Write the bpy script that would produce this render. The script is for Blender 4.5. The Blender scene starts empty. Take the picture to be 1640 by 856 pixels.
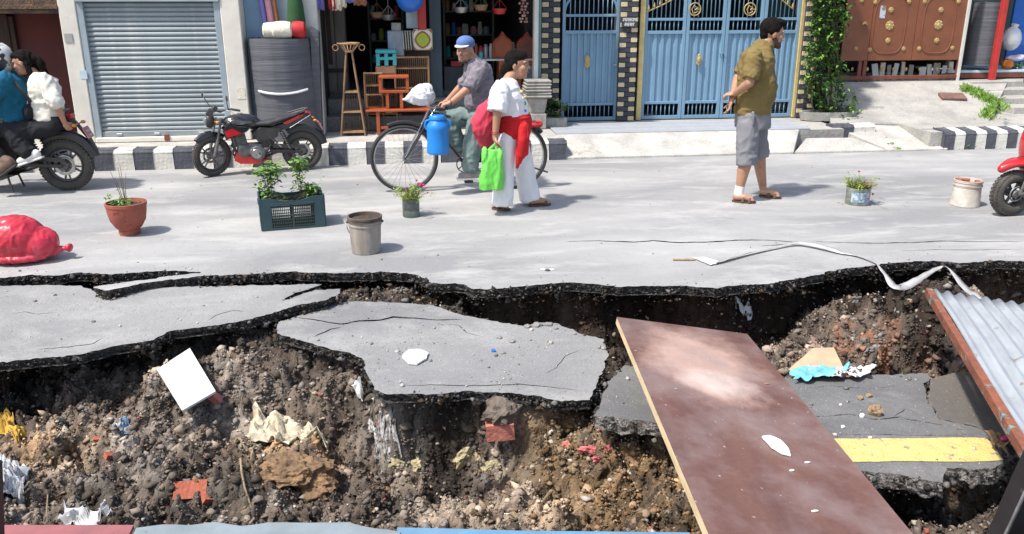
import bpy, bmesh, math, random
import numpy as np
from mathutils import Vector, Matrix, Euler, noise
from mathutils.geometry import tessellate_polygon
PI = math.pi
R = math.radians
random.seed(7)
rng = np.random.default_rng(7)
scn = bpy.context.scene
COL = scn.collection

# ---------------------------------------------------------------- camera
F_PX, PITCH, YAW, CAM_H = 1351.0, R(18.0), R(7.4), 2.0
cam_d = bpy.data.cameras.new('camera')
cam_d.sensor_width = 36
cam_d.lens = 36 * F_PX / 1640
cam_d.clip_start = 0.05
cam_d.clip_end = 500
cam = bpy.data.objects.new('camera', cam_d)
COL.objects.link(cam)
cam.location = (0, 0, CAM_H)
cam.rotation_euler = (PI / 2 - PITCH, 0, -YAW)
scn.camera = cam

# ---------------------------------------------------------------- world and sun
SUN_EL = R(59)
sun_to = Vector((0.887 * math.cos(SUN_EL), 0.46 * math.cos(SUN_EL), -math.sin(SUN_EL))).normalized()
world = bpy.data.worlds.new('World')
scn.world = world
world.use_nodes = True
wn = world.node_tree
sky = wn.nodes.new('ShaderNodeTexSky')
sky.sky_type = 'NISHITA'
sky.sun_disc = False
sky.sun_elevation = SUN_EL
sky.sun_rotation = math.atan2(-0.887, -0.46)
sky.air_density = 1.2
sky.dust_density = 2.5
bg = wn.nodes['Background']
bg.inputs[1].default_value = 0.15
wn.links.new(sky.outputs[0], bg.inputs[0])
sun_d = bpy.data.lights.new('sun', 'SUN')
sun_d.energy = 3.9
sun_d.angle = R(3)
sun_d.color = (1.0, 0.955, 0.89)
sun = bpy.data.objects.new('sun', sun_d)
COL.objects.link(sun)
sun.location = (-6, -3, 9)
sun.rotation_euler = sun_to.to_track_quat('-Z', 'Y').to_euler()
scn.view_settings.view_transform = 'Standard'
scn.view_settings.look = 'None'
scn.view_settings.exposure = 0.58
scn.view_settings.gamma = 1.0

# ---------------------------------------------------------------- places seen in the photograph -> world points
def ray(px, py):
    a = (px - 820) / F_PX
    b = -(py - 428) / F_PX
    f = math.cos(PITCH) + b * math.sin(PITCH)
    return Vector((math.cos(YAW) * a + math.sin(YAW) * f,
                   -math.sin(YAW) * a + math.cos(YAW) * f,
                   -math.sin(PITCH) + b * math.cos(PITCH)))

def at(px, py, z=0.0):
    r = ray(px, py)
    t = (z - CAM_H) / r.z
    return Vector((r.x * t, r.y * t, z))

def on(px, py, Y):
    r = ray(px, py)
    t = Y / r.y
    return Vector((r.x * t, Y, CAM_H + r.z * t))

class Plane:
    def __init__(s, pts):
        a, b, c = [at(*p) for p in pts]
        s.n = (b - a).cross(c - a).normalized()
        if s.n.z < 0: s.n.negate()
        s.p = a
    def z(s, x, y):
        return s.p.z - (s.n.x * (x - s.p.x) + s.n.y * (y - s.p.y)) / s.n.z
    def hit(s, px, py):
        r = ray(px, py)
        o = Vector((0, 0, CAM_H))
        t = (s.p - o).dot(s.n) / r.dot(s.n)
        return o + r * t

# ---------------------------------------------------------------- object helpers
def tag(o, label=None, cat=None, group=None, kind=None):
    if label: o['label'] = label
    if cat: o['category'] = cat
    if group: o['group'] = group
    if kind: o['kind'] = kind
    return o

def thing(name, label, cat, loc=(0, 0, 0), rz=0.0, group=None):
    o = bpy.data.objects.new(name, None)
    COL.objects.link(o)
    o.empty_display_size = 0.2
    o.location = loc
    o.rotation_euler = (0, 0, rz)
    return tag(o, label, cat, group)

def copy_tree(o, parent=None):
    c = o.copy()
    COL.objects.link(c)
    if parent: c.parent = parent
    for ch in list(o.children):
        copy_tree(ch, c)
    return c

def part(name, data, parent, loc=(0, 0, 0), rot=(0, 0, 0)):
    o = bpy.data.objects.new(name, data)
    COL.objects.link(o)
    o.parent = parent
    o.location = loc
    o.rotation_euler = rot
    return o

class MB:
    """collects geometry, then links it as ONE mesh object"""
    def __init__(s):
        s.v = []; s.f = []; s.m = []; s.mi = 0
    def add(s, vs, fs):
        n = len(s.v)
        s.v += [tuple(v) for v in vs]
        s.f += [tuple(i + n for i in f) for f in fs]
        s.m += [s.mi] * len(fs)
        return s
    def box(s, c, d, rot=None, taper=1.0):
        x, y, z = [k / 2 for k in d]
        vs = []
        for (i, j, k) in ((-1, -1, -1), (1, -1, -1), (1, 1, -1), (-1, 1, -1), (-1, -1, 1), (1, -1, 1), (1, 1, 1), (-1, 1, 1)):
            t = taper if k > 0 else 1.0
            vs.append(Vector((i * x * t, j * y * t, k * z)))
        if rot is not None:
            M = rot if isinstance(rot, Matrix) else Euler(rot).to_matrix()
            vs = [M @ v for v in vs]
        c = Vector(c)
        return s.add([v + c for v in vs], ((0, 3, 2, 1), (4, 5, 6, 7), (0, 1, 5, 4), (1, 2, 6, 5), (2, 3, 7, 6), (3, 0, 4, 7)))
    def bx(s, x0, x1, y0, y1, z0, z1):
        return s.box(((x0 + x1) / 2, (y0 + y1) / 2, (z0 + z1) / 2), (abs(x1 - x0), abs(y1 - y0), abs(z1 - z0)))
    def tube(s, pts, r, n=8, caps=True, flat=None):
        pts = [Vector(p) for p in pts]
        rs = r if isinstance(r, (list, tuple)) else [r] * len(pts)
        rings = []
        up = None
        for i, p in enumerate(pts):
            d = (pts[min(i + 1, len(pts) - 1)] - pts[max(i - 1, 0)])
            if d.length < 1e-9: d = Vector((0, 0, 1))
            d.normalize()
            if up is None:
                up = d.orthogonal().normalized() if flat is None else Vector(flat[0])
            up = (up - d * up.dot(d))
            if up.length < 1e-6: up = d.orthogonal()
            up.normalize()
            sd = d.cross(up)
            fy = 1.0 if flat is None else flat[1]
            rings.append([p + (sd * math.cos(a) + up * math.sin(a) * fy) * rs[i] for a in [2 * PI * k / n for k in range(n)]])
        vs = [v for rg in rings for v in rg]
        fs = []
        for i in range(len(pts) - 1):
            for k in range(n):
                k2 = (k + 1) % n
                fs.append((i * n + k, i * n + k2, (i + 1) * n + k2, (i + 1) * n + k))
        if caps:
            fs.append(tuple(range(n))[::-1])
            fs.append(tuple((len(pts) - 1) * n + k for k in range(n)))
        return s.add(vs, fs)
    def lathe(s, prof, c=(0, 0, 0), n=24, axis='z', sx=1.0, sy=1.0):
        c = Vector(c)
        vs = []
        for (r, z) in prof:
            for k in range(n):
                a = 2 * PI * k / n
                u, w = r * math.cos(a) * sx, r * math.sin(a) * sy
                if axis == 'z': v = Vector((u, w, z))
                elif axis == 'y': v = Vector((u, z, w))
                else: v = Vector((z, u, w))
                vs.append(v + c)
        fs = []
        for i in range(len(prof) - 1):
            for k in range(n):
                k2 = (k + 1) % n
                fs.append((i * n + k, i * n + k2, (i + 1) * n + k2, (i + 1) * n + k))
        if prof[0][0] > 1e-5: fs.append(tuple(range(n))[::-1])
        if prof[-1][0] > 1e-5: fs.append(tuple((len(prof) - 1) * n + k for k in range(n)))
        return s.add(vs, fs)
    def torus(s, c, R0, r, axis='y', n=40, m=10, w=1.0, a0=0, a1=2 * PI):
        c = Vector(c)
        full = abs(a1 - a0 - 2 * PI) < 1e-6
        N = n if full else n + 1
        vs = []
        for i in range(N):
            a = a0 + (a1 - a0) * i / n
            for k in range(m):
                b = 2 * PI * k / m
                rr = R0 + r * math.cos(b)
                h = r * math.sin(b) * w
                if axis == 'y': v = Vector((rr * math.cos(a), h, rr * math.sin(a)))
                elif axis == 'z': v = Vector((rr * math.cos(a), rr * math.sin(a), h))
                else: v = Vector((h, rr * math.cos(a), rr * math.sin(a)))
                vs.append(v + c)
        fs = []
        for i in range(n):
            i2 = (i + 1) % N
            for k in range(m):
                k2 = (k + 1) % m
                fs.append((i * m + k, i2 * m + k, i2 * m + k2, i * m + k2))
        return s.add(vs, fs)
    def ball(s, c, r, n=16, m=10, rot=None):
        c = Vector(c)
        rx, ry, rz = r if isinstance(r, (list, tuple)) else (r, r, r)
        vs = [Vector((0, 0, -rz))]
        for i in range(1, m):
            t = -PI / 2 + PI * i / m
            for k in range(n):
                a = 2 * PI * k / n
                vs.append(Vector((rx * math.cos(t) * math.cos(a), ry * math.cos(t) * math.sin(a), rz * math.sin(t))))
        vs.append(Vector((0, 0, rz)))
        fs = []
        for k in range(n): fs.append((0, 1 + (k + 1) % n, 1 + k))
        for i in range(m - 2):
            for k in range(n):
                k2 = (k + 1) % n
                fs.append((1 + i * n + k, 1 + i * n + k2, 1 + (i + 1) * n + k2, 1 + (i + 1) * n + k))
        L = 1 + (m - 2) * n
        for k in range(n): fs.append((L + k, L + (k + 1) % n, len(vs) - 1))
        if rot is not None:
            M = rot if isinstance(rot, Matrix) else Euler(rot).to_matrix()
            vs = [M @ v for v in vs]
        return s.add([v + c for v in vs], fs)
    def prism(s, poly, h0, h1, axis='z', off=0.0):
        """poly: 2D points; extruded along axis between h0 and h1"""
        def mk(u, w, h):
            if axis == 'z': return (u, w, h)
            if axis == 'y': return (u, h, w)
            return (h, u, w)
        n = len(poly)
        vs = [mk(u, w, h0) for u, w in poly] + [mk(u, w, h1) for u, w in poly]
        tr = tessellate_polygon([[Vector((u, w, 0)) for u, w in poly]])
        fs = [tuple(t) for t in tr] + [tuple(i + n for i in t[::-1]) for t in tr]
        fs += [(i, (i + 1) % n, n + (i + 1) % n, n + i) for i in range(n)]
        return s.add(vs, fs)
    def sheet(s, grid):
        """grid[i][j] of points, one sided sheet"""
        h, w = len(grid), len(grid[0])
        vs = [p for row in grid for p in row]
        fs = [(i * w + j, i * w + j + 1, (i + 1) * w + j + 1, (i + 1) * w + j) for i in range(h - 1) for j in range(w - 1)]
        return s.add(vs, fs)
    def mesh(s, name, mats, smooth=False, bevel=0.0, fix=True, angle=None):
        me = bpy.data.meshes.new(name)
        me.from_pydata(s.v, [], s.f)
        for m_ in (mats if isinstance(mats, (list, tuple)) else [mats]):
            me.materials.append(m_)
        me.polygons.foreach_set('material_index', s.m)
        if fix or bevel:
            bm = bmesh.new(); bm.from_mesh(me)
            if bevel:
                es = [e for e in bm.edges if len(e.link_faces) == 2 and e.calc_face_angle(0) > 0.6]
                bmesh.ops.bevel(bm, geom=es, offset=bevel, segments=1, affect='EDGES', clamp_overlap=True)
            if fix: bmesh.ops.recalc_face_normals(bm, faces=bm.faces)
            bm.to_mesh(me); bm.free()
        if smooth:
            me.polygons.foreach_set('use_smooth', [True] * len(me.polygons))
            if angle: me.set_sharp_from_angle(angle=angle)
        me.update()
        return me
    def build(s, name, mats, parent=None, loc=(0, 0, 0), rot=(0, 0, 0), smooth=False, bevel=0.0, fix=True, angle=0.7):
        me = s.mesh(name, mats, smooth, bevel, fix, angle)
        return part(name, me, parent, loc, rot)

# ---------------------------------------------------------------- materials
def mat(name, col, col2=None, rough=0.8, scale=8.0, bump=0.0, bscale=None, metal=0.0, spec=0.5, stretch=(1, 1, 1),
        detail=6.0, lo=0.35, hi=0.65, fine=0.0, alpha=1.0, trans=0.0, wear=None, coat=0.0, sub=0.0, dist=0.02, rvar=0.0):
    m = bpy.data.materials.new(name)
    m.use_nodes = True
    nt = m.node_tree; N = nt.nodes; L = nt.links
    b = N['Principled BSDF']
    b.inputs['Roughness'].default_value = rough
    b.inputs['Metallic'].default_value = metal
    b.inputs['Specular IOR Level'].default_value = spec
    b.inputs['Coat Weight'].default_value = coat
    b.inputs['Transmission Weight'].default_value = trans
    b.inputs['Alpha'].default_value = alpha
    if sub:
        b.inputs['Subsurface Weight'].default_value = sub
        b.inputs['Subsurface Radius'].default_value = (0.02, 0.008, 0.005)
    tc = N.new('ShaderNodeTexCoord')
    mp = N.new('ShaderNodeMapping')
    mp.inputs['Scale'].default_value = stretch
    L.new(tc.outputs['Object'], mp.inputs[0])
    if col2 is None: col2 = tuple(c * 0.82 for c in col)
    nz = N.new('ShaderNodeTexNoise')
    nz.inputs['Scale'].default_value = scale
    nz.inputs['Detail'].default_value = detail
    nz.inputs['Roughness'].default_value = 0.62
    L.new(mp.outputs[0], nz.inputs['Vector'])
    rp = N.new('ShaderNodeValToRGB')
    rp.color_ramp.elements[0].position = lo; rp.color_ramp.elements[0].color = (*col2, 1)
    rp.color_ramp.elements[1].position = hi; rp.color_ramp.elements[1].color = (*col, 1)
    L.new(nz.outputs[0], rp.inputs[0])
    out = rp.outputs[0]
    if wear:   # (colour, scale, threshold, width)
        wz = N.new('ShaderNodeTexNoise'); wz.inputs['Scale'].default_value = wear[1]; wz.inputs['Detail'].default_value = 9
        wz.inputs['Roughness'].default_value = 0.7
        L.new(tc.outputs['Object'], wz.inputs['Vector'])
        wr = N.new('ShaderNodeMapRange'); wr.inputs['From Min'].default_value = wear[2]; wr.inputs['From Max'].default_value = wear[2] + wear[3]
        L.new(wz.outputs[0], wr.inputs[0])
        mx = N.new('ShaderNodeMix'); mx.data_type = 'RGBA'
        L.new(wr.outputs[0], mx.inputs[0]); L.new(out, mx.inputs[6]); mx.inputs[7].default_value = (*wear[0], 1)
        out = mx.outputs[2]
    if fine:
        fz = N.new('ShaderNodeTexNoise'); fz.inputs['Scale'].default_value = scale * 14; fz.inputs['Detail'].default_value = 3
        L.new(tc.outputs['Object'], fz.inputs['Vector'])
        fr = N.new('ShaderNodeMapRange'); fr.inputs['To Min'].default_value = 1 - fine; fr.inputs['To Max'].default_value = 1 + fine
        fr.inputs['From Min'].default_value = 0.3; fr.inputs['From Max'].default_value = 0.7
        L.new(fz.outputs[0], fr.inputs[0])
        mu = N.new('ShaderNodeVectorMath'); mu.operation = 'SCALE'
        L.new(out, mu.inputs[0]); L.new(fr.outputs[0], mu.inputs['Scale'])
        out = mu.outputs[0]
    L.new(out, b.inputs['Base Color'])
    if rvar:
        rr = N.new('ShaderNodeMapRange'); rr.inputs['To Min'].default_value = rough - rvar; rr.inputs['To Max'].default_value = min(1, rough + rvar)
        L.new(nz.outputs[0], rr.inputs[0]); L.new(rr.outputs[0], b.inputs['Roughness'])
    if bump:
        bz = N.new('ShaderNodeTexNoise'); bz.inputs['Scale'].default_value = bscale or scale * 4; bz.inputs['Detail'].default_value = 6
        L.new(mp.outputs[0], bz.inputs['Vector'])
        bp = N.new('ShaderNodeBump'); bp.inputs['Strength'].default_value = bump; bp.inputs['Distance'].default_value = dist
        L.new(bz.outputs[0], bp.inputs['Height']); L.new(bp.outputs[0], b.inputs['Normal'])
    return m

def attr_mat(name, rough=0.95, bump=0.6, bscale=60, mul=1.0):
    m = mat(name, (1, 1, 1), (0.72, 0.72, 0.72), rough=rough, scale=18, bump=bump, bscale=bscale, spec=0.25, fine=0.25)
    nt = m.node_tree; N = nt.nodes; L = nt.links
    b = N['Principled BSDF']
    src = b.inputs['Base Color'].links[0].from_socket
    a = N.new('ShaderNodeAttribute'); a.attribute_name = 'Col'
    mu = N.new('ShaderNodeVectorMath'); mu.operation = 'MULTIPLY'
    L.new(a.outputs['Color'], mu.inputs[0]); L.new(src, mu.inputs[1])
    L.new(mu.outputs[0], b.inputs['Base Color'])
    return m

def asphalt_mat(name, c1, c2, dust, speck=0.28, dustamt=0.5, stretch=(0.35, 1.0, 1.0)):
    """worn asphalt: aggregate speckle, dusty tracks, darker patches, hairline crazing"""
    m = bpy.data.materials.new(name); m.use_nodes = True
    nt = m.node_tree; N = nt.nodes; L = nt.links
    b = N['Principled BSDF']; b.inputs['Roughness'].default_value = 0.82; b.inputs['Specular IOR Level'].default_value = 0.35
    tc = N.new('ShaderNodeTexCoord')
    mp = N.new('ShaderNodeMapping'); mp.inputs['Scale'].default_value = stretch
    L.new(tc.outputs['Object'], mp.inputs[0])
    def nz(scale, det, vec, rough=0.6, d=0.0):
        n = N.new('ShaderNodeTexNoise'); n.inputs['Scale'].default_value = scale; n.inputs['Detail'].default_value = det
        n.inputs['Roughness'].default_value = rough; n.inputs['Distortion'].default_value = d
        L.new(vec, n.inputs['Vector']); return n.outputs[0]
    def rng_(v, a, b_, c, d):
        r = N.new('ShaderNodeMapRange'); r.inputs[1].default_value = a; r.inputs[2].default_value = b_
        r.inputs[3].default_value = c; r.inputs[4].default_value = d; L.new(v, r.inputs[0]); return r.outputs[0]
    def mix(f, a, b_):
        x = N.new('ShaderNodeMix'); x.data_type = 'RGBA'
        L.new(f, x.inputs[0])
        for i, q in ((6, a), (7, b_)):
            if isinstance(q, tuple): x.inputs[i].default_value = (*q, 1)
            else: L.new(q, x.inputs[i])
        return x.outputs[2]
    big = rng_(nz(0.9, 5, mp.outputs[0], 0.55, 0.6), 0.35, 0.65, 0, 1)
    c = mix(big, c2, c1)
    d2 = rng_(nz(2.6, 9, mp.outputs[0], 0.72, 0.3), 0.5, 0.72, 0, dustamt)
    c = mix(d2, c, dust)
    sp = nz(150, 3, tc.outputs['Object'], 0.8)
    sp2 = rng_(sp, 0.3, 0.7, 1 - speck, 1 + speck)
    mu = N.new('ShaderNodeVectorMath'); mu.operation = 'SCALE'; L.new(c, mu.inputs[0]); L.new(sp2, mu.inputs['Scale'])
    # pale grit
    gr = rng_(nz(75, 2, tc.outputs['Object'], 0.5), 0.69, 0.74, 0, 0.6)
    c = mix(gr, mu.outputs[0], (0.5, 0.48, 0.45))
    # hairline crazing
    v = N.new('ShaderNodeTexVoronoi'); v.feature = 'DISTANCE_TO_EDGE'; v.inputs['Scale'].default_value = 3.2
    wv = N.new('ShaderNodeVectorMath'); wv.operation = 'ADD'
    wn_ = N.new('ShaderNodeTexNoise'); wn_.inputs['Scale'].default_value = 5; wn_.inputs['Detail'].default_value = 5
    L.new(tc.outputs['Object'], wn_.inputs['Vector'])
    sc_ = N.new('ShaderNodeVectorMath'); sc_.operation = 'SCALE'; sc_.inputs['Scale'].default_value = 0.45
    L.new(wn_.outputs['Color'], sc_.inputs[0]); L.new(tc.outputs['Object'], wv.inputs[0]); L.new(sc_.outputs[0], wv.inputs[1])
    L.new(wv.outputs[0], v.inputs['Vector'])
    cr = rng_(v.outputs['Distance'], 0.0, 0.006, 0.55, 0)
    msk = rng_(nz(0.8, 3, tc.outputs['Object']), 0.55, 0.62, 0, 1)
    mm = N.new('ShaderNodeMath'); mm.operation = 'MULTIPLY'; L.new(cr, mm.inputs[0]); L.new(msk, mm.inputs[1])
    c = mix(mm.outputs[0], c, (0.05, 0.048, 0.045))
    L.new(c, b.inputs['Base Color'])
    bp = N.new('ShaderNodeBump'); bp.inputs['Strength'].default_value = 0.35; bp.inputs['Distance'].default_value = 0.004
    L.new(sp, bp.inputs['Height'])
    bp2 = N.new('ShaderNodeBump'); bp2.inputs['Strength'].default_value = 0.5; bp2.inputs['Distance'].default_value = 0.02
    L.new(nz(7, 5, tc.outputs['Object']), bp2.inputs['Height']); L.new(bp.outputs[0], bp2.inputs['Normal'])
    L.new(bp2.outputs[0], b.inputs['Normal'])
    return m

M = {}
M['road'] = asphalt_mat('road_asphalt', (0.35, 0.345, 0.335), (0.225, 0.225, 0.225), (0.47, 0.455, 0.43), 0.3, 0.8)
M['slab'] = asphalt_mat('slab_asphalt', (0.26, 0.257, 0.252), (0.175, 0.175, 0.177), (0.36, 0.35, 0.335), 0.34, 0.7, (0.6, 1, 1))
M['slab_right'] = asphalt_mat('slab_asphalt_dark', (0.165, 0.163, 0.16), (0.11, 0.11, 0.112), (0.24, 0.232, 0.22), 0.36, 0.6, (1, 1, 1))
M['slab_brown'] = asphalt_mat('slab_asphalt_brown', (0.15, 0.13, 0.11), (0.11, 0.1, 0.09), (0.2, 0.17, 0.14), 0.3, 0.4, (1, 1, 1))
M['edge'] = mat('asphalt_broken_edge', (0.16, 0.15, 0.14), (0.028, 0.025, 0.024), rough=0.9, scale=55, bump=1.0, bscale=90, detail=8, lo=0.45, hi=0.72, dist=0.03)
M['edge_grey'] = mat('asphalt_broken_edge_grey', (0.26, 0.25, 0.235), (0.08, 0.058, 0.055), rough=0.9, scale=45, bump=1.0, bscale=90, detail=8, dist=0.02)
M['soil'] = attr_mat('soil')
M['stone'] = attr_mat('stones', bump=0.3)
M['yellow_paint'] = mat('yellow_road_paint', (0.68, 0.51, 0.19), (0.56, 0.41, 0.15), rough=0.75, scale=14, bump=0.5, bscale=90, fine=.18, wear=((0.2, 0.19, 0.18), 13, 0.585, 0.03))
M['black'] = mat('black_rubber', (0.03, 0.03, 0.031), (0.018, 0.018, 0.018), rough=0.6, bump=0.2, scale=20)
M['white_paint'] = mat('white_line_paint', (0.5, 0.49, 0.47), (0.36, 0.355, 0.35), rough=0.8, scale=5)
# ================================================================ numpy noise
def vnoise(x, y, seed=0):
    xi = np.floor(x).astype(np.int64); yi = np.floor(y).astype(np.int64)
    xf = x - xi; yf = y - yi
    u = xf * xf * (3 - 2 * xf); v = yf * yf * (3 - 2 * yf)
    def h(a, b):
        n = (a * 374761393 + b * 668265263 + seed * 974634777) & 0x7fffffff
        n = ((n ^ (n >> 13)) * 1274126177) & 0x7fffffff
        n = (n ^ (n >> 16)) & 0xffff
        return n / 65535.0
    return (h(xi, yi) * (1 - u) + h(xi + 1, yi) * u) * (1 - v) + (h(xi, yi + 1) * (1 - u) + h(xi + 1, yi + 1) * u) * v
def fbm(x, y, seed=0, oct_=5, billow=False):
    s = 0; a = 1; t = 0
    for o in range(oct_):
        n = vnoise(x * 2 ** o + o * 17.3, y * 2 ** o - o * 9.1, seed + o)
        if billow: n = np.abs(n * 2 - 1)
        s = s + a * n; t += a; a *= 0.55
    return s / t
def vnoise3(x, y, z, seed=0):
    xi = np.floor(x).astype(np.int64); yi = np.floor(y).astype(np.int64); zi = np.floor(z).astype(np.int64)
    xf, yf, zf = x - xi, y - yi, z - zi
    u, v, w = [q * q * (3 - 2 * q) for q in (xf, yf, zf)]
    def h(a, b, c):
        n = (a * 374761393 + b * 668265263 + c * 2147483647 // 3 + seed * 974634777) & 0x7fffffff
        n = ((n ^ (n >> 13)) * 1274126177) & 0x7fffffff
        return ((n ^ (n >> 16)) & 0xffff) / 32767.5 - 1
    def lay(c): return (h(xi, yi, c) * (1 - u) + h(xi + 1, yi, c) * u) * (1 - v) + (h(xi, yi + 1, c) * (1 - u) + h(xi + 1, yi + 1, c) * u) * v
    return lay(zi) * (1 - w) + lay(zi + 1) * w
def worley(x, y, seed=0):
    xi = np.floor(x).astype(np.int64); yi = np.floor(y).astype(np.int64)
    best = np.full(x.shape, 9.0)
    for dx in (-1, 0, 1):
        for dy in (-1, 0, 1):
            a, b = xi + dx, yi + dy
            def h(a, b, k):
                n = (a * 374761393 + b * 668265263 + (seed + k) * 974634777) & 0x7fffffff
                n = ((n ^ (n >> 13)) * 1274126177) & 0x7fffffff
                return ((n ^ (n >> 16)) & 0xffff) / 65535.0
            px_ = a + h(a, b, 1); py_ = b + h(a, b, 2)
            best = np.minimum(best, np.hypot(px_ - x, py_ - y))
    return best

# ================================================================ broken sheets of asphalt
def jag(pts, amp, step=0.022, seed=0, closed=True):
    """subdivide a 2D world polyline and roughen it"""
    out = []
    n = len(pts)
    for i in range(n if closed else n - 1):
        a, b = Vector(pts[i][:2]), Vector(pts[(i + 1) % n][:2])
        L = (b - a).length
        k = max(1, int(L / step)) if L < 6 else max(1, int(L / 1.0))
        am = amp if L < 6 else 0
        nrm = Vector((-(b - a).y, (b - a).x)).normalized() if L > 1e-6 else Vector((0, 0))
        for j in range(k):
            p = a.lerp(b, j / k)
            if j or True:
                q = (noise.noise(Vector((p.x * 5, p.y * 5, seed))) * 1.2 + noise.noise(Vector((p.x * 17, p.y * 17, seed + 3))) * 0.9
                     + noise.noise(Vector((p.x * 55, p.y * 55, seed + 7))) * 0.8)
                p = p + nrm * q * am
            out.append(Vector((p.x, p.y)))
    if not closed: out.append(Vector(pts[-1][:2]))
    return out

def area2(l):
    return sum(l[i].x * l[(i + 1) % len(l)].y - l[(i + 1) % len(l)].x * l[i].y for i in range(len(l))) / 2

def crack_hole(pts2, width, seed=0):
    """narrow closed loop around an open polyline (world xy), tapering at both ends"""
    c = jag(pts2, 0.008, 0.04, seed, closed=False)
    n = len(c)
    a, b = [], []
    for i in range(1, n - 1):
        d = (c[i + 1] - c[i - 1]).normalized()
        nn = Vector((-d.y, d.x))
        w = width * 1.25 * (0.35 + 0.65 * math.sin(PI * i / (n - 1))) * (0.6 + 0.8 * abs(noise.noise(Vector((c[i].x * 9, c[i].y * 9, seed))))) / 2
        a.append(c[i] + nn * w); b.append(c[i] - nn * w)
    return [c[0]] + a + [c[-1]] + b[::-1]

def sheet_slab(name, loop, zf, thick, mats, holes=(), seed=0, parent=None, inset=0.02, dome=0.0):
    """loop, holes: world xy loops. A sheet with real broken sides."""
    loops = [list(loop)] + [list(h) for h in holes]
    if area2(loops[0]) < 0: loops[0].reverse()
    for h in loops[1:]:
        if area2(h) > 0: h.reverse()
    allp = [p for l in loops for p in l]
    tr = tessellate_polygon([[Vector((p.x, p.y, 0)) for p in l] for l in loops])
    mb = MB()
    vs = [(p.x, p.y, zf(p.x, p.y)) for p in allp]
    mb.add(vs, [t for t in tr])
    nt_ = len(mb.f)
    mb.mi = 1
    for l in loops:
        n = len(l)
        rings = []
        levels = (0, 0.22, 0.5, 0.8, 1.0)
        for li, q in enumerate(levels):
            ring = []
            for i in range(n):
                d = (l[(i + 1) % n] - l[i - 1])
                if d.length > 1e-9: d.normalize()
                outn = Vector((d.y, -d.x))
                big = (l[(i + 1) % n] - l[i]).length > 0.3
                o = 0 if (li == 0 or big) else (noise.noise(Vector((l[i].x * 28, l[i].y * 28, seed + li * 1.9))) * 0.022 - inset * q) + noise.noise(Vector((l[i].x * 70, l[i].y * 70, seed + li * 3.7))) * (.010 if not big else 0) * (li > 0)
                p = l[i] + outn * o
                zz = zf(l[i].x, l[i].y) - thick * q * (1 + (0 if big or li < 3 else 0.35 * noise.noise(Vector((l[i].x * 11, l[i].y * 11, seed)))))
                ring.append((p.x, p.y, zz))
            rings.append(ring)
        vs = [v for r_ in rings for v in r_]
        fs = []
        for r_ in range(len(levels) - 1):
            for i in range(n):
                j = (i + 1) % n
                fs.append((r_ * n + i, (r_ + 1) * n + i, (r_ + 1) * n + j, r_ * n + j))
        mb.add(vs, fs)
    # underside
    vs = [(p.x, p.y, zf(p.x, p.y) - thick * 0.98) for p in allp]
    mb.add(vs, [t[::-1] for t in tr])
    me = mb.mesh(name, mats, fix=False)
    # make the top face upward
    bm = bmesh.new(); bm.from_mesh(me)
    bm.faces.ensure_lookup_table()
    flip = [f for i, f in enumerate(bm.faces) if i < nt_ and f.normal.z < 0]
    if flip: bmesh.ops.reverse_faces(bm, faces=flip)
    bm.to_mesh(me); bm.free()
    return part(name, me, parent)

def px_loop(pts, z=0.0):
    return [at(x, y, z) for x, y in pts]

# ---- the main road, its near edge torn off
ROAD_EDGE = [(-140, 450), (-60, 446), (0, 446), (50, 441), (95, 442), (130, 437), (180, 439), (215, 437), (250, 434), (300, 434), (322, 437), (300, 440), (255, 445),
             (205, 452), (150, 460), (165, 467), (210, 458), (255, 450), (330, 442), (400, 439), (470, 436), (545, 438), (600, 436),
             (655, 438), (672, 443), (690, 454), (738, 455), (755, 462), (800, 463), (860, 456), (900, 452), (958, 455), (985, 460),
             (1090, 458), (1150, 462), (1185, 457), (1232, 455), (1270, 447), (1310, 441), (1325, 436), (1400, 425), (1470, 418), (1540, 421),
             (1600, 418), (1640, 419), (1760, 415), (1900, 417)]
edge_w = [at(x, y, 0) for x, y in ROAD_EDGE]
edge_w = [Vector((-9, edge_w[0].y + .1, 0))] + edge_w + [Vector((11, edge_w[-1].y, 0))]
edge_j = jag(edge_w, 0.020, 0.02, 1, closed=False)
KERB_Y = 10.36
road_loop = edge_j + [Vector((40, edge_w[-1].y)), Vector((40, KERB_Y + .02)), Vector((-40, KERB_Y + .02)), Vector((-40, edge_w[0].y))]
rc = [
    ([(905, 387), (960, 386), (1015, 388), (1045, 386), (1090, 389), (1140, 388), (1180, 385), (1230, 385), (1275, 388)], 0.030),
    ([(1215, 395), (1250, 392), (1290, 393)], 0.016),
    ([(1300, 386), (1350, 389), (1400, 390), (1460, 389), (1500, 387), (1560, 387), (1640, 388)], 0.022),
    ([(1440, 402), (1500, 400), (1560, 401), (1640, 399)], 0.012),
    ([(1130, 350), (1160, 349), (1182, 351)], 0.008),
]
road = sheet_slab('road', road_loop, lambda x, y: 0.0, 0.07, [M['road'], M['edge']],
                  holes=[crack_hole([at(x, y) for x, y in p], w, i) for i, (p, w) in enumerate(rc)], seed=2, inset=0.03)
tag(road, kind='structure')

# ---- tilted and broken slabs
def slab(name, label, pts, plane, thick, mats, holes=(), seed=0, amp=0.014, inset=0.03, flat_edges=()):
    pl = Plane(plane)
    w = [pl.hit(x, y) for x, y in pts]
    lp = jag(w, amp, 0.02, seed)
    hs = [crack_hole([pl.hit(x, y) for x, y in p], wd, seed + i) for i, (p, wd) in enumerate(holes)]
    o = sheet_slab(name, lp, pl.z, thick, mats, hs, seed, inset=inset)
    tag(o, label, 'asphalt slab')
    return o, lp, pl

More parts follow.
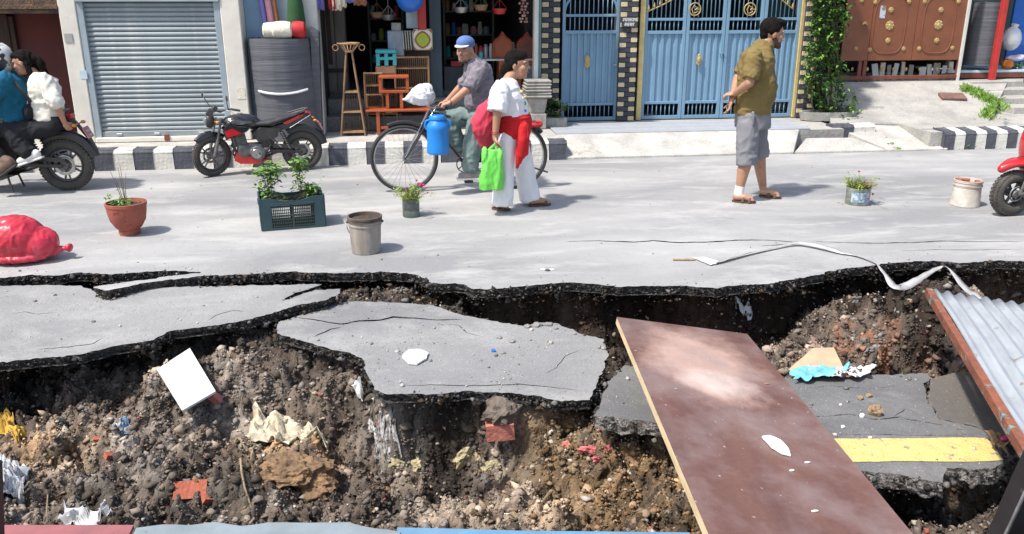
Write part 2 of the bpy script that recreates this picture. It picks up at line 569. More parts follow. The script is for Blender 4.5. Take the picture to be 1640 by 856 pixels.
slab_l, LP_L, PL_L = slab('asphalt_slab', 'long tilted grey asphalt slab sunk below the road at the left',
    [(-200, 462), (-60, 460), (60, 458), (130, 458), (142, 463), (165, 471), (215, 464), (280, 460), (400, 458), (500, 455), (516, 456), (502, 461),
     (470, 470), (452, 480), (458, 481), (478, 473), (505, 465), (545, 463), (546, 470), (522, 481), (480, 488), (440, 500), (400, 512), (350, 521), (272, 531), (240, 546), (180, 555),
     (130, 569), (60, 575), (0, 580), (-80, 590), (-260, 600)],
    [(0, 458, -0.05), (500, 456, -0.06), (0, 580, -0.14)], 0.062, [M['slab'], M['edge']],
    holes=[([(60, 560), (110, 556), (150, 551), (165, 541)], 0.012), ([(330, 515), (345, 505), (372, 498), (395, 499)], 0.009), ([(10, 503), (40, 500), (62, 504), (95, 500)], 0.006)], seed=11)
slab_c, LP_C, PL_C = slab('asphalt_slab', 'large cracked asphalt slab collapsed in the middle with a white shard on it',
    [(445, 516), (470, 509), (500, 497), (525, 489), (552, 483), (620, 484), (690, 488), (740, 505), (800, 517), (840, 522), (862, 518), (892, 518), (930, 535),
     (968, 543), (975, 570), (960, 600), (945, 641), (900, 643), (850, 632), (780, 628), (740, 627), (700, 631), (620, 632), (600, 625), (588, 602),
     (585, 578), (560, 566), (540, 561), (500, 551), (470, 543), (443, 532)],
    [(560, 485, -0.15), (880, 520, -0.19), (700, 630, -0.24)], 0.06, [M['slab'], M['edge']],
    holes=[([(468, 508), (500, 512), (545, 519), (575, 514), (610, 513), (630, 508), (665, 510), (700, 513), (742, 512)], 0.022),
           ([(500, 540), (530, 528), (548, 524)], 0.014), ([(700, 519), (735, 521), (748, 533), (775, 540)], 0.007), ([(870, 600), (890, 590), (905, 570), (930, 560)], 0.006),
           ([(640, 618), (700, 617), (760, 618), (830, 616), (880, 620), (930, 626)], 0.01)], seed=21)
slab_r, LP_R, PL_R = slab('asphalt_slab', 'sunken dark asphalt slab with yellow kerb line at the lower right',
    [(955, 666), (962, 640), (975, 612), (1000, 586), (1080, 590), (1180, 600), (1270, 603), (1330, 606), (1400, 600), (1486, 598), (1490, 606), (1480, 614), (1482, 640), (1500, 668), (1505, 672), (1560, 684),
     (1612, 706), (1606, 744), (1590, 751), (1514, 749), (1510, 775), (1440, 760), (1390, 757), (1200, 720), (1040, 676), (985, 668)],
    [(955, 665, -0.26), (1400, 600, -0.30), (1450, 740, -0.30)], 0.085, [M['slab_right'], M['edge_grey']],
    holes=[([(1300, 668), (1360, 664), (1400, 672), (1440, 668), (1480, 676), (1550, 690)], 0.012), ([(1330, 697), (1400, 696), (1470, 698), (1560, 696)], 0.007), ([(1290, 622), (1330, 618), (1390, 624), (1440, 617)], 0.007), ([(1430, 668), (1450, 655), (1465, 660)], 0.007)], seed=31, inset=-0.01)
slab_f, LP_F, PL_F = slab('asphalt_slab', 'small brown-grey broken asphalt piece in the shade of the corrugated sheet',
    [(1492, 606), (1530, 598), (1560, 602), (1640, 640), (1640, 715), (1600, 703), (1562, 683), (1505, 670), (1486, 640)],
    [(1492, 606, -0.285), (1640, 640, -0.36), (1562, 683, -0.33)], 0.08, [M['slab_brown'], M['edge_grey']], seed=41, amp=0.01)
# yellow line, a sheet of paint on the slab
yl = [PL_R.hit(x, y) for x, y in ((1290, 703), (1400, 704), (1480, 703), (1579, 702), (1592, 715), (1606, 738), (1560, 741), (1450, 740), (1310, 741))]
yj = jag(yl, 0.004, 0.03, 4)
ym = MB(); tr = tessellate_polygon([[Vector((p.x, p.y, 0)) for p in yj]])
ym.add([(p.x, p.y, PL_R.z(p.x, p.y) + 0.004) for p in yj], tr)
yo = ym.build('yellow_line', M['yellow_paint'], slab_r)

# ---- the excavation: soil as one height field
X0, X1, Y0, Y1, ST = -4.6, 6.4, 2.5, 7.3, 0.0125
gx = np.arange(X0, X1, ST); gy = np.arange(Y0, Y1, ST)
GX, GY = np.meshgrid(gx, gy)
ctrl = [(-100, 840, -.55), (0, 850, -.56), (150, 850, -.6), (300, 850, -.62), (450, 850, -.7), (600, 850, -.76), (750, 850, -.76), (900, 850, -.68), (1040, 850, -.56), (1150, 850, -.5),
        (0, 780, -.6), (120, 770, -.6), (250, 770, -.6), (350, 790, -.62), (0, 715, -.62), (100, 710, -.6), (190, 690, -.56), (280, 690, -.54), (380, 700, -.6),
        (430, 740, -.66), (500, 730, -.66), (530, 790, -.76), (250, 640, -.45), (300, 600, -.40), (360, 560, -.33), (410, 535, -.27), (450, 545, -.3), (350, 640, -.48),
        (430, 600, -.38), (430, 650, -.5), (520, 600, -.36), (540, 570, -.3), (560, 640, -.5), (560, 700, -.68), (600, 770, -.86),
        (700, 800, -.86), (780, 800, -.86), (870, 690, -.5), (880, 740, -.62), (930, 690, -.46), (1000, 720, -.56), (1060, 690, -.5), (1000, 790, -.62), (1090, 780, -.52),
        (900, 800, -.7), (960, 690, -.75), (60, 620, -1.15), (140, 600, -1.15), (-60, 630, -1.1), (200, 570, -1.0), (300, 545, -.8),
        (450, 470, -.5), (600, 468, -.2), (680, 472, -.22), (560, 470, -.2), (640, 476, -.2), (760, 490, -1.0), (900, 500, -1.15), (1050, 500, -1.15), (1000, 560, -.9), (1130, 500, -.9),
        (1180, 478, -.3), (1200, 500, -.42), (1165, 495, -.45), (1210, 560, -.6), (1280, 510, -.8), (1250, 470, -.8), (1300, 480, -.7), (1380, 470, -.8),
        (1350, 500, -.3), (1420, 490, -.24), (1480, 472, -.17), (1520, 480, -.2), (1460, 520, -.3), (1560, 560, -.32), (1400, 550, -.34), (1500, 570, -.36), (1330, 560, -.36), (1290, 590, -.38), (1240, 600, -.42),
        (1350, 590, -.4), (1450, 595, -.4), (1620, 540, -.3), (1620, 460, -.5), (1600, 435, -.6), (1520, 440, -1.0), (1440, 445, -1.0), (1380, 450, -.9),
        (1450, 790, -1.5), (1550, 800, -1.5), (1500, 850, -1.6), (1640, 790, -1.4), (1400, 790, -1.4), (1445, 850, -.62), (1300, 800, -1.0), (1200, 750, -.7), (1640, 850, -.9), (1750, 600, -.5), (1750, 480, -.5),
        (1590, 715, -.36), (1100, 640, -.6), (1180, 660, -.7)]
num = np.zeros_like(GX); den = np.zeros_like(GX)
for (px_, py_, z_) in ctrl:
    p = at(px_, py_, z_)
    w = 1.0 / (((GX - p.x) ** 2 + (GY - p.y) ** 2) + 0.004) ** 1.9
    num += w * z_; den += w
H_ = num / den

def poly_sd(loop, margin_bb=1.2):
    """signed distance (negative inside) on the grid, only near the loop"""
    P = np.array([(p.x, p.y) for p in loop])
    Q = np.roll(P, -1, axis=0)
    sub = slice(None, None, 1)
    D = np.full(GX.shape, 9.0)
    x0, y0 = P.min(0) - .4; x1, y1 = P.max(0) + .4
    jx = np.where((gx > x0) & (gx < x1))[0]; jy = np.where((gy > y0) & (gy < y1))[0]
    if len(jx) == 0 or len(jy) == 0: return D
    sx, sy = slice(jx[0], jx[-1] + 1), slice(jy[0], jy[-1] + 1)
    A, B = GX[sy, sx], GY[sy, sx]
    d = np.full(A.shape, 9.0); ins = np.zeros(A.shape, bool)
    for (ax, ay), (bx_, by_) in zip(P, Q):
        ex, ey = bx_ - ax, by_ - ay
        t = np.clip(((A - ax) * ex + (B - ay) * ey) / (ex * ex + ey * ey + 1e-12), 0, 1)
        d = np.minimum(d, np.hypot(A - ax - t * ex, B - ay - t * ey))
        c = ((ay > B) != (by_ > B)) & (A < (bx_ - ax) * (B - ay) / (by_ - ay + 1e-12) + ax)
        ins ^= c
    D[sy, sx] = np.where(ins, -d, d)
    return D
def sstep(a, b, x):
    t = np.clip((x - a) / (b - a), 0, 1); return t * t * (3 - 2 * t)
def coarse(loop, step=0.12):
    out = [loop[0]]
    for p in loop:
        if (p - out[-1]).length > step: out.append(p)
    return out
# rough lumps
lump = (fbm(GX * 3.1, GY * 3.1, 3, 4) - .5) * 0.22 + (0.5 - fbm(GX * 7.5, GY * 7.5, 9, 4, True)) * 0.13
w1 = worley(GX * 9 + .6 * vnoise(GX * 12, GY * 12, 5), GY * 9 + .6 * vnoise(GX * 12, GY * 12, 6), 2)
w2 = worley(GX * 22, GY * 22, 8)
lump += -(w1 - .4) * 0.085 * sstep(.3, .6, fbm(GX * 2, GY * 2, 31, 3)) - (w2 - .4) * 0.040
w3 = worley(GX * 15 + vnoise(GX * 20, GY * 20, 55), GY * 15, 18)
lump += -(w3 - .4) * .05 * sstep(.4, .6, fbm(GX * 3, GY * 3, 35, 3))
lump += (fbm(GX * 26, GY * 26, 14, 3) - .5) * 0.075
lump += (0.5 - fbm(GX * 18, GY * 18, 19, 3, True)) * 0.05
w4 = worley(GX * 3.6 + .8 * vnoise(GX * 5, GY * 5, 65), GY * 4.2, 71)
lump += -(w4 - .42) * .17 + (fbm(GX * 1.7, GY * 1.7, 81, 3) - .5) * .12
H_ += lump
# cavities and packed earth below the slabs
sdL = poly_sd(coarse(LP_L)); sdC = poly_sd(coarse(LP_C)); sdR = poly_sd(coarse(LP_R, .1)); sdF = poly_sd(coarse(LP_F, .1))
def z_of(pl): return pl.p.z - (pl.n.x * (GX - pl.p.x) + pl.n.y * (GY - pl.p.y)) / pl.n.z
rough_d = (fbm(GX * 6, GY * 6, 77, 4) - .5) * 0.10
zL, zC, zR, zF = z_of(PL_L), z_of(PL_C), z_of(PL_R), z_of(PL_F)
# left slab: deep hollow under its near edge, support far inside
H_ = np.where(sdL < 0, np.minimum(H_, zL - .14), H_)
f = sstep(.62, .85, -sdL + rough_d); H_ = H_ * (1 - f) + (zL - .12) * f
# centre slab: earth stands right below it
H_ = np.where(sdC < 0.03, np.minimum(H_, zC - .10), H_)
f = sstep(.03, .13, -sdC + rough_d * .8); H_ = H_ * (1 - f) + (zC - .10 + lump * .15) * f
# right slab: hollow under its near edge
H_ = np.where(sdR < 0.02, np.minimum(H_, zR - .15), H_)
farR = sstep(4.35, 4.6, GY)
f = sstep(.05, .2, -sdR + rough_d) * farR; H_ = H_ * (1 - f) + (zR - .14 + lump * .1) * f
H_ = np.where(sdF < 0.0, np.minimum(H_, zF - .13), H_)
# under the main road: an undercut earth wall
ex = np.array([p.x for p in edge_j]); ey = np.array([p.y for p in edge_j])
o_ = np.argsort(ex); ye = np.interp(gx, ex[o_], ey[o_])
k_ = 9; ye = np.convolve(np.pad(ye, k_, mode='edge'), np.ones(2 * k_ + 1) / (2 * k_ + 1), 'valid')
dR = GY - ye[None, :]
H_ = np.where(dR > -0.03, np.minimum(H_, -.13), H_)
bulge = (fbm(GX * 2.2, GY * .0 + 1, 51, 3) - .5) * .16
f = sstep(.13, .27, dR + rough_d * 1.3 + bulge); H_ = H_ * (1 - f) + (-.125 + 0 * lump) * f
# the black hole below the near edge of the right slab
xa = at(1385, 790, -.7).x
cv = sstep(xa - .25, xa - .05, GX + rough_d) * sstep(3.3, 3.5, GY + rough_d) * (1 - sstep(4.35, 4.5, GY))
H_ = H_ * (1 - cv) - 1.85 * cv
H_ = np.clip(H_, -1.9, -.06)

# soil colour (what the earth is made of, plus shade painted into the wall and hollows)
c_dark = np.array((0.085, 0.066, 0.052)); c_grey = np.array((0.20, 0.175, 0.15)); c_tan = np.array((0.34, 0.23, 0.125)); c_red = np.array((0.20, 0.075, 0.035)); c_org = np.array((0.30, 0.155, 0.055))
def zone(px_, py_, z_, r):
    p = at(px_, py_, z_); return np.exp(-((GX - p.x) ** 2 + (GY - p.y) ** 2) / (r * r))
n1 = fbm(GX * 2.5, GY * 2.5, 101, 5); n2 = fbm(GX * 12, GY * 12, 111, 4); n3 = fbm(GX * 40, GY * 40, 121, 3)
tz = np.clip(zone(1000, 770, -.6, .45) * 1.1 + zone(470, 740, -.66, .22) * 1.4 + zone(900, 700, -.5, .2) + zone(1180, 485, -.4, .2) + zone(80, 730, -.6, .25) * .7 + zone(1060, 820, -.5, .3) + zone(460, 500, -.3, .3) * .5 + .25 * sstep(.5, .7, n1), 0, 1)
gz = np.clip(sstep(.42, .62, n1) + zone(300, 740, -.6, .6) * .6 + zone(640, 720, -.7, .3) * .8, 0, 1)
colr = c_dark + (c_grey - c_dark) * (gz * sstep(.3, .62, n2))[..., None]
colr = colr + (c_tan - colr) * (tz * sstep(.3, .55, n2) * .85)[..., None]
colr = colr + (c_org - colr) * (tz * sstep(.55, .7, n3) * .5)[..., None]
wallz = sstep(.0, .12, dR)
colr = colr + (c_red * .12 - colr) * (wallz * (.6 + .4 * n2))[..., None]  # shade below the road edge painted into the reddish wall colour
rz_ = zone(1400, 560, -.34, .5) * sstep(.45, .6, n2)
colr = colr + (c_red * 1.2 - colr) * (rz_ * .6)[..., None]
colr = colr * (.62 + .7 * n3)[..., None] * 1.12
damp = sstep(.40, .58, fbm(GX * 1.9 + 7, GY * 1.9, 401, 5)); colr = colr * (.42 + .78 * damp)[..., None]
colr = colr * (.8 + .45 * sstep(.25, .6, .9 - w4))[..., None]  # lump tops painted lighter and hollows darker, as light would leave them
nyy, nxx = GX.shape
me = bpy.data.meshes.new('soil')
co = np.stack([GX, GY, H_], -1).reshape(-1, 3)
co[:, 0] += (fbm(GX * 20, GY * 20, 201, 2).ravel() - .5) * .02
co[:, 1] += (fbm(GX * 20, GY * 20, 211, 2).ravel() - .5) * .02
gzx, gzy = np.gradient(H_, ST)
steep = sstep(.8, 2.5, np.hypot(gzx, gzy)) * (H_ > -1.85)
co[:, 1] += ((fbm(GX * 9 + 40, H_ * 9, 221, 5) - .5) * .13 * steep + (fbm(GX * 30, H_ * 30, 231, 3) - .5) * .03 * steep).ravel()
co[:, 0] += ((fbm(GY * 9 + 40, H_ * 9, 241, 5) - .5) * .09 * steep).ravel()
idx = np.arange(nyy * nxx).reshape(nyy, nxx)
q = np.stack([idx[:-1, :-1], idx[:-1, 1:], idx[1:, 1:], idx[1:, :-1]], -1).reshape(-1, 4)
me.vertices.add(len(co)); me.vertices.foreach_set('co', co.ravel())
me.loops.add(q.size); me.loops.foreach_set('vertex_index', q.ravel().astype(np.int32))
me.polygons.add(len(q)); me.polygons.foreach_set('loop_start', np.arange(0, q.size, 4, dtype=np.int32)); me.polygons.foreach_set('loop_total', np.full(len(q), 4, dtype=np.int32))
me.update(calc_edges=True)
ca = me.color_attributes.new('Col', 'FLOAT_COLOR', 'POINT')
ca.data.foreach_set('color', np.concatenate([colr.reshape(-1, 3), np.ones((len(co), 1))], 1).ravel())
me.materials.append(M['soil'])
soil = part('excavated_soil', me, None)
tag(soil, kind='structure')

def soil_z(x, y):
    i = int(np.clip(round((y - Y0) / ST), 0, nyy - 1)); j = int(np.clip(round((x - X0) / ST), 0, nxx - 1))
    return float(H_[i, j])
def soil_hit(px_, py_):
    """walk a sight ray down to the soil"""
    r = ray(px_, py_); o = Vector((0, 0, CAM_H))
    t = 2.0
    while t < 12:
        p = o + r * t
        if X0 < p.x < X1 and Y0 < p.y < Y1 and p.z < soil_z(p.x, p.y): return p
        t += .01
    return o + r * 5

# ---- loose stones and crumbs, one mass nobody could count
def ico():
    bm = bmesh.new(); bmesh.ops.create_icosphere(bm, subdivisions=1, radius=1)
    v = np.array([x.co[:] for x in bm.verts]); f = np.array([[q.index for q in x.verts] for x in bm.faces]); bm.free()
    return v, f
IV, IF = ico()
def stones(name, pos, size, cols, kind='stuff', mat_=None, flat=0.75):
    n = len(pos)
    sc = size[:, None] * np.stack([rng.uniform(.7, 1.35, n), rng.uniform(.7, 1.35, n), rng.uniform(.45, 1.0, n) * flat / .75], 1)
    jit = rng.uniform(.55, 1.35, (n, len(IV), 1)) * rng.uniform(.7, 1.3, (n, len(IV), 3))
    v = IV[None] * jit * sc[:, None, :]
    a = rng.uniform(0, 2 * PI, n); b = rng.normal(0, .5, n)
    ca_, sa = np.cos(a), np.sin(a); cb, sb = np.cos(b), np.sin(b)
    Rm = np.zeros((n, 3, 3)); Rm[:, 0, 0] = ca_; Rm[:, 0, 1] = -sa * cb; Rm[:, 0, 2] = sa * sb; Rm[:, 1, 0] = sa; Rm[:, 1, 1] = ca_ * cb; Rm[:, 1, 2] = -ca_ * sb; Rm[:, 2, 1] = sb; Rm[:, 2, 2] = cb
    v = np.einsum('nij,nkj->nki', Rm, v) + pos[:, None, :]
    F_ = (IF[None] + (np.arange(n) * len(IV))[:, None, None]).reshape(-1, 3)
    v = v.reshape(-1, 3)
    me = bpy.data.meshes.new(name)
    me.vertices.add(len(v)); me.vertices.foreach_set('co', v.ravel())
    me.loops.add(F_.size); me.loops.foreach_set('vertex_index', F_.ravel().astype(np.int32))
    me.polygons.add(len(F_)); me.polygons.foreach_set('loop_start', np.arange(0, F_.size, 3, dtype=np.int32)); me.polygons.foreach_set('loop_total', np.full(len(F_), 3, dtype=np.int32))
    me.update(calc_edges=True)
    at_ = me.color_attributes.new('Col', 'FLOAT_COLOR', 'POINT')
    cc = np.repeat(np.concatenate([cols, np.ones((n, 1))], 1), len(IV), 0)
    at_.data.foreach_set('color', cc.ravel())
    me.materials.append(mat_ or M['stone'])
    o = part(name, me, None)
    tag(o, kind=kind)
    return o
OV = np.array([(1, 0, 0), (-1, 0, 0), (0, 1, 0), (0, -1, 0), (0, 0, 1), (0, 0, -1)], float)
OF = np.array([(0, 2, 4), (2, 1, 4), (1, 3, 4), (3, 0, 4), (2, 0, 5), (1, 2, 5), (3, 1, 5), (0, 3, 5)])
def in_frame(x, y, z, m=50):
    ca_, sa_, cp, sp_ = math.cos(YAW), math.sin(YAW), math.cos(PITCH), math.sin(PITCH)
    zz = z - CAM_H; u = x * ca_ - y * sa_; f0 = x * sa_ + y * ca_; d = f0 * cp - zz * sp_; v = f0 * sp_ + zz * cp
    px = 820 + F_PX * u / d; py = 428 - F_PX * v / d
    return (px > -m) & (px < 1640 + m) & (py > 380) & (py < 856 + m)
st_mag = np.hypot(gzx, gzy)
def scatter(NS, smin, par, smul, smax, soilish, name, label, geo):
    sx_ = rng.uniform(X0 + .1, X1 - .1, NS * 6); sy_ = rng.uniform(2.7, 6.9, NS * 6)
    ii = np.clip(((sy_ - Y0) / ST).astype(int), 0, nyy - 1); jj = np.clip(((sx_ - X0) / ST).astype(int), 0, nxx - 1)
    keep = (sdL[ii, jj] > -.5) & (sdC[ii, jj] > -.14) & (sdR[ii, jj] > -.3) & (dR[ii, jj] < .26) & (H_[ii, jj] > -1.6) & in_frame(sx_, sy_, H_[ii, jj])
    dens = .35 + .65 * sstep(.4, .6, fbm(sx_ * 4, sy_ * 4, 301, 3)) + .4 * tz[ii, jj]
    keep &= rng.uniform(0, 1, len(sx_)) < dens * (.4 + .6 * np.minimum(1.5, st_mag[ii, jj] * .5))
    sx_, sy_, ii, jj = sx_[keep][:NS], sy_[keep][:NS], ii[keep][:NS], jj[keep][:NS]
    n_ = len(sx_)
    size = np.clip(smin + rng.pareto(par, n_) * smul, smin, smax)
    pal = np.array([(0.24, 0.215, 0.19), (0.29, 0.26, 0.23), (0.36, 0.27, 0.18), (0.44, 0.38, 0.30), (0.30, 0.17, 0.09), (0.33, 0.11, 0.07), (0.52, 0.49, 0.45)])
    T_ = tz[ii, jj][:, None]
    pw = np.array([.35, .2, .15, .1, .08, .06, .06])[None] * (1 - T_) + np.array([.1, .08, .3, .28, .16, .03, .05])[None] * T_
    pick = ((pw / pw.sum(1, keepdims=True)).cumsum(1) > rng.uniform(0, 1, (n_, 1))).argmax(1)
    own = colr[ii, jj] * rng.uniform(.65, 1.7, (n_, 1))
    cols = np.where(rng.uniform(0, 1, (n_, 1)) < soilish, own, pal[pick] * rng.uniform(.7, 1.15, (n_, 1)))
    pos = np.stack([sx_, sy_, H_[ii, jj] + size * .2 + rng.uniform(-1, 1, n_) * np.minimum(.03, st_mag[ii, jj] * .006)], 1)
    global IV, IF
    sv = (IV, IF); IV, IF = geo
    o = stones(name, pos, size, cols); IV, IF = sv
    o['label'] = label
scatter(120000, .0035, 2.4, .0042, .018, .86, 'earth_crumbs', 'fine crumbs of earth covering the dug soil', (OV, OF))
scatter(15000, .008, 2.6, .007, .032, .66, 'soil_rubble', 'loose stones and small clods spread over the dug soil', (IV, IF))
# lumps standing out of the steep earth faces
dH = np.abs(np.diff(H_, axis=0)); ok = (dH > .02) & (sdL[:-1] > -.9) & (sdR[:-1] > -.35) & in_frame(GX[:-1], GY[:-1], H_[:-1]) & (H_[:-1] > -1.7)
wi_, wj_ = np.where(ok); pr_ = dH[wi_, wj_]; pk = rng.choice(len(wi_), 26000, p=pr_ / pr_.sum()); wi_, wj_ = wi_[pk], wj_[pk]
tt_ = rng.uniform(0, 1, len(pk)); n_ = len(pk)
sz_ = np.clip(.005 + rng.pareto(2.2, n_) * .006, .004, .034)
own = colr[wi_, wj_] * rng.uniform(.6, 1.8, (n_, 1))
own = np.where(rng.uniform(0, 1, (n_, 1)) < .02, own * 0 + np.array((.36, .31, .25)) * rng.uniform(.4, 1.1, (n_, 1)), own)
cg = co.reshape(nyy, nxx, 3)
pa, pb_ = cg[wi_, wj_], cg[wi_ + 1, wj_]
o = stones('wall_lumps', pa * (1 - tt_[:, None]) + pb_ * tt_[:, None] + rng.normal(0, .006, (n_, 3)), sz_, own)
o['label'] = 'lumps and stones sticking out of the steep earth faces'
# crumbling bitumen and grit stuck in the torn edges
def edge_crumbs(loops, n):
    P_, C_ = [], []
    for lp, zf, th, out in loops:
        m = len(lp)
        for _ in range(n * m // 100):
            i = random.randrange(m - 1); a, b = lp[i], lp[i + 1]
            if (b - a).length > .2 or noise.noise(Vector((a.x * 4, a.y * 4, 8))) < random.uniform(-.45, .25): continue
            d = (b - a).normalized(); nn = Vector((d.y, -d.x)) * out
            q = a.lerp(b, random.random()) + nn * random.gauss(.0, .012); k = abs(random.gauss(0, .7 + .6 * noise.noise(Vector((a.x * 3, a.y * 3, 2)))))
            P_.append((q.x, q.y, zf(a.x, a.y) - .006 - th * min(1.7, k)))
            c = random.choice(((.03, .028, .026), (.03, .027, .025), (.05, .046, .042), (.09, .083, .076), (.16, .148, .136), (.08, .055, .038))); C_.append(c)
    P_ = np.array(P_); n_ = len(P_)
    global IV, IF
    sv = (IV, IF); IV, IF = OV, OF
    o = stones('edge_crumbs', P_, np.clip(.003 + rng.pareto(2.2, n_) * .004, .003, .026), np.array(C_)); IV, IF = sv
    o['label'] = 'crumbling bitumen and grit along the broken asphalt edges'
def ccw(l): return 1 if area2(l) > 0 else -1
edge_crumbs([(edge_j, lambda x, y: 0.0, .07, 1), (LP_L, PL_L.z, .062, ccw(LP_L)), (LP_C, PL_C.z, .06, ccw(LP_C)), (LP_R, PL_R.z, .085, ccw(LP_R))], 1300)
# grit along the torn edges and on the slabs
def on_slab(pl, lp, n, smin, smax):
    P = [(p.x, p.y) for p in lp]; xs = [p[0] for p in P]; ys = [p[1] for p in P]
    out = []
    while len(out) < n:
        x, y = random.uniform(min(xs), max(xs)), random.uniform(min(ys), max(ys))
        j = int((x - X0) / ST); i = int((y - Y0) / ST)
        sd = {id(LP_L): sdL, id(LP_C): sdC, id(LP_R): sdR}[id(lp)]
        if 0 <= i < nyy and 0 <= j < nxx and sd[i, j] < -.02:
            if random.random() < .25 + .75 * (noise.noise(Vector((x * 3, y * 3, 5))) > .12): out.append((x, y, pl.z(x, y)))
    s = np.clip(smin + rng.pareto(2.2, n) * smin, smin, smax)
    p = np.array(out); p[:, 2] += s * .35
    return p, s
ps, ss = [], []
for pl, lp, n in ((PL_L, LP_L, 200), (PL_C, LP_C, 520), (PL_R, LP_R, 300)):
    a, b = on_slab(pl, lp, n, .0022, .016); ps.append(a); ss.append(b)
ex_n = 900
k = rng.integers(0, len(edge_j), ex_n)
a = np.array([(edge_j[i].x + random.gauss(0, .05), edge_j[i].y + abs(random.gauss(0, .12)) + .02, 0) for i in k])
s = np.clip(.002 + rng.pareto(2.5, ex_n) * .0018, .002, .011); a[:, 2] = s * .35
ps.append(a); ss.append(s)
xr = rng.uniform(-4, 6.5, 900); yr = rng.uniform(6.1, 10.2, 900); s = np.clip(.002 + rng.pareto(2.5, 900) * .0015, .002, .010)
ps.append(np.stack([xr, yr, s * .3], 1)); ss.append(s)
ps = np.concatenate(ps); ss = np.concatenate(ss)
cols = np.array([(0.42, 0.40, 0.37), (0.30, 0.28, 0.26), (0.5, 0.46, 0.40), (0.2, 0.18, 0.16)])[rng.integers(0, 4, len(ps))] * rng.uniform(.7, 1.15, (len(ps), 1))
gr = stones('grit', ps, ss, cols); gr['label'] = 'small stones and grit scattered over the road and slabs'

# ---- deep ground under everything and the near brink
M['earth'] = mat('packed_earth', (0.14, 0.10, 0.07), (0.08, 0.06, 0.045), rough=.95, scale=3, bump=.8, bscale=20)
mb = MB(); mb.bx(-60, 60, -60, 120, -2.4, -2.0)
tag(mb.build('ground', M['earth']), kind='structure')
# banks of earth right and left of the modelled trench, below road level
mb = MB(); mb.bx(-40, X0 + .02, -30, 7.4, -2.0, -.12); mb.bx(X1 - .02, 40, -30, 7.4, -2.0, -.12)
tag(mb.build('earth_bank', M['earth']), kind='structure')
mb = MB(); mb.bx(-40, 40, Y1 - .02, 40, -2.0, -.09)
tag(mb.build('road_bed', M['earth']), kind='structure')
M['near_pave'] = mat('pavement_concrete', (0.3, 0.29, 0.27), (0.2, 0.19, 0.18), rough=.9, scale=4, bump=.3)
mb = MB(); mb.bx(X0 + .02, .9, -30, 2.74, -1.98, -.03); mb.bx(.9, X1 - .02, -30, 1.6, -1.98, -.03)
tag(mb.build('near_pavement', M['near_pave']), kind='structure')
# ================================================================ the far side of the street
def sx(px, py, Y): return on(px, py, Y).x
def sz(px, py, Y): return on(px, py, Y).z
M['cream'] = mat('cream_plaster', (0.72, 0.68, 0.60), (0.60, 0.56, 0.49), rough=.85, scale=3, bump=.15, wear=((0.42, 0.38, 0.32), 4, .6, .12))
M['white_wall'] = mat('white_wall', (0.62, 0.62, 0.58), (0.5, 0.5, 0.47), rough=.85, scale=3, wear=((0.35, 0.33, 0.3), 5, .62, .1))
M['concrete'] = mat('pale_concrete', (0.47, 0.45, 0.41), (0.34, 0.325, 0.30), rough=.92, scale=3.5, bump=.4, bscale=30, fine=.12, wear=((0.24, 0.225, 0.2), 3, .6, .12))
M['concrete2'] = mat('ramp_concrete', (0.40, 0.385, 0.35), (0.27, 0.26, 0.24), rough=.92, scale=2.2, bump=.4, bscale=30, fine=.12, wear=((0.2, 0.2, 0.17), 2.2, .6, .1))
M['tile_blue'] = mat('paving_tile_bluegrey', (0.36, 0.38, 0.41), (0.27, 0.285, 0.31), rough=.75, scale=3, bump=.1)
M['kerb_white'] = mat('kerb_white_paint', (0.66, 0.64, 0.58), (0.52, 0.50, 0.45), rough=.85, scale=7, bump=.5, bscale=25, wear=((0.3, 0.275, 0.24), 6, .58, .08))
M['kerb_black'] = mat('kerb_black_paint', (0.09, 0.095, 0.115), (0.05, 0.053, 0.065), rough=.8, scale=7, bump=.5, bscale=25, wear=((0.27, 0.255, 0.235), 6, .60, .08))
M['shutter'] = mat('shutter_metal', (0.30, 0.34, 0.355), (0.25, 0.285, 0.30), rough=.5, scale=2.0, metal=.25, wear=((0.42, 0.44, 0.43), 3, .52, .2))
M['rail_blue'] = mat('pale_blue_rail', (0.33, 0.39, 0.43), (0.26, 0.31, 0.34), rough=.5, scale=4)
M['maroon'] = mat('maroon_wall', (0.13, 0.024, 0.022), (0.085, 0.018, 0.017), rough=.7, scale=3)
M['dark_wood'] = mat('dark_door_wood', (0.055, 0.025, 0.02), (0.03, 0.014, 0.012), rough=.6, scale=5, stretch=(6, 6, 1))
M['lintel_wood'] = mat('carved_lintel_wood', (0.16, 0.09, 0.045), (0.05, 0.035, 0.03), rough=.8, scale=12, bump=.8)
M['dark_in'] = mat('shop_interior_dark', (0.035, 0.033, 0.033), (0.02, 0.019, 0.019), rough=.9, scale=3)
M['wall_blue'] = mat('blue_wall', (0.24, 0.37, 0.50), (0.20, 0.31, 0.43), rough=.8, scale=3)
M['granite'] = mat('granite_step', (0.17, 0.18, 0.18), (0.085, 0.09, 0.095), rough=.4, scale=30, fine=.3)
M['grey_wood'] = mat('grey_wood_door', (0.22, 0.20, 0.18), (0.15, 0.135, 0.12), rough=.7, scale=4, stretch=(5, 5, .6))
M['brick_black'] = mat('black_cladding_tile', (0.055, 0.058, 0.07), (0.032, 0.034, 0.042), rough=.7, scale=9, bump=.7, bscale=30)
M['brick_cream'] = mat('cream_cladding_tile', (0.62, 0.52, 0.33), (0.5, 0.41, 0.25), rough=.75, scale=9, bump=.5, bscale=30)
M['mortar'] = mat('dark_mortar', (0.06, 0.06, 0.065), rough=.9)
M['gate_blue'] = mat('blue_gate_paint', (0.19, 0.325, 0.445), (0.155, 0.27, 0.38), rough=.5, scale=2.5, stretch=(1, 1, .5), wear=((0.26, 0.32, 0.36), 5, .58, .14))
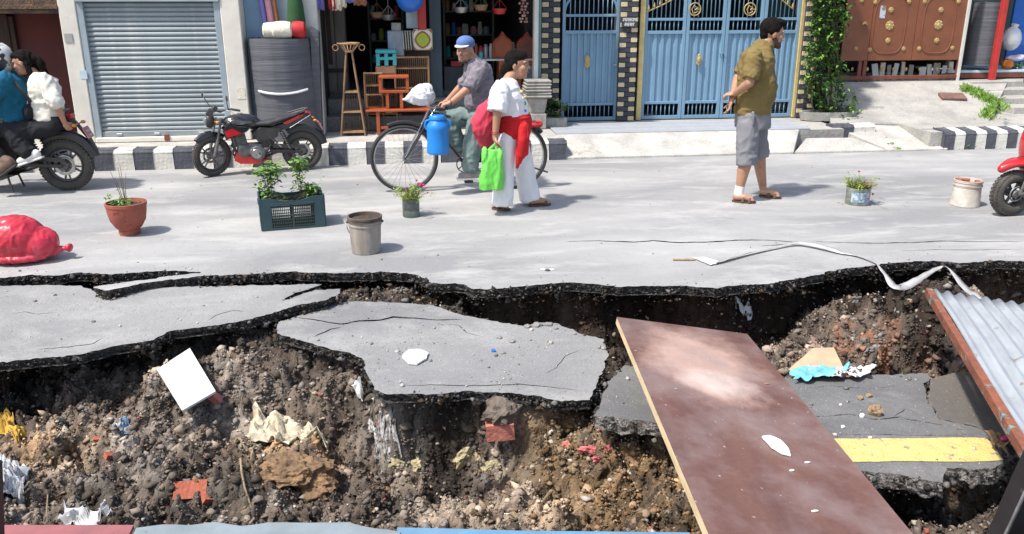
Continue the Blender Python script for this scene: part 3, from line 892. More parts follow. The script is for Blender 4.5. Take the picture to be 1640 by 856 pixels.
M['gold'] = mat('gold_paint', (0.56, 0.42, 0.17), (0.40, 0.29, 0.12), rough=.45, metal=.2, scale=10)
M['gold_frame'] = mat('gold_frame_paint', (0.60, 0.47, 0.20), (0.47, 0.36, 0.15), rough=.5, scale=12)
M['brown_gate'] = mat('brown_gate_paint', (0.235, 0.082, 0.038), (0.18, 0.062, 0.03), rough=.42, scale=3, wear=((0.30, 0.12, 0.06), 5, .66, .1))
M['brown_frame'] = mat('brown_gate_frame', (0.21, 0.06, 0.035), (0.12, 0.04, 0.028), rough=.6, scale=8)
M['foam'] = mat('dark_grey_foam', (0.105, 0.108, 0.122), (0.075, 0.077, 0.09), rough=.6, scale=1.2, stretch=(.6, .6, 14), bump=.5, bscale=3)
M['white_plastic'] = mat('white_plastic', (0.70, 0.70, 0.70), (0.60, 0.61, 0.62), rough=.35, scale=8, bump=.3, wear=((0.46, 0.43, 0.38), 9, .62, .12))
M['tape'] = mat('clear_tape', (0.75, 0.76, 0.78), (0.6, 0.61, 0.63), rough=.3, scale=10)
M['cane'] = mat('bamboo_cane', (0.33, 0.20, 0.105), (0.20, 0.115, 0.06), rough=.6, scale=14, stretch=(1, 1, .3))
M['orange_wood'] = mat('orange_lacquered_wood', (0.40, 0.088, 0.028), (0.30, 0.06, 0.02), rough=.4, scale=5)
M['red_paint'] = mat('red_paint', (0.50, 0.035, 0.03), (0.38, 0.03, 0.025), rough=.45, scale=6)
M['turq'] = mat('turquoise_plastic', (0.07, 0.40, 0.44), (0.05, 0.33, 0.37), rough=.35)
M['blue_pl'] = mat('blue_plastic', (0.02, 0.16, 0.62), (0.02, 0.13, 0.52), rough=.35)
M['grey_box'] = mat('grey_carton', (0.32, 0.36, 0.40), (0.25, 0.28, 0.32), rough=.7)
M['card'] = mat('cardboard', (0.36, 0.2, 0.12), (0.27, 0.15, 0.09), rough=.85)
M['pale_blue'] = mat('pale_blue_panel', (0.50, 0.62, 0.70), rough=.6)
M['green_cl'] = mat('dark_green_cloth', (0.025, 0.09, 0.03), (0.018, 0.06, 0.02), rough=.9)
M['pink_cl'] = mat('pink_cloth', (0.62, 0.22, 0.30), (0.55, 0.34, 0.38), rough=.9, scale=25)
M['cream_cl'] = mat('cream_cloth', (0.74, 0.70, 0.58), (0.62, 0.57, 0.46), rough=.9, scale=8, bump=.4)
M['red_cl'] = mat('red_cloth', (0.50, 0.02, 0.025), (0.38, 0.015, 0.02), rough=.7, scale=8)
M['violet_cl'] = mat('violet_cloth', (0.20, 0.19, 0.52), rough=.9)
M['brown_cl'] = mat('brown_cloth', (0.30, 0.12, 0.06), rough=.9)
M['lime'] = mat('lime_cloth', (0.42, 0.50, 0.06), rough=.9)
M['glass'] = mat('dim_glass', (0.16, 0.2, 0.21), rough=.12)
M['tin'] = mat('tin_can', (0.40, 0.42, 0.43), rough=.4, metal=.5)
M['leaf'] = mat('leaf_green', (0.085, 0.20, 0.03), (0.05, 0.125, 0.02), rough=.5, scale=10)
M['leaf_light'] = mat('leaf_light_green', (0.20, 0.34, 0.05), (0.12, 0.24, 0.035), rough=.5, scale=10)
M['leaf_dark'] = mat('leaf_dark_green', (0.035, 0.085, 0.025), (0.02, 0.05, 0.015), rough=.5, scale=10)
M['stem'] = mat('plant_stem', (0.17, 0.13, 0.075), (0.11, 0.085, 0.05), rough=.8)
M['potsoil'] = mat('potting_soil', (0.10, 0.07, 0.05), (0.045, 0.033, 0.026), rough=.95, scale=30, bump=.9)
M['pipe_grey'] = mat('grey_stone_tray', (0.36, 0.34, 0.31), (0.22, 0.21, 0.19), rough=.85, scale=14)

GR = .24   # pavement height
# ---- pavement on the left and in front of the shops
mb = MB(); mb.bx(-40, 2.0, 10.60, 30, -.06, GR - .004)
tag(mb.build('pavement', M['concrete'], bevel=.01), kind='structure')

def kerb(label, x0, x1, y0, w, z0, z1, wid=.226, first=0, slope=0.0):
    t = thing('kerb', label, 'kerb', (x0, y0, 0))
    n = int(round((x1 - x0) / wid))
    mb = MB()
    poly = [(0, z0), (w, z0), (w, z1 + slope), (.03, z1), (0, z1 - .03)]
    mb.prism(poly, .0015, wid - .0015, axis='x')
    me = [mb.mesh('kerb_stone', M['kerb_white'], bevel=.006), None]
    me[1] = me[0].copy(); me[1].materials[0] = M['kerb_black']
    for i in range(n):
        o = part('kerb_stone', me[(i + first) % 2], t, (i * wid, random.uniform(-.004, .004), random.uniform(-.005, .003)))
        o.rotation_euler = (0, 0, random.gauss(0, .006))
    return t
kerb('long black and white painted kerb along the left pavement', sx(150, 262, KERB_Y) - .226 * 10, 1.93, KERB_Y, .24, -.05, GR, first=1)
# broken end of the kerb, with dirt
# ---- concrete aprons in front of the gates
ax0, ax1 = 2.0, sx(1372, 230, 11)
ya = at(1000, 213, GR).y
mb = MB()
def ramp(mb, quad, thick=.2):
    mb.add([Vector(q) for q in quad] + [Vector((q[0], q[1], q[2] - thick)) for q in quad],
           [(0, 1, 2, 3), (7, 6, 5, 4), (0, 4, 5, 1), (1, 5, 6, 2), (2, 6, 7, 3), (3, 7, 4, 0)])
ramp(mb, [(ax0, KERB_Y, .03), (5.05, KERB_Y, .03), (5.35, ya, GR), (ax0 - .0, ya, GR)])
ramp(mb, [(5.06, KERB_Y, .028), (6.35, KERB_Y, .026), (5.95, ya - .32, .17), (5.30, ya - .32, .175)])
tag(mb.build('concrete_apron', M['concrete'], bevel=.008), kind='structure')
mb = MB()
ramp(mb, [(6.38, KERB_Y, .025), (7.22, KERB_Y, .025), (7.05, 11.35, .235), (6.0, 11.35, .235)])
tag(mb.build('driveway_apron', M['concrete'], bevel=.008), kind='structure')
# tiles in front of the gates
mb = MB(); mb.bx(2.003, 6.0, ya + .002, 12.4, 0, GR - .012)
tag(mb.build('paved_platform', M['concrete2']), kind='structure')
tp = thing('paving', 'strip of blue-grey paving tiles in front of the blue gates', 'paving', (2.0, ya, GR))
tb = MB(); tb.box((.195, .145, -.001), (.385, .285, .02)); tme = tb.mesh('tile', M['tile_blue'], bevel=.004)
rows = max(2, int((12.0 - ya) / .29))
for i in range(9):
    for j in range(rows):
        part('tile', tme, tp, (i * .39 + .003, j * .29 + .003, random.uniform(-.002, .002)))
# short painted kerb piece and right hand kerb
k2 = kerb('short painted kerb piece beside the climbing plant', sx(1333, 212, 11.0), sx(1400, 214, 11.0), 11.0, .2, .05, .265, wid=.156, first=0)
for i, ch in enumerate([c for c in k2.children]):
    ch.data = ch.data.copy(); ch.data.materials[0] = M['kerb_black'] if i < 2 else M['kerb_white']
kerb('black and white painted kerb at the right, in front of the steps', sx(1512, 225, KERB_Y + .02), sx(1512, 225, KERB_Y) + .152 * 26, KERB_Y + .02, .28, -.05, .24, wid=.152, first=1, slope=.02)
# ---- concrete driveway rising to the brown gate
GY2, GZ2 = 13.0, .64
mb = MB()
ramp(mb, [(6.05, 11.36, .236), (8.2, 11.0, .236), (9.9, 12.95, GZ2), (6.7, 12.95, GZ2)], .4)
ramp(mb, [(7.0, KERB_Y + .30, .245), (40, KERB_Y + .30, .245), (40, 11.55, .26), (7.9, 11.55, .26)], .4)
mb.bx(6.99, 8.35, 10.44, 11.5, 0, .233)
drv = mb.build('driveway', M['concrete2']); tag(drv, kind='structure')
bpy.context.view_layer.update()
mb = MB(); mb.bx(5.6, 40, 12.952, 16, 0, GZ2 + .0)
mb.bx(7.9, 40, 11.552, 12.95, -.1, .262)
tag(mb.build('gate_platform', M['concrete2']), kind='structure')
st_ = thing('steps', 'grey concrete steps at the right edge beside the grass', 'steps', (8.9, 12.0, .26))
xs0 = sx(1598, 160, 12.4) - 8.9
for i, (y, z) in enumerate(((11.75, .37), (12.1, .46), (12.45, .55), (12.8, .64))):
    mb = MB(); mb.bx(xs0 - .2 + i * .0, 30, y - 12.0, y - 12.0 + (.355 if i < 3 else .148), -.2, z - .26 - .002 * (3 - i))
    mb.build('step', M['concrete2'], st_, bevel=.01)
# drain cover lying on the driveway
def drv_hit(px, py):
    ok, p, n, i = drv.ray_cast(Vector((0, 0, CAM_H)), ray(px, py).normalized())
    return p.copy() if ok else at(px, py, .45)
pc = drv_hit(1525, 158)
mb = MB(); mb.box((0, 0, 0), (.36, .26, .04))
o = mb.build('drain_cover', mat('rusty_plate', (0.21, 0.10, 0.08), (0.11, 0.07, 0.06), rough=.8, scale=12), None, bevel=.008)
o.location = pc + Vector((0, 0, .03)); o.rotation_euler = (.22, 0, -.3)
tag(o, 'rusty brown metal plate lying on the concrete driveway', 'metal plate')

# ---- building with the roller shutter
YL = 10.95
bA = thing('shop_building', 'cream plastered building with closed grey roller shutter and maroon doorway', 'building', (0, YL, 0))
def L(*a): return a
xp0, xp1 = sx(125, 218, YL), sx(152, 215, YL)          # pillar 1
xq0, xq1 = sx(372, 210, YL), sx(402, 208, YL)          # pillar 2
def bpart(name, mats, boxes, parent, Y, bevel=.004):
    mb = MB()
    for b in boxes: mb.bx(b[0], b[1], b[2] - Y, b[3] - Y, b[4], b[5])
    return mb.build(name, mats, parent, bevel=bevel)
bpart('pillar', M['cream'], [(xp0, xp1, YL, YL + .5, GR, 3.2)], bA, YL, .01)
bpart('pillar', M['cream'], [(xq0 , xq1, YL, YL + .5, GR, 3.2)], bA, YL, .01)
zs = sz(260, 219, YL)
bpart('sill', M['cream'], [(xp1 + .002, xq0 - .002, YL - .015, YL + .4, GR, zs)], bA, YL, .01)
bpart('lintel', M['cream'], [(xp1 + .002, xq0 - .002, YL + .002, YL + .5, 2.42, 3.2)], bA, YL)
bpart('shutter_box', M['rail_blue'], [(xp1 + .003, xq0 - .003, YL - .02, YL + .3, sz(240, 3, YL), 2.42)], bA, YL)
sh = bpart('shutter', M['dark_in'], [(xp1 + .076, xq0 - .076, YL + .11, YL + .13, zs, 2.3)], bA, YL)
for q_ in ((xp1 + .003, xp1 + .075), (xq0 - .075, xq0 - .003)): bpart('guide_rail', M['rail_blue'], [(q_[0], q_[1], YL + .01, YL + .1, zs, 2.3)], sh, YL)
# slat profile
pitch_ = .0565
mb = MB(); w_ = (xq0 - xp1 - .15)
prof = [(-.0, 0), (-.012, .010), (-.016, .024), (-.012, .040), (-.002, .050), (.004, .0545), (.012, .0545), (.012, 0)]
mb.prism([(a, b) for a, b in prof], 0, w_, axis='x')
sme = mb.mesh('slat', M['shutter'])
nsl = int((2.3 - zs - .07) / pitch_)
for i in range(nsl):
    part('slat', sme, sh, (xp1 + .075, .06 + random.uniform(-.001, .001), zs + .07 + i * pitch_))
o = bpart('bottom_rail', M['shutter'], [(xp1 + .077, xq0 - .077, YL + .03, YL + .075, zs + .004, zs + .068)], sh, YL)
for fx in (.12, .42, .78):
    mb = MB(); x = xp1 + .1 + w_ * fx; mb.bx(x - .035, x + .035, -.004 + .02, .03, zs + .015, zs + .045); mb.build('lock', M['tin'], sh, bevel=.004)
mb = MB(); xx = sx(292 * .9 + 5, 219, YL); mb.bx(xx - .03, xx + .03, -.03, .0, zs - .05, zs + .03); mb.build('padlock', M['brown_frame'], sh, bevel=.004)
p_ = on(110, 61, YL)
mb = MB(); mb.bx(p_.x - .045, p_.x + .045, -.008, 0, p_.z - .05, p_.z + .05)
mb.build('number_plate', mat('faded_plate', (0.36, 0.36, 0.33), rough=.6), bA)
# doorway recess
mb = MB()
mb.bx(-6.6, xp0 + .0, 1.0, 1.06, GR, 3.2); mb.bx(xp0 - .001, xp0 + .05, .501, 1.0, GR, 3.2); mb.bx(-6.6, -6.55, 0, 1, GR, 3.2)
mb.build('doorway_wall', M['maroon'], bA)
bpart('doorway_ceiling', M['dark_in'], [(-6.55, xp0 - .002, YL + .12, YL + 1.0, sz(40, 22, YL + .3), 3.2)], bA, YL)
bpart('door_lintel', M['lintel_wood'], [(-6.55, xp0 - .002, YL + .02, YL + .118, sz(40, 22, YL), 3.2), (-6.55, xp0 - .002, YL - .01, YL + .018, sz(40, 15, YL), sz(40, 8, YL))], bA, YL)
dx1 = sx(28, 60, YL + .98)
dr = bpart('door', M['dark_wood'], [(dx1 - .8, dx1, YL + .93, YL + .998, GR, sz(20, 26, YL + .95))], bA, YL, .008)
for x0_ in (-.36, -.74):
    for zz in (.45, 1.2):
        mb = MB(); mb.bx(dx1 + x0_, dx1 + x0_ + .3, -.02 + .93, .928, zz, zz + .55); mb.build('door_panel', M['dark_wood'], dr, bevel=.01)

# ---- the two open shops
YS = 11.15
bB = thing('shop_building', 'open fronted dark shops with blue side wall and granite steps', 'building', (0, YS, 0))
xb1 = sx(428, 100, YS); xg0, xg1 = sx(487, 60, YS), sx(514, 120, YS)
bpart('blue_wall', M['wall_blue'], [(xq1 + .003, xb1, YS + .1, YS + .4, GR, 3.2)], bB, YS)
bpart('pale_wall', M['pale_blue'], [(xb1 + .001, sx(465, 60, YS), YS + .16, YS + .4, GR, 3.2)], bB, YS)
bpart('pillar', M['white_wall'], [(sx(465, 60, YS) + .002, xg1, YS + .05, YS + .45, GR, 3.2)], bB, YS, .01)
FZ = sz(640, 157, 11.9)
bpart('granite_step', M['granite'], [(xg1 + .002, 1.75, 11.5, 11.85, GR, GR + (FZ - GR) / 2)], bB, YS, .008)
bpart('granite_step', M['granite'], [(xg1 + .002, 1.75, 11.852, 12.2, GR, FZ)], bB, YS, .008)
bpart('floor', M['concrete2'], [(xg1 + .0, 1.78, 12.201, 15.2, GR, FZ - .005)], bB, YS)
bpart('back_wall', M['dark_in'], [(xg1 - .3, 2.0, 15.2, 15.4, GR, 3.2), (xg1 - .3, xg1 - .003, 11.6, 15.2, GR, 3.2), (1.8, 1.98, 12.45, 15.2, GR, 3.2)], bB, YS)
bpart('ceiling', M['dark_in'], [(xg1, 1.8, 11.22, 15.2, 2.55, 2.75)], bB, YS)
bpart('fascia', M['white_wall'], [(xq1, 1.98, 11.1, 11.2, 2.5, 3.2)], bB, YS)
xd = sx(688, 60, 12.0)
bpart('dividing_wall', mat('slate_blue_wall', (0.05, 0.075, 0.095), rough=.7), [(xd, sx(708, 60, 11.7), 11.9, 13.6, FZ - .0, 2.55)], bB, YS)
xt = sx(854, 60, 11.7)
bpart('pillar', M['white_wall'], [(xt, xt + .06, 11.62, 11.75, GR, 3.2)], bB, YS)
bpart('pillar', mat('teal_pipe_paint', (0.12, 0.22, 0.22), rough=.6), [(xt + .062, sx(866, 60, 11.7), 11.66, 11.78, GR, 3.2)], bB, YS)
# roof slab joining everything and parapet, above the picture
bpart('roof_slab', M['concrete'], [(-6.6, 2.0, 10.97, 15.4, 3.202, 3.4)], bB, YS)

# grey cupboard doors in the first shop
tC = thing('cupboard', 'tall grey wooden double doors just inside the first shop', 'cupboard', (0, 12.35, FZ))
x0c, x1c = sx(521, 100, 12.35), sx(556, 100, 12.35)
z1c = 2.0
mb = MB(); mb.bx(x0c, x1c, .03, .3, 0, z1c); mb.build('carcass', M['grey_wood'], tC, bevel=.005)
wd = (x1c - x0c) / 2
for i in range(2):
    mb = MB(); mb.bx(x0c + wd * i + .006, x0c + wd * (i + 1) - .006, 0, .028, .04, z1c - .02)
    d = mb.build('door', M['grey_wood'], tC, bevel=.006)
    mb = MB(); mb.bx(x0c + wd * i + .045, x0c + wd * (i + 1) - .045, -.006, -.001, .42, z1c - .15); mb.build('door_panel', M['dark_wood'] if i == 0 else M['grey_wood'], d)
    mb = MB(); mb.bx(x0c + wd * i + .04, x0c + wd * (i + 1) - .04, -.008, -.001, .09, .28); mb.build('door_panel', M['grey_wood'], d)
mb = MB(); mb.bx(x0c + .004, x1c - .004, -.012, -.001, .31, .37); mb.build('rail', M['dark_wood'], tC)

# ---- black and cream clad pillars
def brick_pillar(label, x0, x1, Y, ztop=2.75):
    t = thing('brick_pillar', label, 'pillar', (x0, Y, GR))
    W = x1 - x0; h = .0685
    mb = MB(); mb.bx(.004, W - .004, .008, .36, 0, ztop - GR); mb.build('core', M['mortar'], t)
    a = W * .38
    def mk(w, m):
        mb = MB(); mb.box((w / 2, 0, h / 2), (w - .008, .02, h - .008)); return mb.mesh('brick', m, bevel=.003)
    sc_, sb = mk(a, M['brick_cream']), mk(W - a, M['brick_black'])
    sb2 = mk(W - a, M['brick_black'])
    for i in range(int((ztop - GR) / h)):
        k = i % 2
        part('brick', sc_, t, (0 if k else W - a, random.uniform(-.003, .003), i * h))
        part('brick', sb, t, (a if k else 0, random.uniform(-.004, .004), i * h))
    return t
YP = 11.95
bp1 = brick_pillar('black and cream tiled pillar left of the small blue gate', sx(867, 100, YP), sx(896, 100, YP), YP)
bp2 = brick_pillar('black and cream tiled pillar with a name plate between the two blue gates', sx(991, 100, YP), sx(1019, 100, YP), YP)
bp3 = brick_pillar('black and cream tiled pillar partly hidden by the climbing plant', sx(1283, 100, YP), sx(1309, 100, YP), YP)
# name plate: white strokes on a dark plate
p0, p1 = on(996, 28, YP - .03), on(1020, 44, YP - .03)
tpn = thing('name_plate', 'small dark name plate with two rows of white letters on the middle pillar', 'name plate', ((p0.x + p1.x) / 2, YP - .03, (p0.z + p1.z) / 2))
hw, hh = (p1.x - p0.x) / 2, (p0.z - p1.z) / 2
mb = MB(); mb.box((0, 0, 0), (hw * 2, .02, hh * 2)); mb.build('plate', M['brick_black'], tpn, bevel=.003)
lw = mat('white_lettering', (0.82, 0.82, 0.80), rough=.5)
for row, (zc, wl) in enumerate(((hh * .48, .92), (-hh * .45, .68))):
    mb = MB()
    mb.bx(-hw * wl, hw * wl, -.014, -.011, zc + hh * .26, zc + hh * .34)
    x = -hw * wl
    k = 0
    while x < hw * wl - .012:
        mb.bx(x + .013, x + .019, -.014, -.011, zc - hh * .32, zc + hh * .27)
        mb.bx(x + .002, x + .014, -.014, -.011, zc - hh * (.05 if k % 2 else .2), zc + hh * .04)
        mb.bx(x + .001, x + .006, -.014, -.011, zc - hh * .1, zc + hh * (.2 if k % 3 else .0))
        x += .0235; k += 1
    mb.build('lettering', lw, tpn)

# ---- blue gates
YG = 12.05
def pleats(x0, x1, z0, z1, n, d=.022):
    pts = []
    w = (x1 - x0) / n
    for i in range(n):
        a = x0 + i * w
        pts += [(a, 0), (a + w * .42, 0), (a + w * .5, d), (a + w * .92, d)]
    pts.append((x1, 0))
    poly = pts + [(x, y + .003) for x, y in pts[::-1]]
    mb = MB(); mb.prism(poly, z0, z1, axis='z'); return mb
def gate_leaf(parent, x0, x1, zb, zt, arch=None, rails=(), npl=7, bars=7, emblem=False, base=0.0, arcpeak=None):
    """rails: (bottom rail top z, panel top z, upper rail z)"""
    z1, z2, z3 = rails
    fr = .045
    mb = MB()
    mb.bx(x0, x0 + fr, -.02, .02, zb, zt); mb.bx(x1 - fr, x1, -.02, .02, zb, zt)
    for za, zb_ in ((zb, zb + .05), (z1 - .02, z1 + .02), (z2 - .02, z2 + .025), (z3 - .018, z3 + .018)):
        mb.bx(x0 + fr, x1 - fr, -.018, .018, za, zb_)
    if zt > z3 + .1 and arch is None: mb.bx(x0 + fr, x1 - fr, -.018, .018, zt - .04, zt)
    f = mb.build('gate_frame', M['gate_blue'], parent, bevel=.003)
    p = pleats(x0 + fr, x1 - fr, z1 + .02, z2 - .02, npl).build('gate_panel', M['gate_blue'], parent)
    bw = (x1 - x0 - 2 * fr) / (bars + 1)
    for (a, b) in ((zb + .05, z1 - .02), (z2 + .025, z3 - .018), (z3 + .018, zt - .04)):
        m_ = MB(); m_.tube([(0, 0, a), (0, 0, b)], .008, 6); me_ = m_.mesh('bar', M['gate_blue'], True)
        for i in range(bars):
            xx = x0 + fr + bw * (i + 1)
            if arch is not None and b > z3 + .1:
                R_ = (x1 - x0) / 2 - fr; cx = (x0 + x1) / 2
                top = z3 + .02 + arch * math.sqrt(max(.02, 1 - ((xx - cx) / R_) ** 2))
                m2 = MB(); m2.tube([(0, 0, a), (0, 0, top)], .008, 6); part('bar', m2.mesh('bar', M['gate_blue'], True), parent, (xx, 0, 0))
            else:
                part('bar', me_, parent, (xx, 0, 0))
    if arch is not None:
        R_ = (x1 - x0) / 2 - fr * .6; cx = (x0 + x1) / 2
        m_ = MB(); m_.tube([(cx + R_ * math.cos(a), 0, z3 + .02 + arch * math.sin(a)) for a in [PI * i / 20 for i in range(21)]], .018, 6)
        m_.build('arch', M['gate_blue'], parent, smooth=True)
def G_z(py): return sz(1100, py, YG)
zb = G_z(190) ; z1 = G_z(164); z2 = G_z(52); z3 = G_z(25)
gs = thing('gate', 'small blue metal gate with arched top and gold emblem', 'gate', (0, YG, 0))
gx0, gx1 = sx(898, 120, YG), sx(990, 120, YG)
gate_leaf(gs, gx0 + .01, gx1 - .01, sz(945, 193, YG), 2.32, arch=.33, rails=(sz(945, 167, YG), sz(945, 52, YG), sz(945, 25, YG)), npl=8, bars=10)
def plaque(parent, px, py, Y, w, h):
    c = on(px, py, Y)
    mb = MB(); mb.box((c.x, -.03, c.z), (w, .02, h)); mb.ball((c.x, -.042, c.z), (w * .4, .012, h * .38)); mb.ball((c.x, -.03, c.z + h * .55), (w * .3, .012, h * .16)); mb.ball((c.x, -.03, c.z - h * .55), (w * .3, .012, h * .16))
    return mb.build('emblem', M['gold'], parent, smooth=True)
plaque(gs, 940, 99, YG, .07, .13)
mb = MB(); c = on(984, 104, YG); mb.box((c.x, -.035, c.z), (.05, .03, .02)); mb.build('latch', M['tin'], gs)
gb = thing('gate', 'wide blue four-leaf metal gate in a gold frame', 'gate', (0, YG, 0))
bx_ = [sx(p, 120, YG) for p in (1028, 1094, 1156, 1215, 1272)]
for i in range(4):
    gate_leaf(gb, bx_[i] + .004, bx_[i + 1] - .004, sz(1150, 189, YG), 2.35, rails=(sz(1150, 163, YG), sz(1150, 52, YG), sz(1150, 31, YG)), npl=(5, 5, 5, 5)[i], bars=(7, 7, 6, 6)[i])
fx0, fx1 = sx(1020, 120, YG), sx(1283, 120, YG)
mb = MB(); mb.bx(fx0, bx_[0], -.05, .03, GR, 2.42); mb.bx(bx_[4], fx1 - .02, -.05, .03, GR, 2.42); mb.bx(fx0, fx1 - .02, -.05, .03, 2.422, 2.48)
mb.build('gold_frame', M['gold_frame'], gb, bevel=.004)
mb = MB(); mb.bx(gx0 - .0, gx1, .05, .12, GR - .01, sz(945, 193, YG) - .01); mb.bx(fx0, fx1, .05, .12, GR - .01, sz(1150, 189, YG) - .01)
mb.build('threshold', M['mortar'], gb)
for px_ in (1112, 1200):
    c = on(px_, 15, YG)
    mb = MB(); mb.torus((c.x, -.028, c.z), .085, .008, 'y', 28, 6)
    mb.tube([(c.x - .02, -.028, c.z - .06), (c.x - .045, -.028, c.z), (c.x - .01, -.028, c.z + .055)], .007, 6)
    mb.tube([(c.x + .0, -.028, c.z + .035), (c.x + .04, -.028, c.z + .02), (c.x + .005, -.028, c.z - .005), (c.x + .045, -.028, c.z - .03), (c.x - .005, -.028, c.z - .055)], .008, 6)
    mb.tube([(c.x + .02, -.028, c.z + .0), (c.x + .075, -.028, c.z)], .006, 6)
    mb.build('round_emblem', M['gold'], gb, smooth=True)
plaque(gb, 1118, 96, YG, .06, .12)
# gold spearheads following a curved rail
def spears(pxs):
    crv = [on(a, b, YG) for a, b in pxs]
    mb = MB(); mb.tube([(c.x, -.03, c.z) for c in crv], .008, 6); mb.build('curved_rail', M['gold'], gb, smooth=True)
    m_ = MB(); m_.lathe([(.0, 0), (.008, .0), (.012, .03), (.018, .045), (.0, .10)], n=8); me_ = m_.mesh('spearhead', M['gold'], True)
    for c in crv[::1]: part('spearhead', me_, gb, (c.x, -.03, c.z - .01))
spears([(1030, 21), (1038, 18), (1047, 14), (1056, 10), (1066, 5), (1076, -1), (1086, -9)])
spears([(1246, -4), (1253, 2), (1260, 8), (1268, 14)])
mb = MB(); c = on(1154, 85, YG); mb.box((c.x, -.03, c.z), (.07, .02, .015)); mb.tube([(c.x, -.04, c.z + .01), (c.x, -.04, c.z - .05)], .007, 6); mb.build('latch', M['gate_blue'], gb)
# passage behind the gates: near-black house walls and unseen roof, added to keep it dark
bG = thing('house', 'passage and house with added dark walls and roof behind the blue gates', 'building', (0, 12.5, 0))
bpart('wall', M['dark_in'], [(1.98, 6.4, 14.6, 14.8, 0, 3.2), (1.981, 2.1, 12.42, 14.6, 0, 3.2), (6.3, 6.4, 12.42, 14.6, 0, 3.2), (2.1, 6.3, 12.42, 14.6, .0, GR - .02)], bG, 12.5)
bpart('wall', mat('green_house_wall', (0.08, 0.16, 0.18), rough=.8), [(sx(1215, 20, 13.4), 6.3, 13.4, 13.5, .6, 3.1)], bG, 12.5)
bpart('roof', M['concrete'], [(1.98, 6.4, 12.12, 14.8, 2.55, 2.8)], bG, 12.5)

# ---- brown gate
gw = thing('gate', 'brown metal gate with brass rosettes standing above the concrete driveway', 'gate', (0, GY2, 0))
zb2 = sz(1450, 97, GY2)
gxs = [sx(p, 60, GY2) for p in (1349, 1393, 1464, 1541)]
for i in range(3):
    mb = MB(); mb.bx(gxs[i] + .003, gxs[i + 1] - .003, -.015, .02, zb2, 2.6)
    lf = mb.build('gate_leaf', M['brown_gate'], gw, bevel=.006)
    if i:
        cc = on(1424 if i == 1 else 1502, 40, GY2)
        mb = MB()
        pts = []
        rx, rz = .27, .44
        for k in range(41):
            a = 2 * PI * k / 40
            e = .55
            pts.append((cc.x + rx * math.copysign(abs(math.cos(a)) ** e, math.cos(a)), -.017, cc.z + rz * math.copysign(abs(math.sin(a)) ** e, math.sin(a))))
        mb.tube(pts, .011, 6, caps=False); mb.build('moulding', M['brown_gate'], lf, smooth=True)
mb = MB()
zf = sz(1450, 129, GY2)
for p in (1376, 1384, 1534): x = sx(p, 110, GY2); mb.bx(x - .03, x + .03, -.02, .02, zf + .0, zb2 - .002)
mb.bx(gxs[0] - .1, gxs[3] + .02, -.03, .03, sz(1450, 127, GY2), sz(1450, 121, GY2)); 
mb.build('bottom_frame', M['brown_frame'], gw, bevel=.004)
def rosette(px, py, r):
    c = on(px, py, GY2)
    mb = MB()
    mb.lathe([(0, -.032), (r * .25, -.034), (r * .35, -.026), (r * .55, -.03), (r * .7, -.022), (r, -.016)], (c.x, 0, c.z), 16, 'y')
    for k in range(8):
        a = k * PI / 4; mb.ball((c.x + r * .8 * math.cos(a), -.024, c.z + r * .8 * math.sin(a)), (r * .22, .008, r * .22), 6, 4)
    mb.build('rosette', M['gold'], gw, smooth=True)
for px_, py_, r_ in ((1424, 41, .072), (1426, 16, .042), (1421, 65, .042), (1502, 40, .072), (1506, 16, .042), (1499, 65, .042), (1379, 1, .032), (1401, 4, .032), (1455, 3, .032), (1480, 3, .032), (1534, 3, .032),
                   (1370, 78, .034), (1392, 80, .034), (1446, 78, .034), (1471, 78, .034), (1524, 77, .034)):
    rosette(px_, py_, r_)
mb = MB(); c = on(1383, 37, GY2); mb.box((c.x, -.03, c.z), (.05, .02, .04)); mb.tube([(c.x - .04, -.04, c.z - .02), (c.x, -.06, c.z - .0), (c.x + .04, -.04, c.z - .02)], .012, 6); mb.build('handle', M['gold'], gw)
mb = MB(); c = on(1413, 19, GY2); mb.bx(c.x - .045, c.x + .045, -.02, -.0155, c.z - .10, c.z + .09); o = mb.build('sticker', mat('peeling_sticker', (0.5, 0.56, 0.6), (0.22, 0.16, 0.14), rough=.6, scale=12, lo=.45, hi=.52), gw)
for px_ in (1364, 1388, 1412, 1430, 1450, 1472, 1500, 1520):
    c = on(px_, 111, GY2 + .1); mb = MB(); mb.ball((c.x, .08, c.z), (.025, .015, .035), 8, 6); mb.build('knob', M['gold'], gw, smooth=True)
# clutter behind the brown gate: worn papers and boards leaning on its foot
random.seed(12)
ppx = [1402, 1413, 1424, 1434, 1446, 1459, 1478, 1489, 1500, 1512, 1523]
for i, px_ in enumerate(ppx):
    c = on(px_, 112, GY2 + .2)
    mb = MB(); w = random.uniform(.07, .13); h = random.uniform(.2, .3)
    mb.box((0, 0, h / 2), (w, random.uniform(.01, .04), h), (random.uniform(-.2, .1), random.uniform(-.15, .15), random.uniform(-.4, .4)))
    o = mb.build('paper_bundle', [M['white_plastic'], M['cream_cl'], M['concrete2']][i % 3], None, bevel=.004)
    o.location = (c.x, GY2 + .2, GZ2)
    tag(o, 'worn %s paper bundle, %s from the left under the brown gate' % (['white', 'cream', 'grey'][i % 3], ['first', 'second', 'third', 'fourth', 'fifth', 'sixth', 'seventh', 'eighth', 'ninth', 'tenth', 'last'][i]), 'paper bundle', 'paper bundles behind the brown gate')
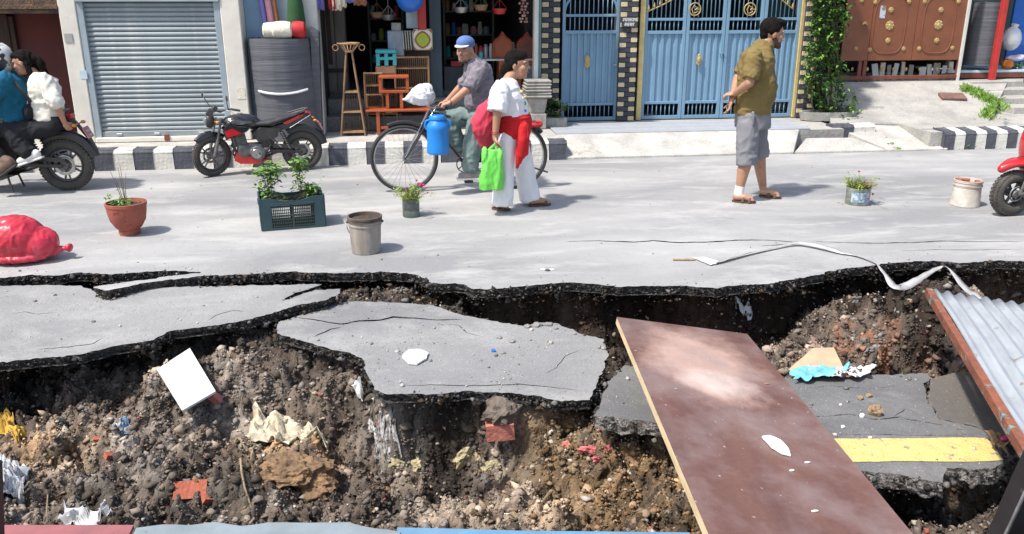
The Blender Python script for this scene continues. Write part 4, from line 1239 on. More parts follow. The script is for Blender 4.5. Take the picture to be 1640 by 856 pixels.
# house behind the brown gate: near-black walls and roof added to darken the gap
bH = thing('house', 'house with added dark walls and roof behind the brown gate and the stall', 'building', (0, 13.5, 0))
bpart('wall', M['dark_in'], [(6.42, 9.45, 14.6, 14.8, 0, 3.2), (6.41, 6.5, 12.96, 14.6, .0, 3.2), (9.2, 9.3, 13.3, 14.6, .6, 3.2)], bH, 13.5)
bpart('roof', M['concrete'], [(6.41, 13, 13.05, 16.8, 2.85, 3.1)], bH, 13.5)
bpart('wall', mat('green_side_wall', (0.20, 0.28, 0.25), rough=.8), [(9.302, 13, 14.9, 15.0, .6, 2.84)], bH, 13.5)
tw = thing('post', 'thin white wooden post right of the brown gate', 'post', (sx(1542, 60, GY2), GY2 - .02, 0))
mb = MB(); mb.bx(-.02, .02, -.03, .03, GZ2, 2.6); mb.build('shaft', M['white_wall'], tw)

# ---- stall at the right edge
def roll_mat(name, label, cat, loc, r, h, m, lean=(0, 0), turns=3):
    t = thing(name, label, cat, loc)
    mb = MB()
    # wound sheet: visible spiral on top
    n = 48
    prof = []
    outer = [(r * (1 + .012 * math.sin(i * 1.7)) * math.cos(2 * PI * i / n), r * (1 + .012 * math.sin(i * 1.7)) * math.sin(2 * PI * i / n)) for i in range(n)]
    lv = 26
    vs = []; fs = []
    for j in range(lv + 1):
        z = h * j / lv
        wob = .006 * math.sin(j * 2.1) + .004 * math.sin(j * 5.3)
        for (x, y) in outer:
            k = 1 + wob
            vs.append((x * k + lean[0] * z, y * k + lean[1] * z, z))
    for j in range(lv):
        for i in range(n):
            fs.append((j * n + i, j * n + (i + 1) % n, (j + 1) * n + (i + 1) % n, (j + 1) * n + i))
    fs.append(tuple(lv * n + i for i in range(n)))
    fs.append(tuple(range(n))[::-1])
    mb.add(vs, fs); mb.build('roll', m, t, smooth=True, angle=.9)
    sp = []
    for i in range(120):
        a = i * 2 * PI / 30; rr = r * (.98 - .8 * i / 120)
        sp.append((rr * math.cos(a) + lean[0] * h, rr * math.sin(a) + lean[1] * h, h + .003))
    mb = MB(); mb.tube(sp, .006, 4); mb.build('spiral_edge', M['black'], t)
    return t
xm0, xm1 = sx(1552, 60, 13.3), sx(1600, 60, 13.3)
roll_mat('foam_roll', 'grey foam roll standing right of the brown gate', 'foam roll', ((xm0 + xm1) / 2, 13.35, GZ2 + .22), (xm1 - xm0) / 2, sz(1570, 6, 13.3) - GZ2 - .2, M['foam'])
trp = thing('post', 'red painted post at the stall on the right', 'post', (sx(1601, 60, 12.98), 13.0, GZ2))
mb = MB(); mb.bx(-.045, .045, -.04, .04, 0, 2.2); mb.build('shaft', M['red_paint'], trp, bevel=.005)
tt = thing('stall_table', 'low stall table with pale top on dark red legs behind the red post', 'table', (9.9, 13.6, GZ2))
ztab = sz(1620, 112, 13.2)
mb = MB(); mb.bx(-.95, 2.2, -.45, .5, ztab - GZ2 - .04, ztab - GZ2); mb.build('table_top', M['pale_blue'], tt, bevel=.005)
mb = MB(); mb.bx(-1.1, 2.2, -.46, -.40, ztab - GZ2 - .12, ztab - GZ2 - .045); mb.build('rail', M['brown_frame'], tt)
for x in (-.9, -.4, .3, 1.2):
    mb = MB(); mb.bx(x - .03, x + .03, -.42, -.36, 0, ztab - GZ2 - .121); mb.build('leg', M['brown_frame'], tt)
def prop(name, label, cat, px, py, Y, fn, m, group=None, smooth=True):
    c = on(px, py, Y)
    mb = MB(); fn(mb); o = mb.build(name, m, None, smooth=smooth); o.location = c
    tag(o, label, cat, group); return o
prop('pumpkin', 'orange round pumpkin on the stall table', 'pumpkin', 1612, 110, 13.3, lambda b: (b.lathe([(0, 0), (.06, .0), (.1, .05), (.095, .1), (.05, .14), (.0, .13)], n=14), b.tube([(0, 0, .13), (.01, 0, .17)], .01, 6)), mat('pumpkin', (0.6, 0.2, 0.03), (0.5, 0.14, 0.02)))
prop('sack', 'white plastic sack behind the red post on the stall', 'sack', 1617, 80, 13.6, lambda b: (b.ball((0, 0, .18), (.17, .12, .2), 12, 8), b.tube([(0, 0, .34), (.02, 0, .42)], [.04, .07], 8)), M['white_plastic'])
prop('basin', 'blue plastic basin hanging at the stall', 'basin', 1632, 72, 13.7, lambda b: b.lathe([(.0, .0), (.16, .0), (.2, .2), (.19, .2), (.15, .02), (0, .02)], n=18), M['blue_pl'])
prop('cloth_bundle', 'pale violet cloth bundle on the stall table', 'cloth', 1624, 97, 13.35, lambda b: (b.ball((0, 0, .03), (.16, .1, .05), 12, 8), b.ball((.1, .0, .05), (.1, .08, .05), 10, 6)), mat('pale_violet', (0.55, 0.5, 0.62), rough=.9, bump=.5))
prop('vegetable_heap', 'dark green vegetables on the stall table', 'vegetables', 1626, 110, 13.3, lambda b: [b.ball((random.uniform(-.05, .09), random.uniform(-.05, .05), random.uniform(.02, .07)), (.05, .035, .03), 8, 6, (random.random(), random.random(), 1)) for _ in range(9)], M['leaf_dark'])
mb = MB(); a = sx(1622, 30, 14.4); mb.bx(a, a + .5, 0, .05, 0, 2.2)
o = mb.build('blue_panel', M['blue_pl']); o.location = (0, 14.4, GZ2); tag(o, 'bright blue panel behind the stall', 'panel')

# ---- goods in front of the shops
xr0, xr1 = sx(396, 100, 11.0), sx(505, 100, 11.0)
r_ = (xr1 - xr0) / 2
fr = roll_mat('foam_roll', 'huge dark grey foam roll leaning against the blue wall', 'foam roll', ((xr0 + xr1) / 2 + .02, 11.05 + .08, GR), r_ * .94, sz(450, 62, 11.0) - GR, M['foam'], lean=(-.03, .03))
fc = fr.location.copy()
zt = sz(440, 148, 10.7) - GR
mb = MB()
pts = []
for i in range(15):
    a = R(-135) + R(95) * i / 14
    pts.append((math.cos(a) * r_ * .965 - .02, math.sin(a) * r_ * .965 + .01, zt - .035 * math.sin(PI * i / 14) + .012 * i / 14))
mb.tube(pts, .016, 6, flat=((0, 0, 1), 1.0)); mb.build('tape', M['tape'], fr)
mb = MB(); mb.prism([(-.02, 0), (.06, .02), (.10, 1.3), (.0, 1.36)], -.1, .12, axis='y')
o = mb.build('foam_offcut', M['foam']); o.location = (xr1 - .04, 11.12, GR); tag(o, 'dark foam offcut standing at the right of the huge foam roll', 'foam sheet')
ztop = fc.z + sz(450, 62, 11.0) - GR
def cush(px0, px1, py0, py1, Y, label, name, m, cat='cushion'):
    a, b = on(px0, py1, Y), on(px1, py0, Y)
    t = thing(name, label, cat, ((a.x + b.x) / 2, Y, ztop))
    rx, rz = (b.x - a.x) / 2, (b.z - ztop) / 2
    mb = MB()
    mb.lathe([(0.01, -rx), (rz * .6, -rx * .95), (rz * .92, -rx * .8), (rz, -rx * .3), (rz * 1.02, rx * .2), (rz * .9, rx * .8), (rz * .6, rx * .95), (.01, rx)], (0, 0, rz), 18, 'x')
    mb.build('cover', m, t, smooth=True)
    mb = MB(); mb.lathe([(.0, 0), (.02, .004), (.0, .012)], (rx * .97, 0, rz), 8, 'x'); mb.build('button', m, t)
    return t
cush(421, 448, 36, 56, 11.0, 'cream bolster cushion left on top of the foam roll', 'bolster_cushion', M['cream_cl'])
cush(436, 468, 34, 56, 10.93, 'second cream bolster cushion next to the red one', 'bolster_cushion', M['cream_cl'])
cush(467, 489, 34, 56, 10.97, 'red bolster cushion on top of the foam roll', 'bolster_cushion', M['red_cl'])
for (px0, px1, m, lab, nm) in ((423, 431, M['violet_cl'], 'thin blue roll standing behind the cushions', 'cloth_roll'), (432, 443, M['pink_cl'], 'pink floral plastic roll standing behind the cushions', 'cloth_roll'),
                               (444, 451, M['brown_cl'], 'brown roll standing behind the cushions', 'cloth_roll')):
    a = on((px0 + px1) / 2, 40, 11.2); w = (on(px1, 40, 11.2).x - on(px0, 40, 11.2).x) / 2
    mb = MB(); mb.tube([(0, 0, 0), (-.10, .0, 1.2)], w, 12)
    o = mb.build(nm, m, None, smooth=True); o.location = (a.x, 11.2 - .02, ztop - .02); tag(o, lab, 'cloth roll')
a = on(476, 45, 11.15)
mb = MB(); mb.lathe([(0, 0), (.10, 0), (.11, .2), (.095, .4), (.06, .62), (.04, .9), (0, .95)], n=16)
o = mb.build('green_bag', M['green_cl'], None, smooth=True); o.location = (a.x, 11.12, ztop); tag(o, 'dark green cloth bag standing behind the red cushion', 'cloth bag')

# cane stand
cs = thing('cane_stand', 'tall tapering cane plant stand in front of the first shop', 'plant stand', (sx(566, 205, 11.2), 11.2, GR))
zt_ = sz(562, 70, 11.2) - GR
hb = .155; top = .035
def cs_w(z): return hb + (top - hb) * z / (zt_ - .08)
for i, (sx_s, sy_s) in enumerate(((-1, -1), (1, -1), (1, 1), (-1, 1))):
    mb = MB(); mb.tube([(sx_s * hb, sy_s * hb * .8, 0), (sx_s * top, sy_s * top, zt_ - .1)], .011, 7); mb.build('leg', M['cane'], cs, smooth=True)
for z in (.045, .30, .55):
    w = cs_w(z); m_ = MB()
    m_.bx(-w, w, -w * .8, w * .8, z, z + .014)
    m_.tube([(-w, -w * .8, z), (w, -w * .8, z)], .01, 6); m_.tube([(-w, w * .8, z), (w, w * .8, z)], .01, 6)
    sh_ = m_.build('shelf', M['cane'], cs)
    if z < .5:
        sl = MB(); sl.tube([(0, 0, 0), (0, 0, .19)], .005, 5); slm = sl.mesh('slat', M['cane'])
        for k in range(7):
            part('slat', slm, sh_, (-w * .8 + 1.6 * w * k / 6, w * .7, z + .01))
mb = MB()
mb.torus((0, 0, zt_), .135, .012, 'z', 28, 6); mb.torus((0, 0, zt_ - .1), .05, .012, 'z', 20, 6)
for k in range(14):
    a = k * 2 * PI / 14; mb.tube([(.13 * math.cos(a), .13 * math.sin(a), zt_), (.05 * math.cos(a), .05 * math.sin(a), zt_ - .1)], .006, 5)
for s in (-1, 1): mb.torus((s * .165, -.02, zt_ - .05), .035, .007, 'y', 16, 5)
mb.build('basket_top', M['cane'], cs, smooth=True)

# orange bench and frame
def legs4(t, w, d, h, r, m, name='leg'):
    for s1 in (-1, 1):
        for s2 in (-1, 1):
            mb = MB(); mb.bx(s1 * (w / 2 - r) - r, s1 * (w / 2 - r) + r, s2 * (d / 2 - r) - r, s2 * (d / 2 - r) + r, 0, h); mb.build(name, m, t, bevel=.003)
x0_, x1_ = sx(603, 190, 11.25), sx(687, 190, 11.25)
tb_ = thing('low_table', 'long orange lacquered low table in front of the shop', 'table', ((x0_ + x1_) / 2, 11.28, GR))
W = x1_ - x0_; h = sz(640, 176, 11.1) - GR
legs4(tb_, W, .3, h - .03, .022, M['orange_wood'])
mb = MB(); mb.bx(-W / 2 - .13, W / 2 + .03, -.17, .17, h - .028, h); mb.build('table_top', M['orange_wood'], tb_, bevel=.006)
mb = MB(); mb.bx(-W / 2 + .045, W / 2 - .045, -.14, -.11, .07, .105); mb.build('rail', M['orange_wood'], tb_, bevel=.003)
x0_, x1_ = sx(607, 140, 11.3), sx(655, 140, 11.3)
tk = thing('stool', 'orange wooden open stool standing on the long low table', 'stool', ((x0_ + x1_) / 2, 11.3, GR + h))
W2 = x1_ - x0_; h2 = sz(630, 122, 11.2) - GR - h; h1 = sz(630, 149, 11.2) - GR - h
for s in (-1, 1):
    mb = MB(); mb.bx(s * (W2 / 2 - .02) - .02, s * (W2 / 2 - .02) + .02, -.12, -.08, h1 + .035, h2 - .03); mb.build('frame_side', M['orange_wood'], tk, bevel=.003)
    mb = MB(); mb.bx(s * (W2 / 2 - .02) - .02 + (.12 if s < 0 else -.12) * .7, s * (W2 / 2 - .02) + .02 + (.12 if s < 0 else -.12) * .7, -.12, .1, 0, h1); mb.build('leg', M['orange_wood'], tk, bevel=.003)
mb = MB(); mb.bx(-W2 / 2, W2 / 2, -.13, .12, h2 - .03, h2); mb.build('seat', M['orange_wood'], tk, bevel=.004)
mb = MB(); mb.bx(-W2 / 2, W2 / 2, -.13, .12, h1, h1 + .034); mb.build('shelf', M['orange_wood'], tk, bevel=.004)
# bamboo racks
def rack(label, px0, px1, pyb, pyt, Y, zbase, nshelf, n):
    a, b = on(px0, pyb, Y), on(px1, pyt, Y)
    W = b.x - a.x; H = b.z - zbase
    t = thing('bamboo_rack', label, 'rack', ((a.x + b.x) / 2, Y + .14, zbase))
    for s1 in (-1, 1):
        for s2 in (-1, 1):
            mb = MB(); mb.tube([(s1 * W / 2, s2 * .13, 0), (s1 * W / 2, s2 * .13, H)], .012, 6); mb.build('post', M['cane'], t, smooth=True)
    for i in range(nshelf):
        z = H * (i + .5) / nshelf - .02
        mb = MB(); mb.bx(-W / 2 + .013, W / 2 - .013, -.13, .13, z, z + .016); mb.build('shelf', M['cane'], t)
    sl = MB(); sl.tube([(0, 0, 0), (0, 0, H - .02)], .006, 5); slm = sl.mesh('slat', M['cane'])
    for k in range(n):
        part('slat', slm, t, (-W / 2 + W * (k + .5) / n, .12, .01))
    mb = MB(); mb.tube([(-W / 2 - .01, -.13, H), (W / 2 + .01, -.13, H)], .013, 6); mb.build('top_rail', M['cane'], t)
    return t
rack('low dark bamboo rack behind the orange stool', 586, 611, 175, 118, 11.45, GR + .17, 2, 9)
rack('tall bamboo rack at the right behind the stool', 634, 686, 150, 92, 11.5, GR + .17, 3, 16)
rack('lower bamboo rack with dark slats behind the orange table', 590, 634, 205, 152, 11.42, GR, 1, 12)
def carton(name, label, cat, px0, px1, pyb, pyt, Y, d, m, extra=None, bevel=.006):
    a, b = on(px0, pyb, Y), on(px1, pyt, Y)
    t = thing(name, label, cat, ((a.x + b.x) / 2, Y + d / 2, a.z))
    W, H = b.x - a.x, b.z - a.z
    mb = MB(); mb.bx(-W / 2, W / 2, -d / 2, d / 2, 0, H); mb.build('body', m, t, bevel=bevel)
    if extra: extra(t, W, H, d)
    return t
tq = None
a, b = on(602, 106, 11.5), on(635, 80, 11.5)
tq = thing('plastic_stool', 'turquoise plastic stool on the brown box', 'stool', ((a.x + b.x) / 2, 11.62, a.z))
W, H = b.x - a.x, b.z - a.z
mb = MB(); mb.bx(-W / 2, W / 2, -.13, .13, H - .05, H); mb.build('seat', M['turq'], tq, bevel=.012)
for s1 in (-1, 0, 1):
    for s2 in (-1, 1):
        mb = MB(); mb.box((s1 * (W / 2 - .03), s2 * .105, (H - .052) / 2), (.05, .04, H - .052)); mb.build('leg', M['turq'], tq, bevel=.004)
mb = MB(); mb.bx(-W / 2 + .006, W / 2 - .006, -.126, .126, H * .36, H * .55); mb.build('band', M['turq'], tq, bevel=.004)
carton('box', 'reddish brown box under the turquoise stool', 'box', 602, 634, 119, 106.5, 11.5, .26, M['card'])
carton('box', 'pale grey box left of the striped cushion', 'box', 622, 634, 90, 50, 11.75, .22, M['grey_box'])
carton('box', 'pale grey box touching the striped cushion', 'box', 635, 646, 90, 50, 11.75, .22, M['grey_box'])
carton('box', 'small grey box standing on the two grey boxes', 'box', 627, 642, 50, 37, 11.8, .15, M['concrete2'])
carton('cupboard', 'dark cupboard under the patterned cushion', 'cupboard', 640, 690, 200, 81, 11.9, .4, M['dark_wood'])
def stripes(t, W, H, d):
    for i in range(4):
        mb = MB(); x = -W / 2 + W * (i + .5) / 4.2; mb.prism([(x, .004), (x + .022, .004), (x + .012, H - .004), (x - .01, H - .004)], -d / 2 - .004, -d / 2 - .001, axis='y'); mb.build('stripe', M['black'], t)
carton('cushion', 'white cushion with slanting black stripes', 'cushion', 646, 661, 81, 50, 11.7, .1, M['cream_cl'], stripes, .02)
def diamond(t, W, H, d):
    for s, m, o in ((.42, M['brown_cl'], .001), (.33, M['lime'], .004)):
        mb = MB(); k = 16
        pts = [(W * s * math.copysign(abs(math.cos(2 * PI * i / k)) ** 1.25, math.cos(2 * PI * i / k)) , H / 2 + H * s * math.copysign(abs(math.sin(2 * PI * i / k)) ** 1.25, math.sin(2 * PI * i / k))) for i in range(k)]
        mb.prism(pts, -d / 2 - o - .003, -d / 2 - o, axis='y'); mb.build('diamond', m, t)
    for cx_ in (-1, 1):
        for cz_ in (0, 1):
            mb = MB(); mb.prism([(cx_ * W * .48, H * (.02 + .96 * cz_)), (cx_ * W * .3, H * (.02 + .96 * cz_)), (cx_ * W * .48, H * (.2 + .6 * cz_))], -d / 2 - .004, -d / 2 - .001, axis='y'); mb.build('corner_patch', M['brown_cl'], t)
carton('cushion', 'cream cushion with a lime green diamond and brown border', 'cushion', 662, 692, 81, 47, 11.7, .1, M['cream_cl'], diamond, .02)
carton('panel', 'pale blue board above the patterned cushion', 'panel', 651, 671, 46, 14, 11.85, .04, M['pale_blue'])
a = on(677, 50, 11.7)
mb = MB(); mb.bx(-.05, .05, -.04, .04, 0, 1.0); mb.bx(-.06, -.05, -.05, .05, 0, 1)
o = mb.build('door_post', M['red_paint'], None, bevel=.004); o.location = (a.x, 11.75, a.z - .1); tag(o, 'red painted upright above the cushion in the first shop', 'post')
prop('ball', 'big blue ball hanging at the top of the first shop', 'ball', 656, -2, 11.5, lambda b: (b.ball((0, 0, 0), .175, 24, 16), b.tube([(0, 0, .17), (0, 0, .9)], .004, 5)), M['blue_pl'])
# clothes hanging at the top of the shop
for i, (px_, py_, w, m) in enumerate(((500, 2, .05, M['brown_cl']), (513, 16, .045, M['violet_cl']), (532, 15, .035, M['red_cl']), (540, 17, .05, M['cream_cl']), (549, 12, .04, M['cream_cl']), (562, 5, .06, M['violet_cl']), (577, 9, .07, M['brown_cl']))):
    a = on(px_, py_, 11.3)
    g = []
    for r2 in range(6):
        row = []
        for q2 in range(7):
            u = q2 / 6 - .5
            row.append((u * w * 2 * (1 + .15 * r2 / 5), .02 * math.sin(u * 9 + r2 * .5), .5 - .5 * r2 / 5 + (.012 * math.sin(u * 14) if r2 == 5 else 0)))
        g.append(row)
    mb = MB(); mb.sheet(g)
    o = mb.build('hanging_cloth', m, None, smooth=True, fix=False); o.location = a
    so = o.modifiers.new('s', 'SOLIDIFY'); so.thickness = .006
    tag(o, ['dark brown cloth hanging left of the shop opening', 'violet cloth hanging by the pale pillar', 'narrow red cloth hanging in the shop', 'cream cloth hanging beside the red one', 'short cream cloth hanging third from the pillar', 'blue patterned cloth hanging in the shop', 'brown patterned cloth hanging rightmost in the row'][i], 'cloth', 'clothes hanging above the first shop')

# second shop
carton('counter', 'grey shop counter inside the dark second shop', 'counter', 712, 772, 150, 107, 12.8, .5, mat('dim_counter', (0.13, 0.14, 0.15)))
carton('basket', 'red basket of goods on the counter in the dark shop', 'basket', 722, 740, 107, 98, 12.8, .2, M['red_paint'])
shf = thing('shelf', 'white edged shelf with jars behind the cyclist', 'shelf', (0, 12.4, 0))
x0_, x1_ = sx(752, 90, 12.4), sx(864, 90, 12.4); zsh = sz(800, 94, 12.4)
mb = MB(); mb.bx(x0_, x1_, -.15, .25, zsh - .02, zsh); mb.build('board', M['white_wall'], shf)
x0_ = sx(790, 90, 12.4)
for px_ in (800, 830, 861):
    mb = MB(); x = sx(px_, 90, 12.4); mb.bx(x - .025, x + .025, -.14, .2, FZ, zsh - .021); mb.build('upright', M['orange_wood'], shf)
for px_ in (815, 846):
    mb = MB(); x = sx(px_, 90, 12.4); mb.bx(x - .09, x + .09, -.1, -.09, FZ + .1, zsh - .09); mb.build('pane', M['glass'], shf)
mb = MB(); mb.bx(sx(802, 90, 12.4), sx(859, 90, 12.4), -.13, -.08, zsh - .085, zsh - .022); mb.build('rail', M['orange_wood'], shf)
mb = MB(); mb.bx(sx(802, 90, 12.4), sx(859, 90, 12.4), .1, .12, FZ, zsh - .022); mb.build('back', M['brown_frame'], shf)
for i, px_ in enumerate((806, 845)):
    a, b = on(px_ - 16, 91, 12.3), on(px_ + 16, 52, 12.3)
    W, H = b.x - a.x, b.z - zsh
    t = thing('wooden_shrine', ['orange arched wooden house shrine on the shelf, the left one', 'darker red arched wooden house shrine on the shelf, the right one'][i], 'shrine', ((a.x + b.x) / 2, 12.36, zsh))
    mm = M['orange_wood'] if i == 0 else mat('red_wood', (0.33, 0.055, 0.03), rough=.45)
    arch = [(-W / 2, 0), (W / 2, 0), (W / 2, H * .6), (W * .36, H * .74), (W * .2, H * .82), (0, H), (-W * .2, H * .82), (-W * .36, H * .74), (-W / 2, H * .6)]
    mb = MB(); mb.prism(arch, 0, .12, axis='y'); mb.build('case', mm, t, bevel=.006)
    arch2 = [(x * .76, H * .06 + z * .74) for x, z in arch]
    mb = MB(); mb.prism(arch2, -.008, -.001, axis='y'); mb.build('inner_panel', mat('inner_red', (0.36, 0.10, 0.05)) if i == 0 else M['brown_frame'], t)
    mb = MB(); mb.tube([(x * .88, -.012, H * .03 + z * .9) for x, z in arch + [arch[0]]], .008, 5); mb.build('trim', mm, t)
for i, (px_, m, hh_) in enumerate(((762, M['orange_wood'], .2), (770, M['red_paint'], .17), (778, M['tin'], .19), (787, M['white_plastic'], .2), (822, M['tin'], .22), (831, M['white_plastic'], .24), (768, M['turq'], .1))):
    a = on(px_, 93, 12.55)
    mb = MB(); mb.lathe([(0, 0), (.035, 0), (.035, hh_ * .8), (.022, hh_ * .88), (.026, hh_ * .9), (.026, hh_), (0, hh_)], n=12)
    o = mb.build('jar', m, None, smooth=True); o.location = (a.x, 12.55 if i < 6 else 12.35, zsh)
    tag(o, ['orange jar at the left end of the shelf', 'red jar on the shelf above the cyclist', 'tin jar on the shelf between the red and white jars', 'white jar left of the orange shrine', 'tin jar behind and between the two shrines', 'white jar just left of the dark red shrine', 'short turquoise pot on the shelf'][i], 'jar', 'jars on the shelf of the second shop')
prop('bead_strings', 'bunch of red and white bead strings hanging by the right pillar', 'beads', 838, 35, 12.0, lambda b: [b.ball((.02 * math.sin(k * 1.3) + (k % 3) * .035 - .03, 0, .04 * (k // 3)), .018, 6, 5) for k in range(36)], mat('bead', (0.42, 0.07, 0.05), (0.5, 0.45, 0.4), scale=20))
# stacked grey trays
ys = 11.35
base = thing('tray_stack_base', 'pale grey square stand carrying the stacked trays', 'stand', (sx(861, 180, ys), ys + .1, GR))
zt0 = sz(861, 158, ys - .05) - GR
mb = MB(); mb.box((0, 0, zt0 * .25), (.24, .24, zt0 * .5)); mb.build('foot', M['pipe_grey'], base, bevel=.01)
mb = MB(); mb.box((0, 0, zt0 * .75), (.2, .2, zt0 * .5 - .004), taper=1.3); mb.build('neck', M['pipe_grey'], base, bevel=.01)
zz = GR + zt0 + .002
nT = 6; hT = (sz(861, 129, ys - .05) - zz) / nT
lb = ['topmost', 'second from the top', 'third from the top', 'fourth from the top', 'fifth from the top', 'bottom']
for i in range(nT):
    mb = MB(); w = .155 + random.uniform(-.006, .006)
    mb.add([(-w, -w, 0), (w, -w, 0), (w, w, 0), (-w, w, 0), (-w * 1.12, -w * 1.12, hT * .5), (w * 1.12, -w * 1.12, hT * .5), (w * 1.12, w * 1.12, hT * .5), (-w * 1.12, w * 1.12, hT * .5), (-w * 1.08, -w * 1.08, hT - .004), (w * 1.08, -w * 1.08, hT - .004), (w * 1.08, w * 1.08, hT - .004), (-w * 1.08, w * 1.08, hT - .004)],
           [(0, 3, 2, 1), (0, 1, 5, 4), (1, 2, 6, 5), (2, 3, 7, 6), (3, 0, 4, 7), (4, 5, 9, 8), (5, 6, 10, 9), (6, 7, 11, 10), (7, 4, 8, 11), (8, 9, 10, 11)])
    o = mb.build('tray', M['pipe_grey'], None, bevel=.003); o.location = (base.location.x + random.uniform(-.012, .012), ys + .1, zz); o.rotation_euler = (0, 0, random.uniform(-.05, .05))
    tag(o, 'grey cast tray, %s in the stack beside the tiled pillar' % lb[nT - 1 - i], 'tray', 'grey trays stacked beside the pillar'); zz += hT
# ================================================================ plants and things on the road
def leaf_geo(mb, p, d, up, L_, w, curl=.25):
    d = d.normalized(); s = d.cross(up)
    if s.length < 1e-4: s = d.orthogonal()
    s.normalize(); u = s.cross(d)
    a = p; b = p + d * L_ * .35 + s * w; c = p + d * L_ * .35 - s * w; e = p + d * L_ - u * L_ * curl; m = p + d * L_ * .45 - u * L_ * .06
    mb.add([a, b, e, c, m], [(0, 1, 4), (1, 2, 4), (2, 3, 4), (3, 0, 4)])
def rdir(zmin=-.3, zmax=1.0):
    a = random.uniform(0, 2 * PI); z = random.uniform(zmin, zmax); r = math.sqrt(max(0, 1 - z * z))
    return Vector((r * math.cos(a), r * math.sin(a), z))
def add_leaves(t, pts, n, size, mats, spread=.05, name='leaves', zr=(-.3, .9)):
    for k, m in enumerate(mats):
        mb = MB()
        for _ in range(n // len(mats)):
            p = Vector(random.choice(pts)) + Vector((random.gauss(0, spread), random.gauss(0, spread), random.gauss(0, spread * .8)))
            L_ = random.uniform(.6, 1.25) * size
            leaf_geo(mb, p, rdir(*zr), Vector((0, 0, 1)), L_, L_ * .3)
        o = mb.build(name, m, t, fix=False)
        o['kind'] = 'stuff'

# climbing plant on the right pillar
random.seed(5)
vx = on(1330, 100, 11.8)
vine = thing('climbing_plant', 'leafy green climbing plant covering the right tiled pillar', 'climbing plant', (sx(1322, 190, 11.75), 11.75, GR))
bx0 = vine.location
pts = []
for i in range(330):
    t_ = random.random()
    py = -40 + t_ * 235
    wob = 12 * math.sin(py * .06) + 6 * math.sin(py * .13 + 1)
    if py < 90: xa, xb = 1300 + wob * .3, 1352 + wob * .7
    elif py < 150: xa, xb = 1290, 1348 + wob * .4
    else: xa, xb = 1300, 1372
    px = random.uniform(xa, xb)
    Y = random.uniform(11.55, 11.95)
    w = on(px, py, Y); pts.append((w.x - bx0.x, w.y - bx0.y, max(.03, w.z - bx0.z)))
for k in range(7):
    mb = MB(); x = random.uniform(-.15, .2); pp = [(x, random.uniform(0, .1), 0)]
    for j in range(1, 12): pp.append((x + .08 * math.sin(j * .9 + k) - .02 * j, .05 + .05 * math.sin(j + k), j * .2))
    mb.tube(pp, [.014 - .0007 * j for j in range(12)], 6); mb.build('stem', M['stem'], vine, smooth=True)
add_leaves(vine, pts, 5200, .062, [M['leaf'], M['leaf_light'], M['leaf_dark'], M['leaf']], .035, zr=(-.6, .7))
pb = thing('planter', 'low concrete planter ring at the foot of the climbing plant', 'planter', (bx0.x + .02, 11.72, GR))
mb = MB(); n = 20
mb.lathe([(.30, 0), (.32, .12), (.29, .12), (.27, .03), (0, .03)], n=22, sx=1.4, sy=.6); mb.build('ring', M['concrete2'], pb, smooth=True)
# grass along the driveway and tufts
def grass_patch(label, pxs, zf, n, h=.09, w=.006):
    mb = MB()
    for _ in range(n):
        px = random.choice(pxs); p = at(px[0] + random.gauss(0, px[2]), px[1] + random.gauss(0, px[3]), zf)
        if zf > .3: p = drv_hit(px[0] + random.gauss(0, px[2]), px[1] + random.gauss(0, px[3]))
        d = Vector((random.gauss(0, .35), random.gauss(0, .35), 1)).normalized(); L_ = h * random.uniform(.4, 1.2)
        s = d.cross(Vector((random.random() - .5, random.random() - .5, .1))).normalized() * w
        mb.add([p - s, p + s, p + d * L_ * .6 + s * .6, p + d * L_ + Vector((random.gauss(0, .02), random.gauss(0, .02), -.01))], [(0, 1, 2), (0, 2, 3)])
    o = mb.build('grass', M['leaf_light'], None, fix=False); o['kind'] = 'stuff'; o['label'] = label; return o
zd = .5
grass_patch('weeds growing along the edge of the driveway by the steps', [(1548, 145, 5, 2), (1560, 150, 5, 2), (1572, 156, 5, 2), (1584, 162, 5, 2), (1596, 168, 4, 2), (1605, 174, 4, 2), (1590, 178, 6, 3), (1582, 186, 6, 3)], .44, 1500, .10)
grass_patch('tuft of weeds at the foot of the right kerb', [(1552, 236, 7, 1)], .01, 220, .10)
grass_patch('thin weeds in the joint between the aprons', [(1406, 214, 3, 1), (1416, 222, 3, 1), (1428, 231, 3, 1), (1438, 239, 2, 1)], .10, 90, .03, .004)
# shrub in a planter beside the small gate
sb_ = thing('potted_shrub', 'dark green shrub in a concrete trough beside the small blue gate', 'shrub', (sx(890, 190, 11.5), 11.55, GR))
mb = MB(); mb.box((0, 0, .065), (.3, .2, .13)); mb.box((0, 0, .134), (.26, .16, .004)); mb.build('trough', M['pipe_grey'], sb_, bevel=.008)
for k in range(9):
    d = rdir(.5, 1); mb = MB(); mb.tube([(0, 0, .12), Vector((0, 0, .12)) + d * .12, Vector((0, 0, .15)) + d * .2], .006, 5); mb.build('stem', M['stem'], sb_)
pp = [Vector((0, 0, .26)) + Vector((random.gauss(0, .07), random.gauss(0, .06), random.gauss(0, .055))) for _ in range(80)]
add_leaves(sb_, pp, 900, .045, [M['leaf_dark'], M['leaf_dark'], M['leaf']], .02)

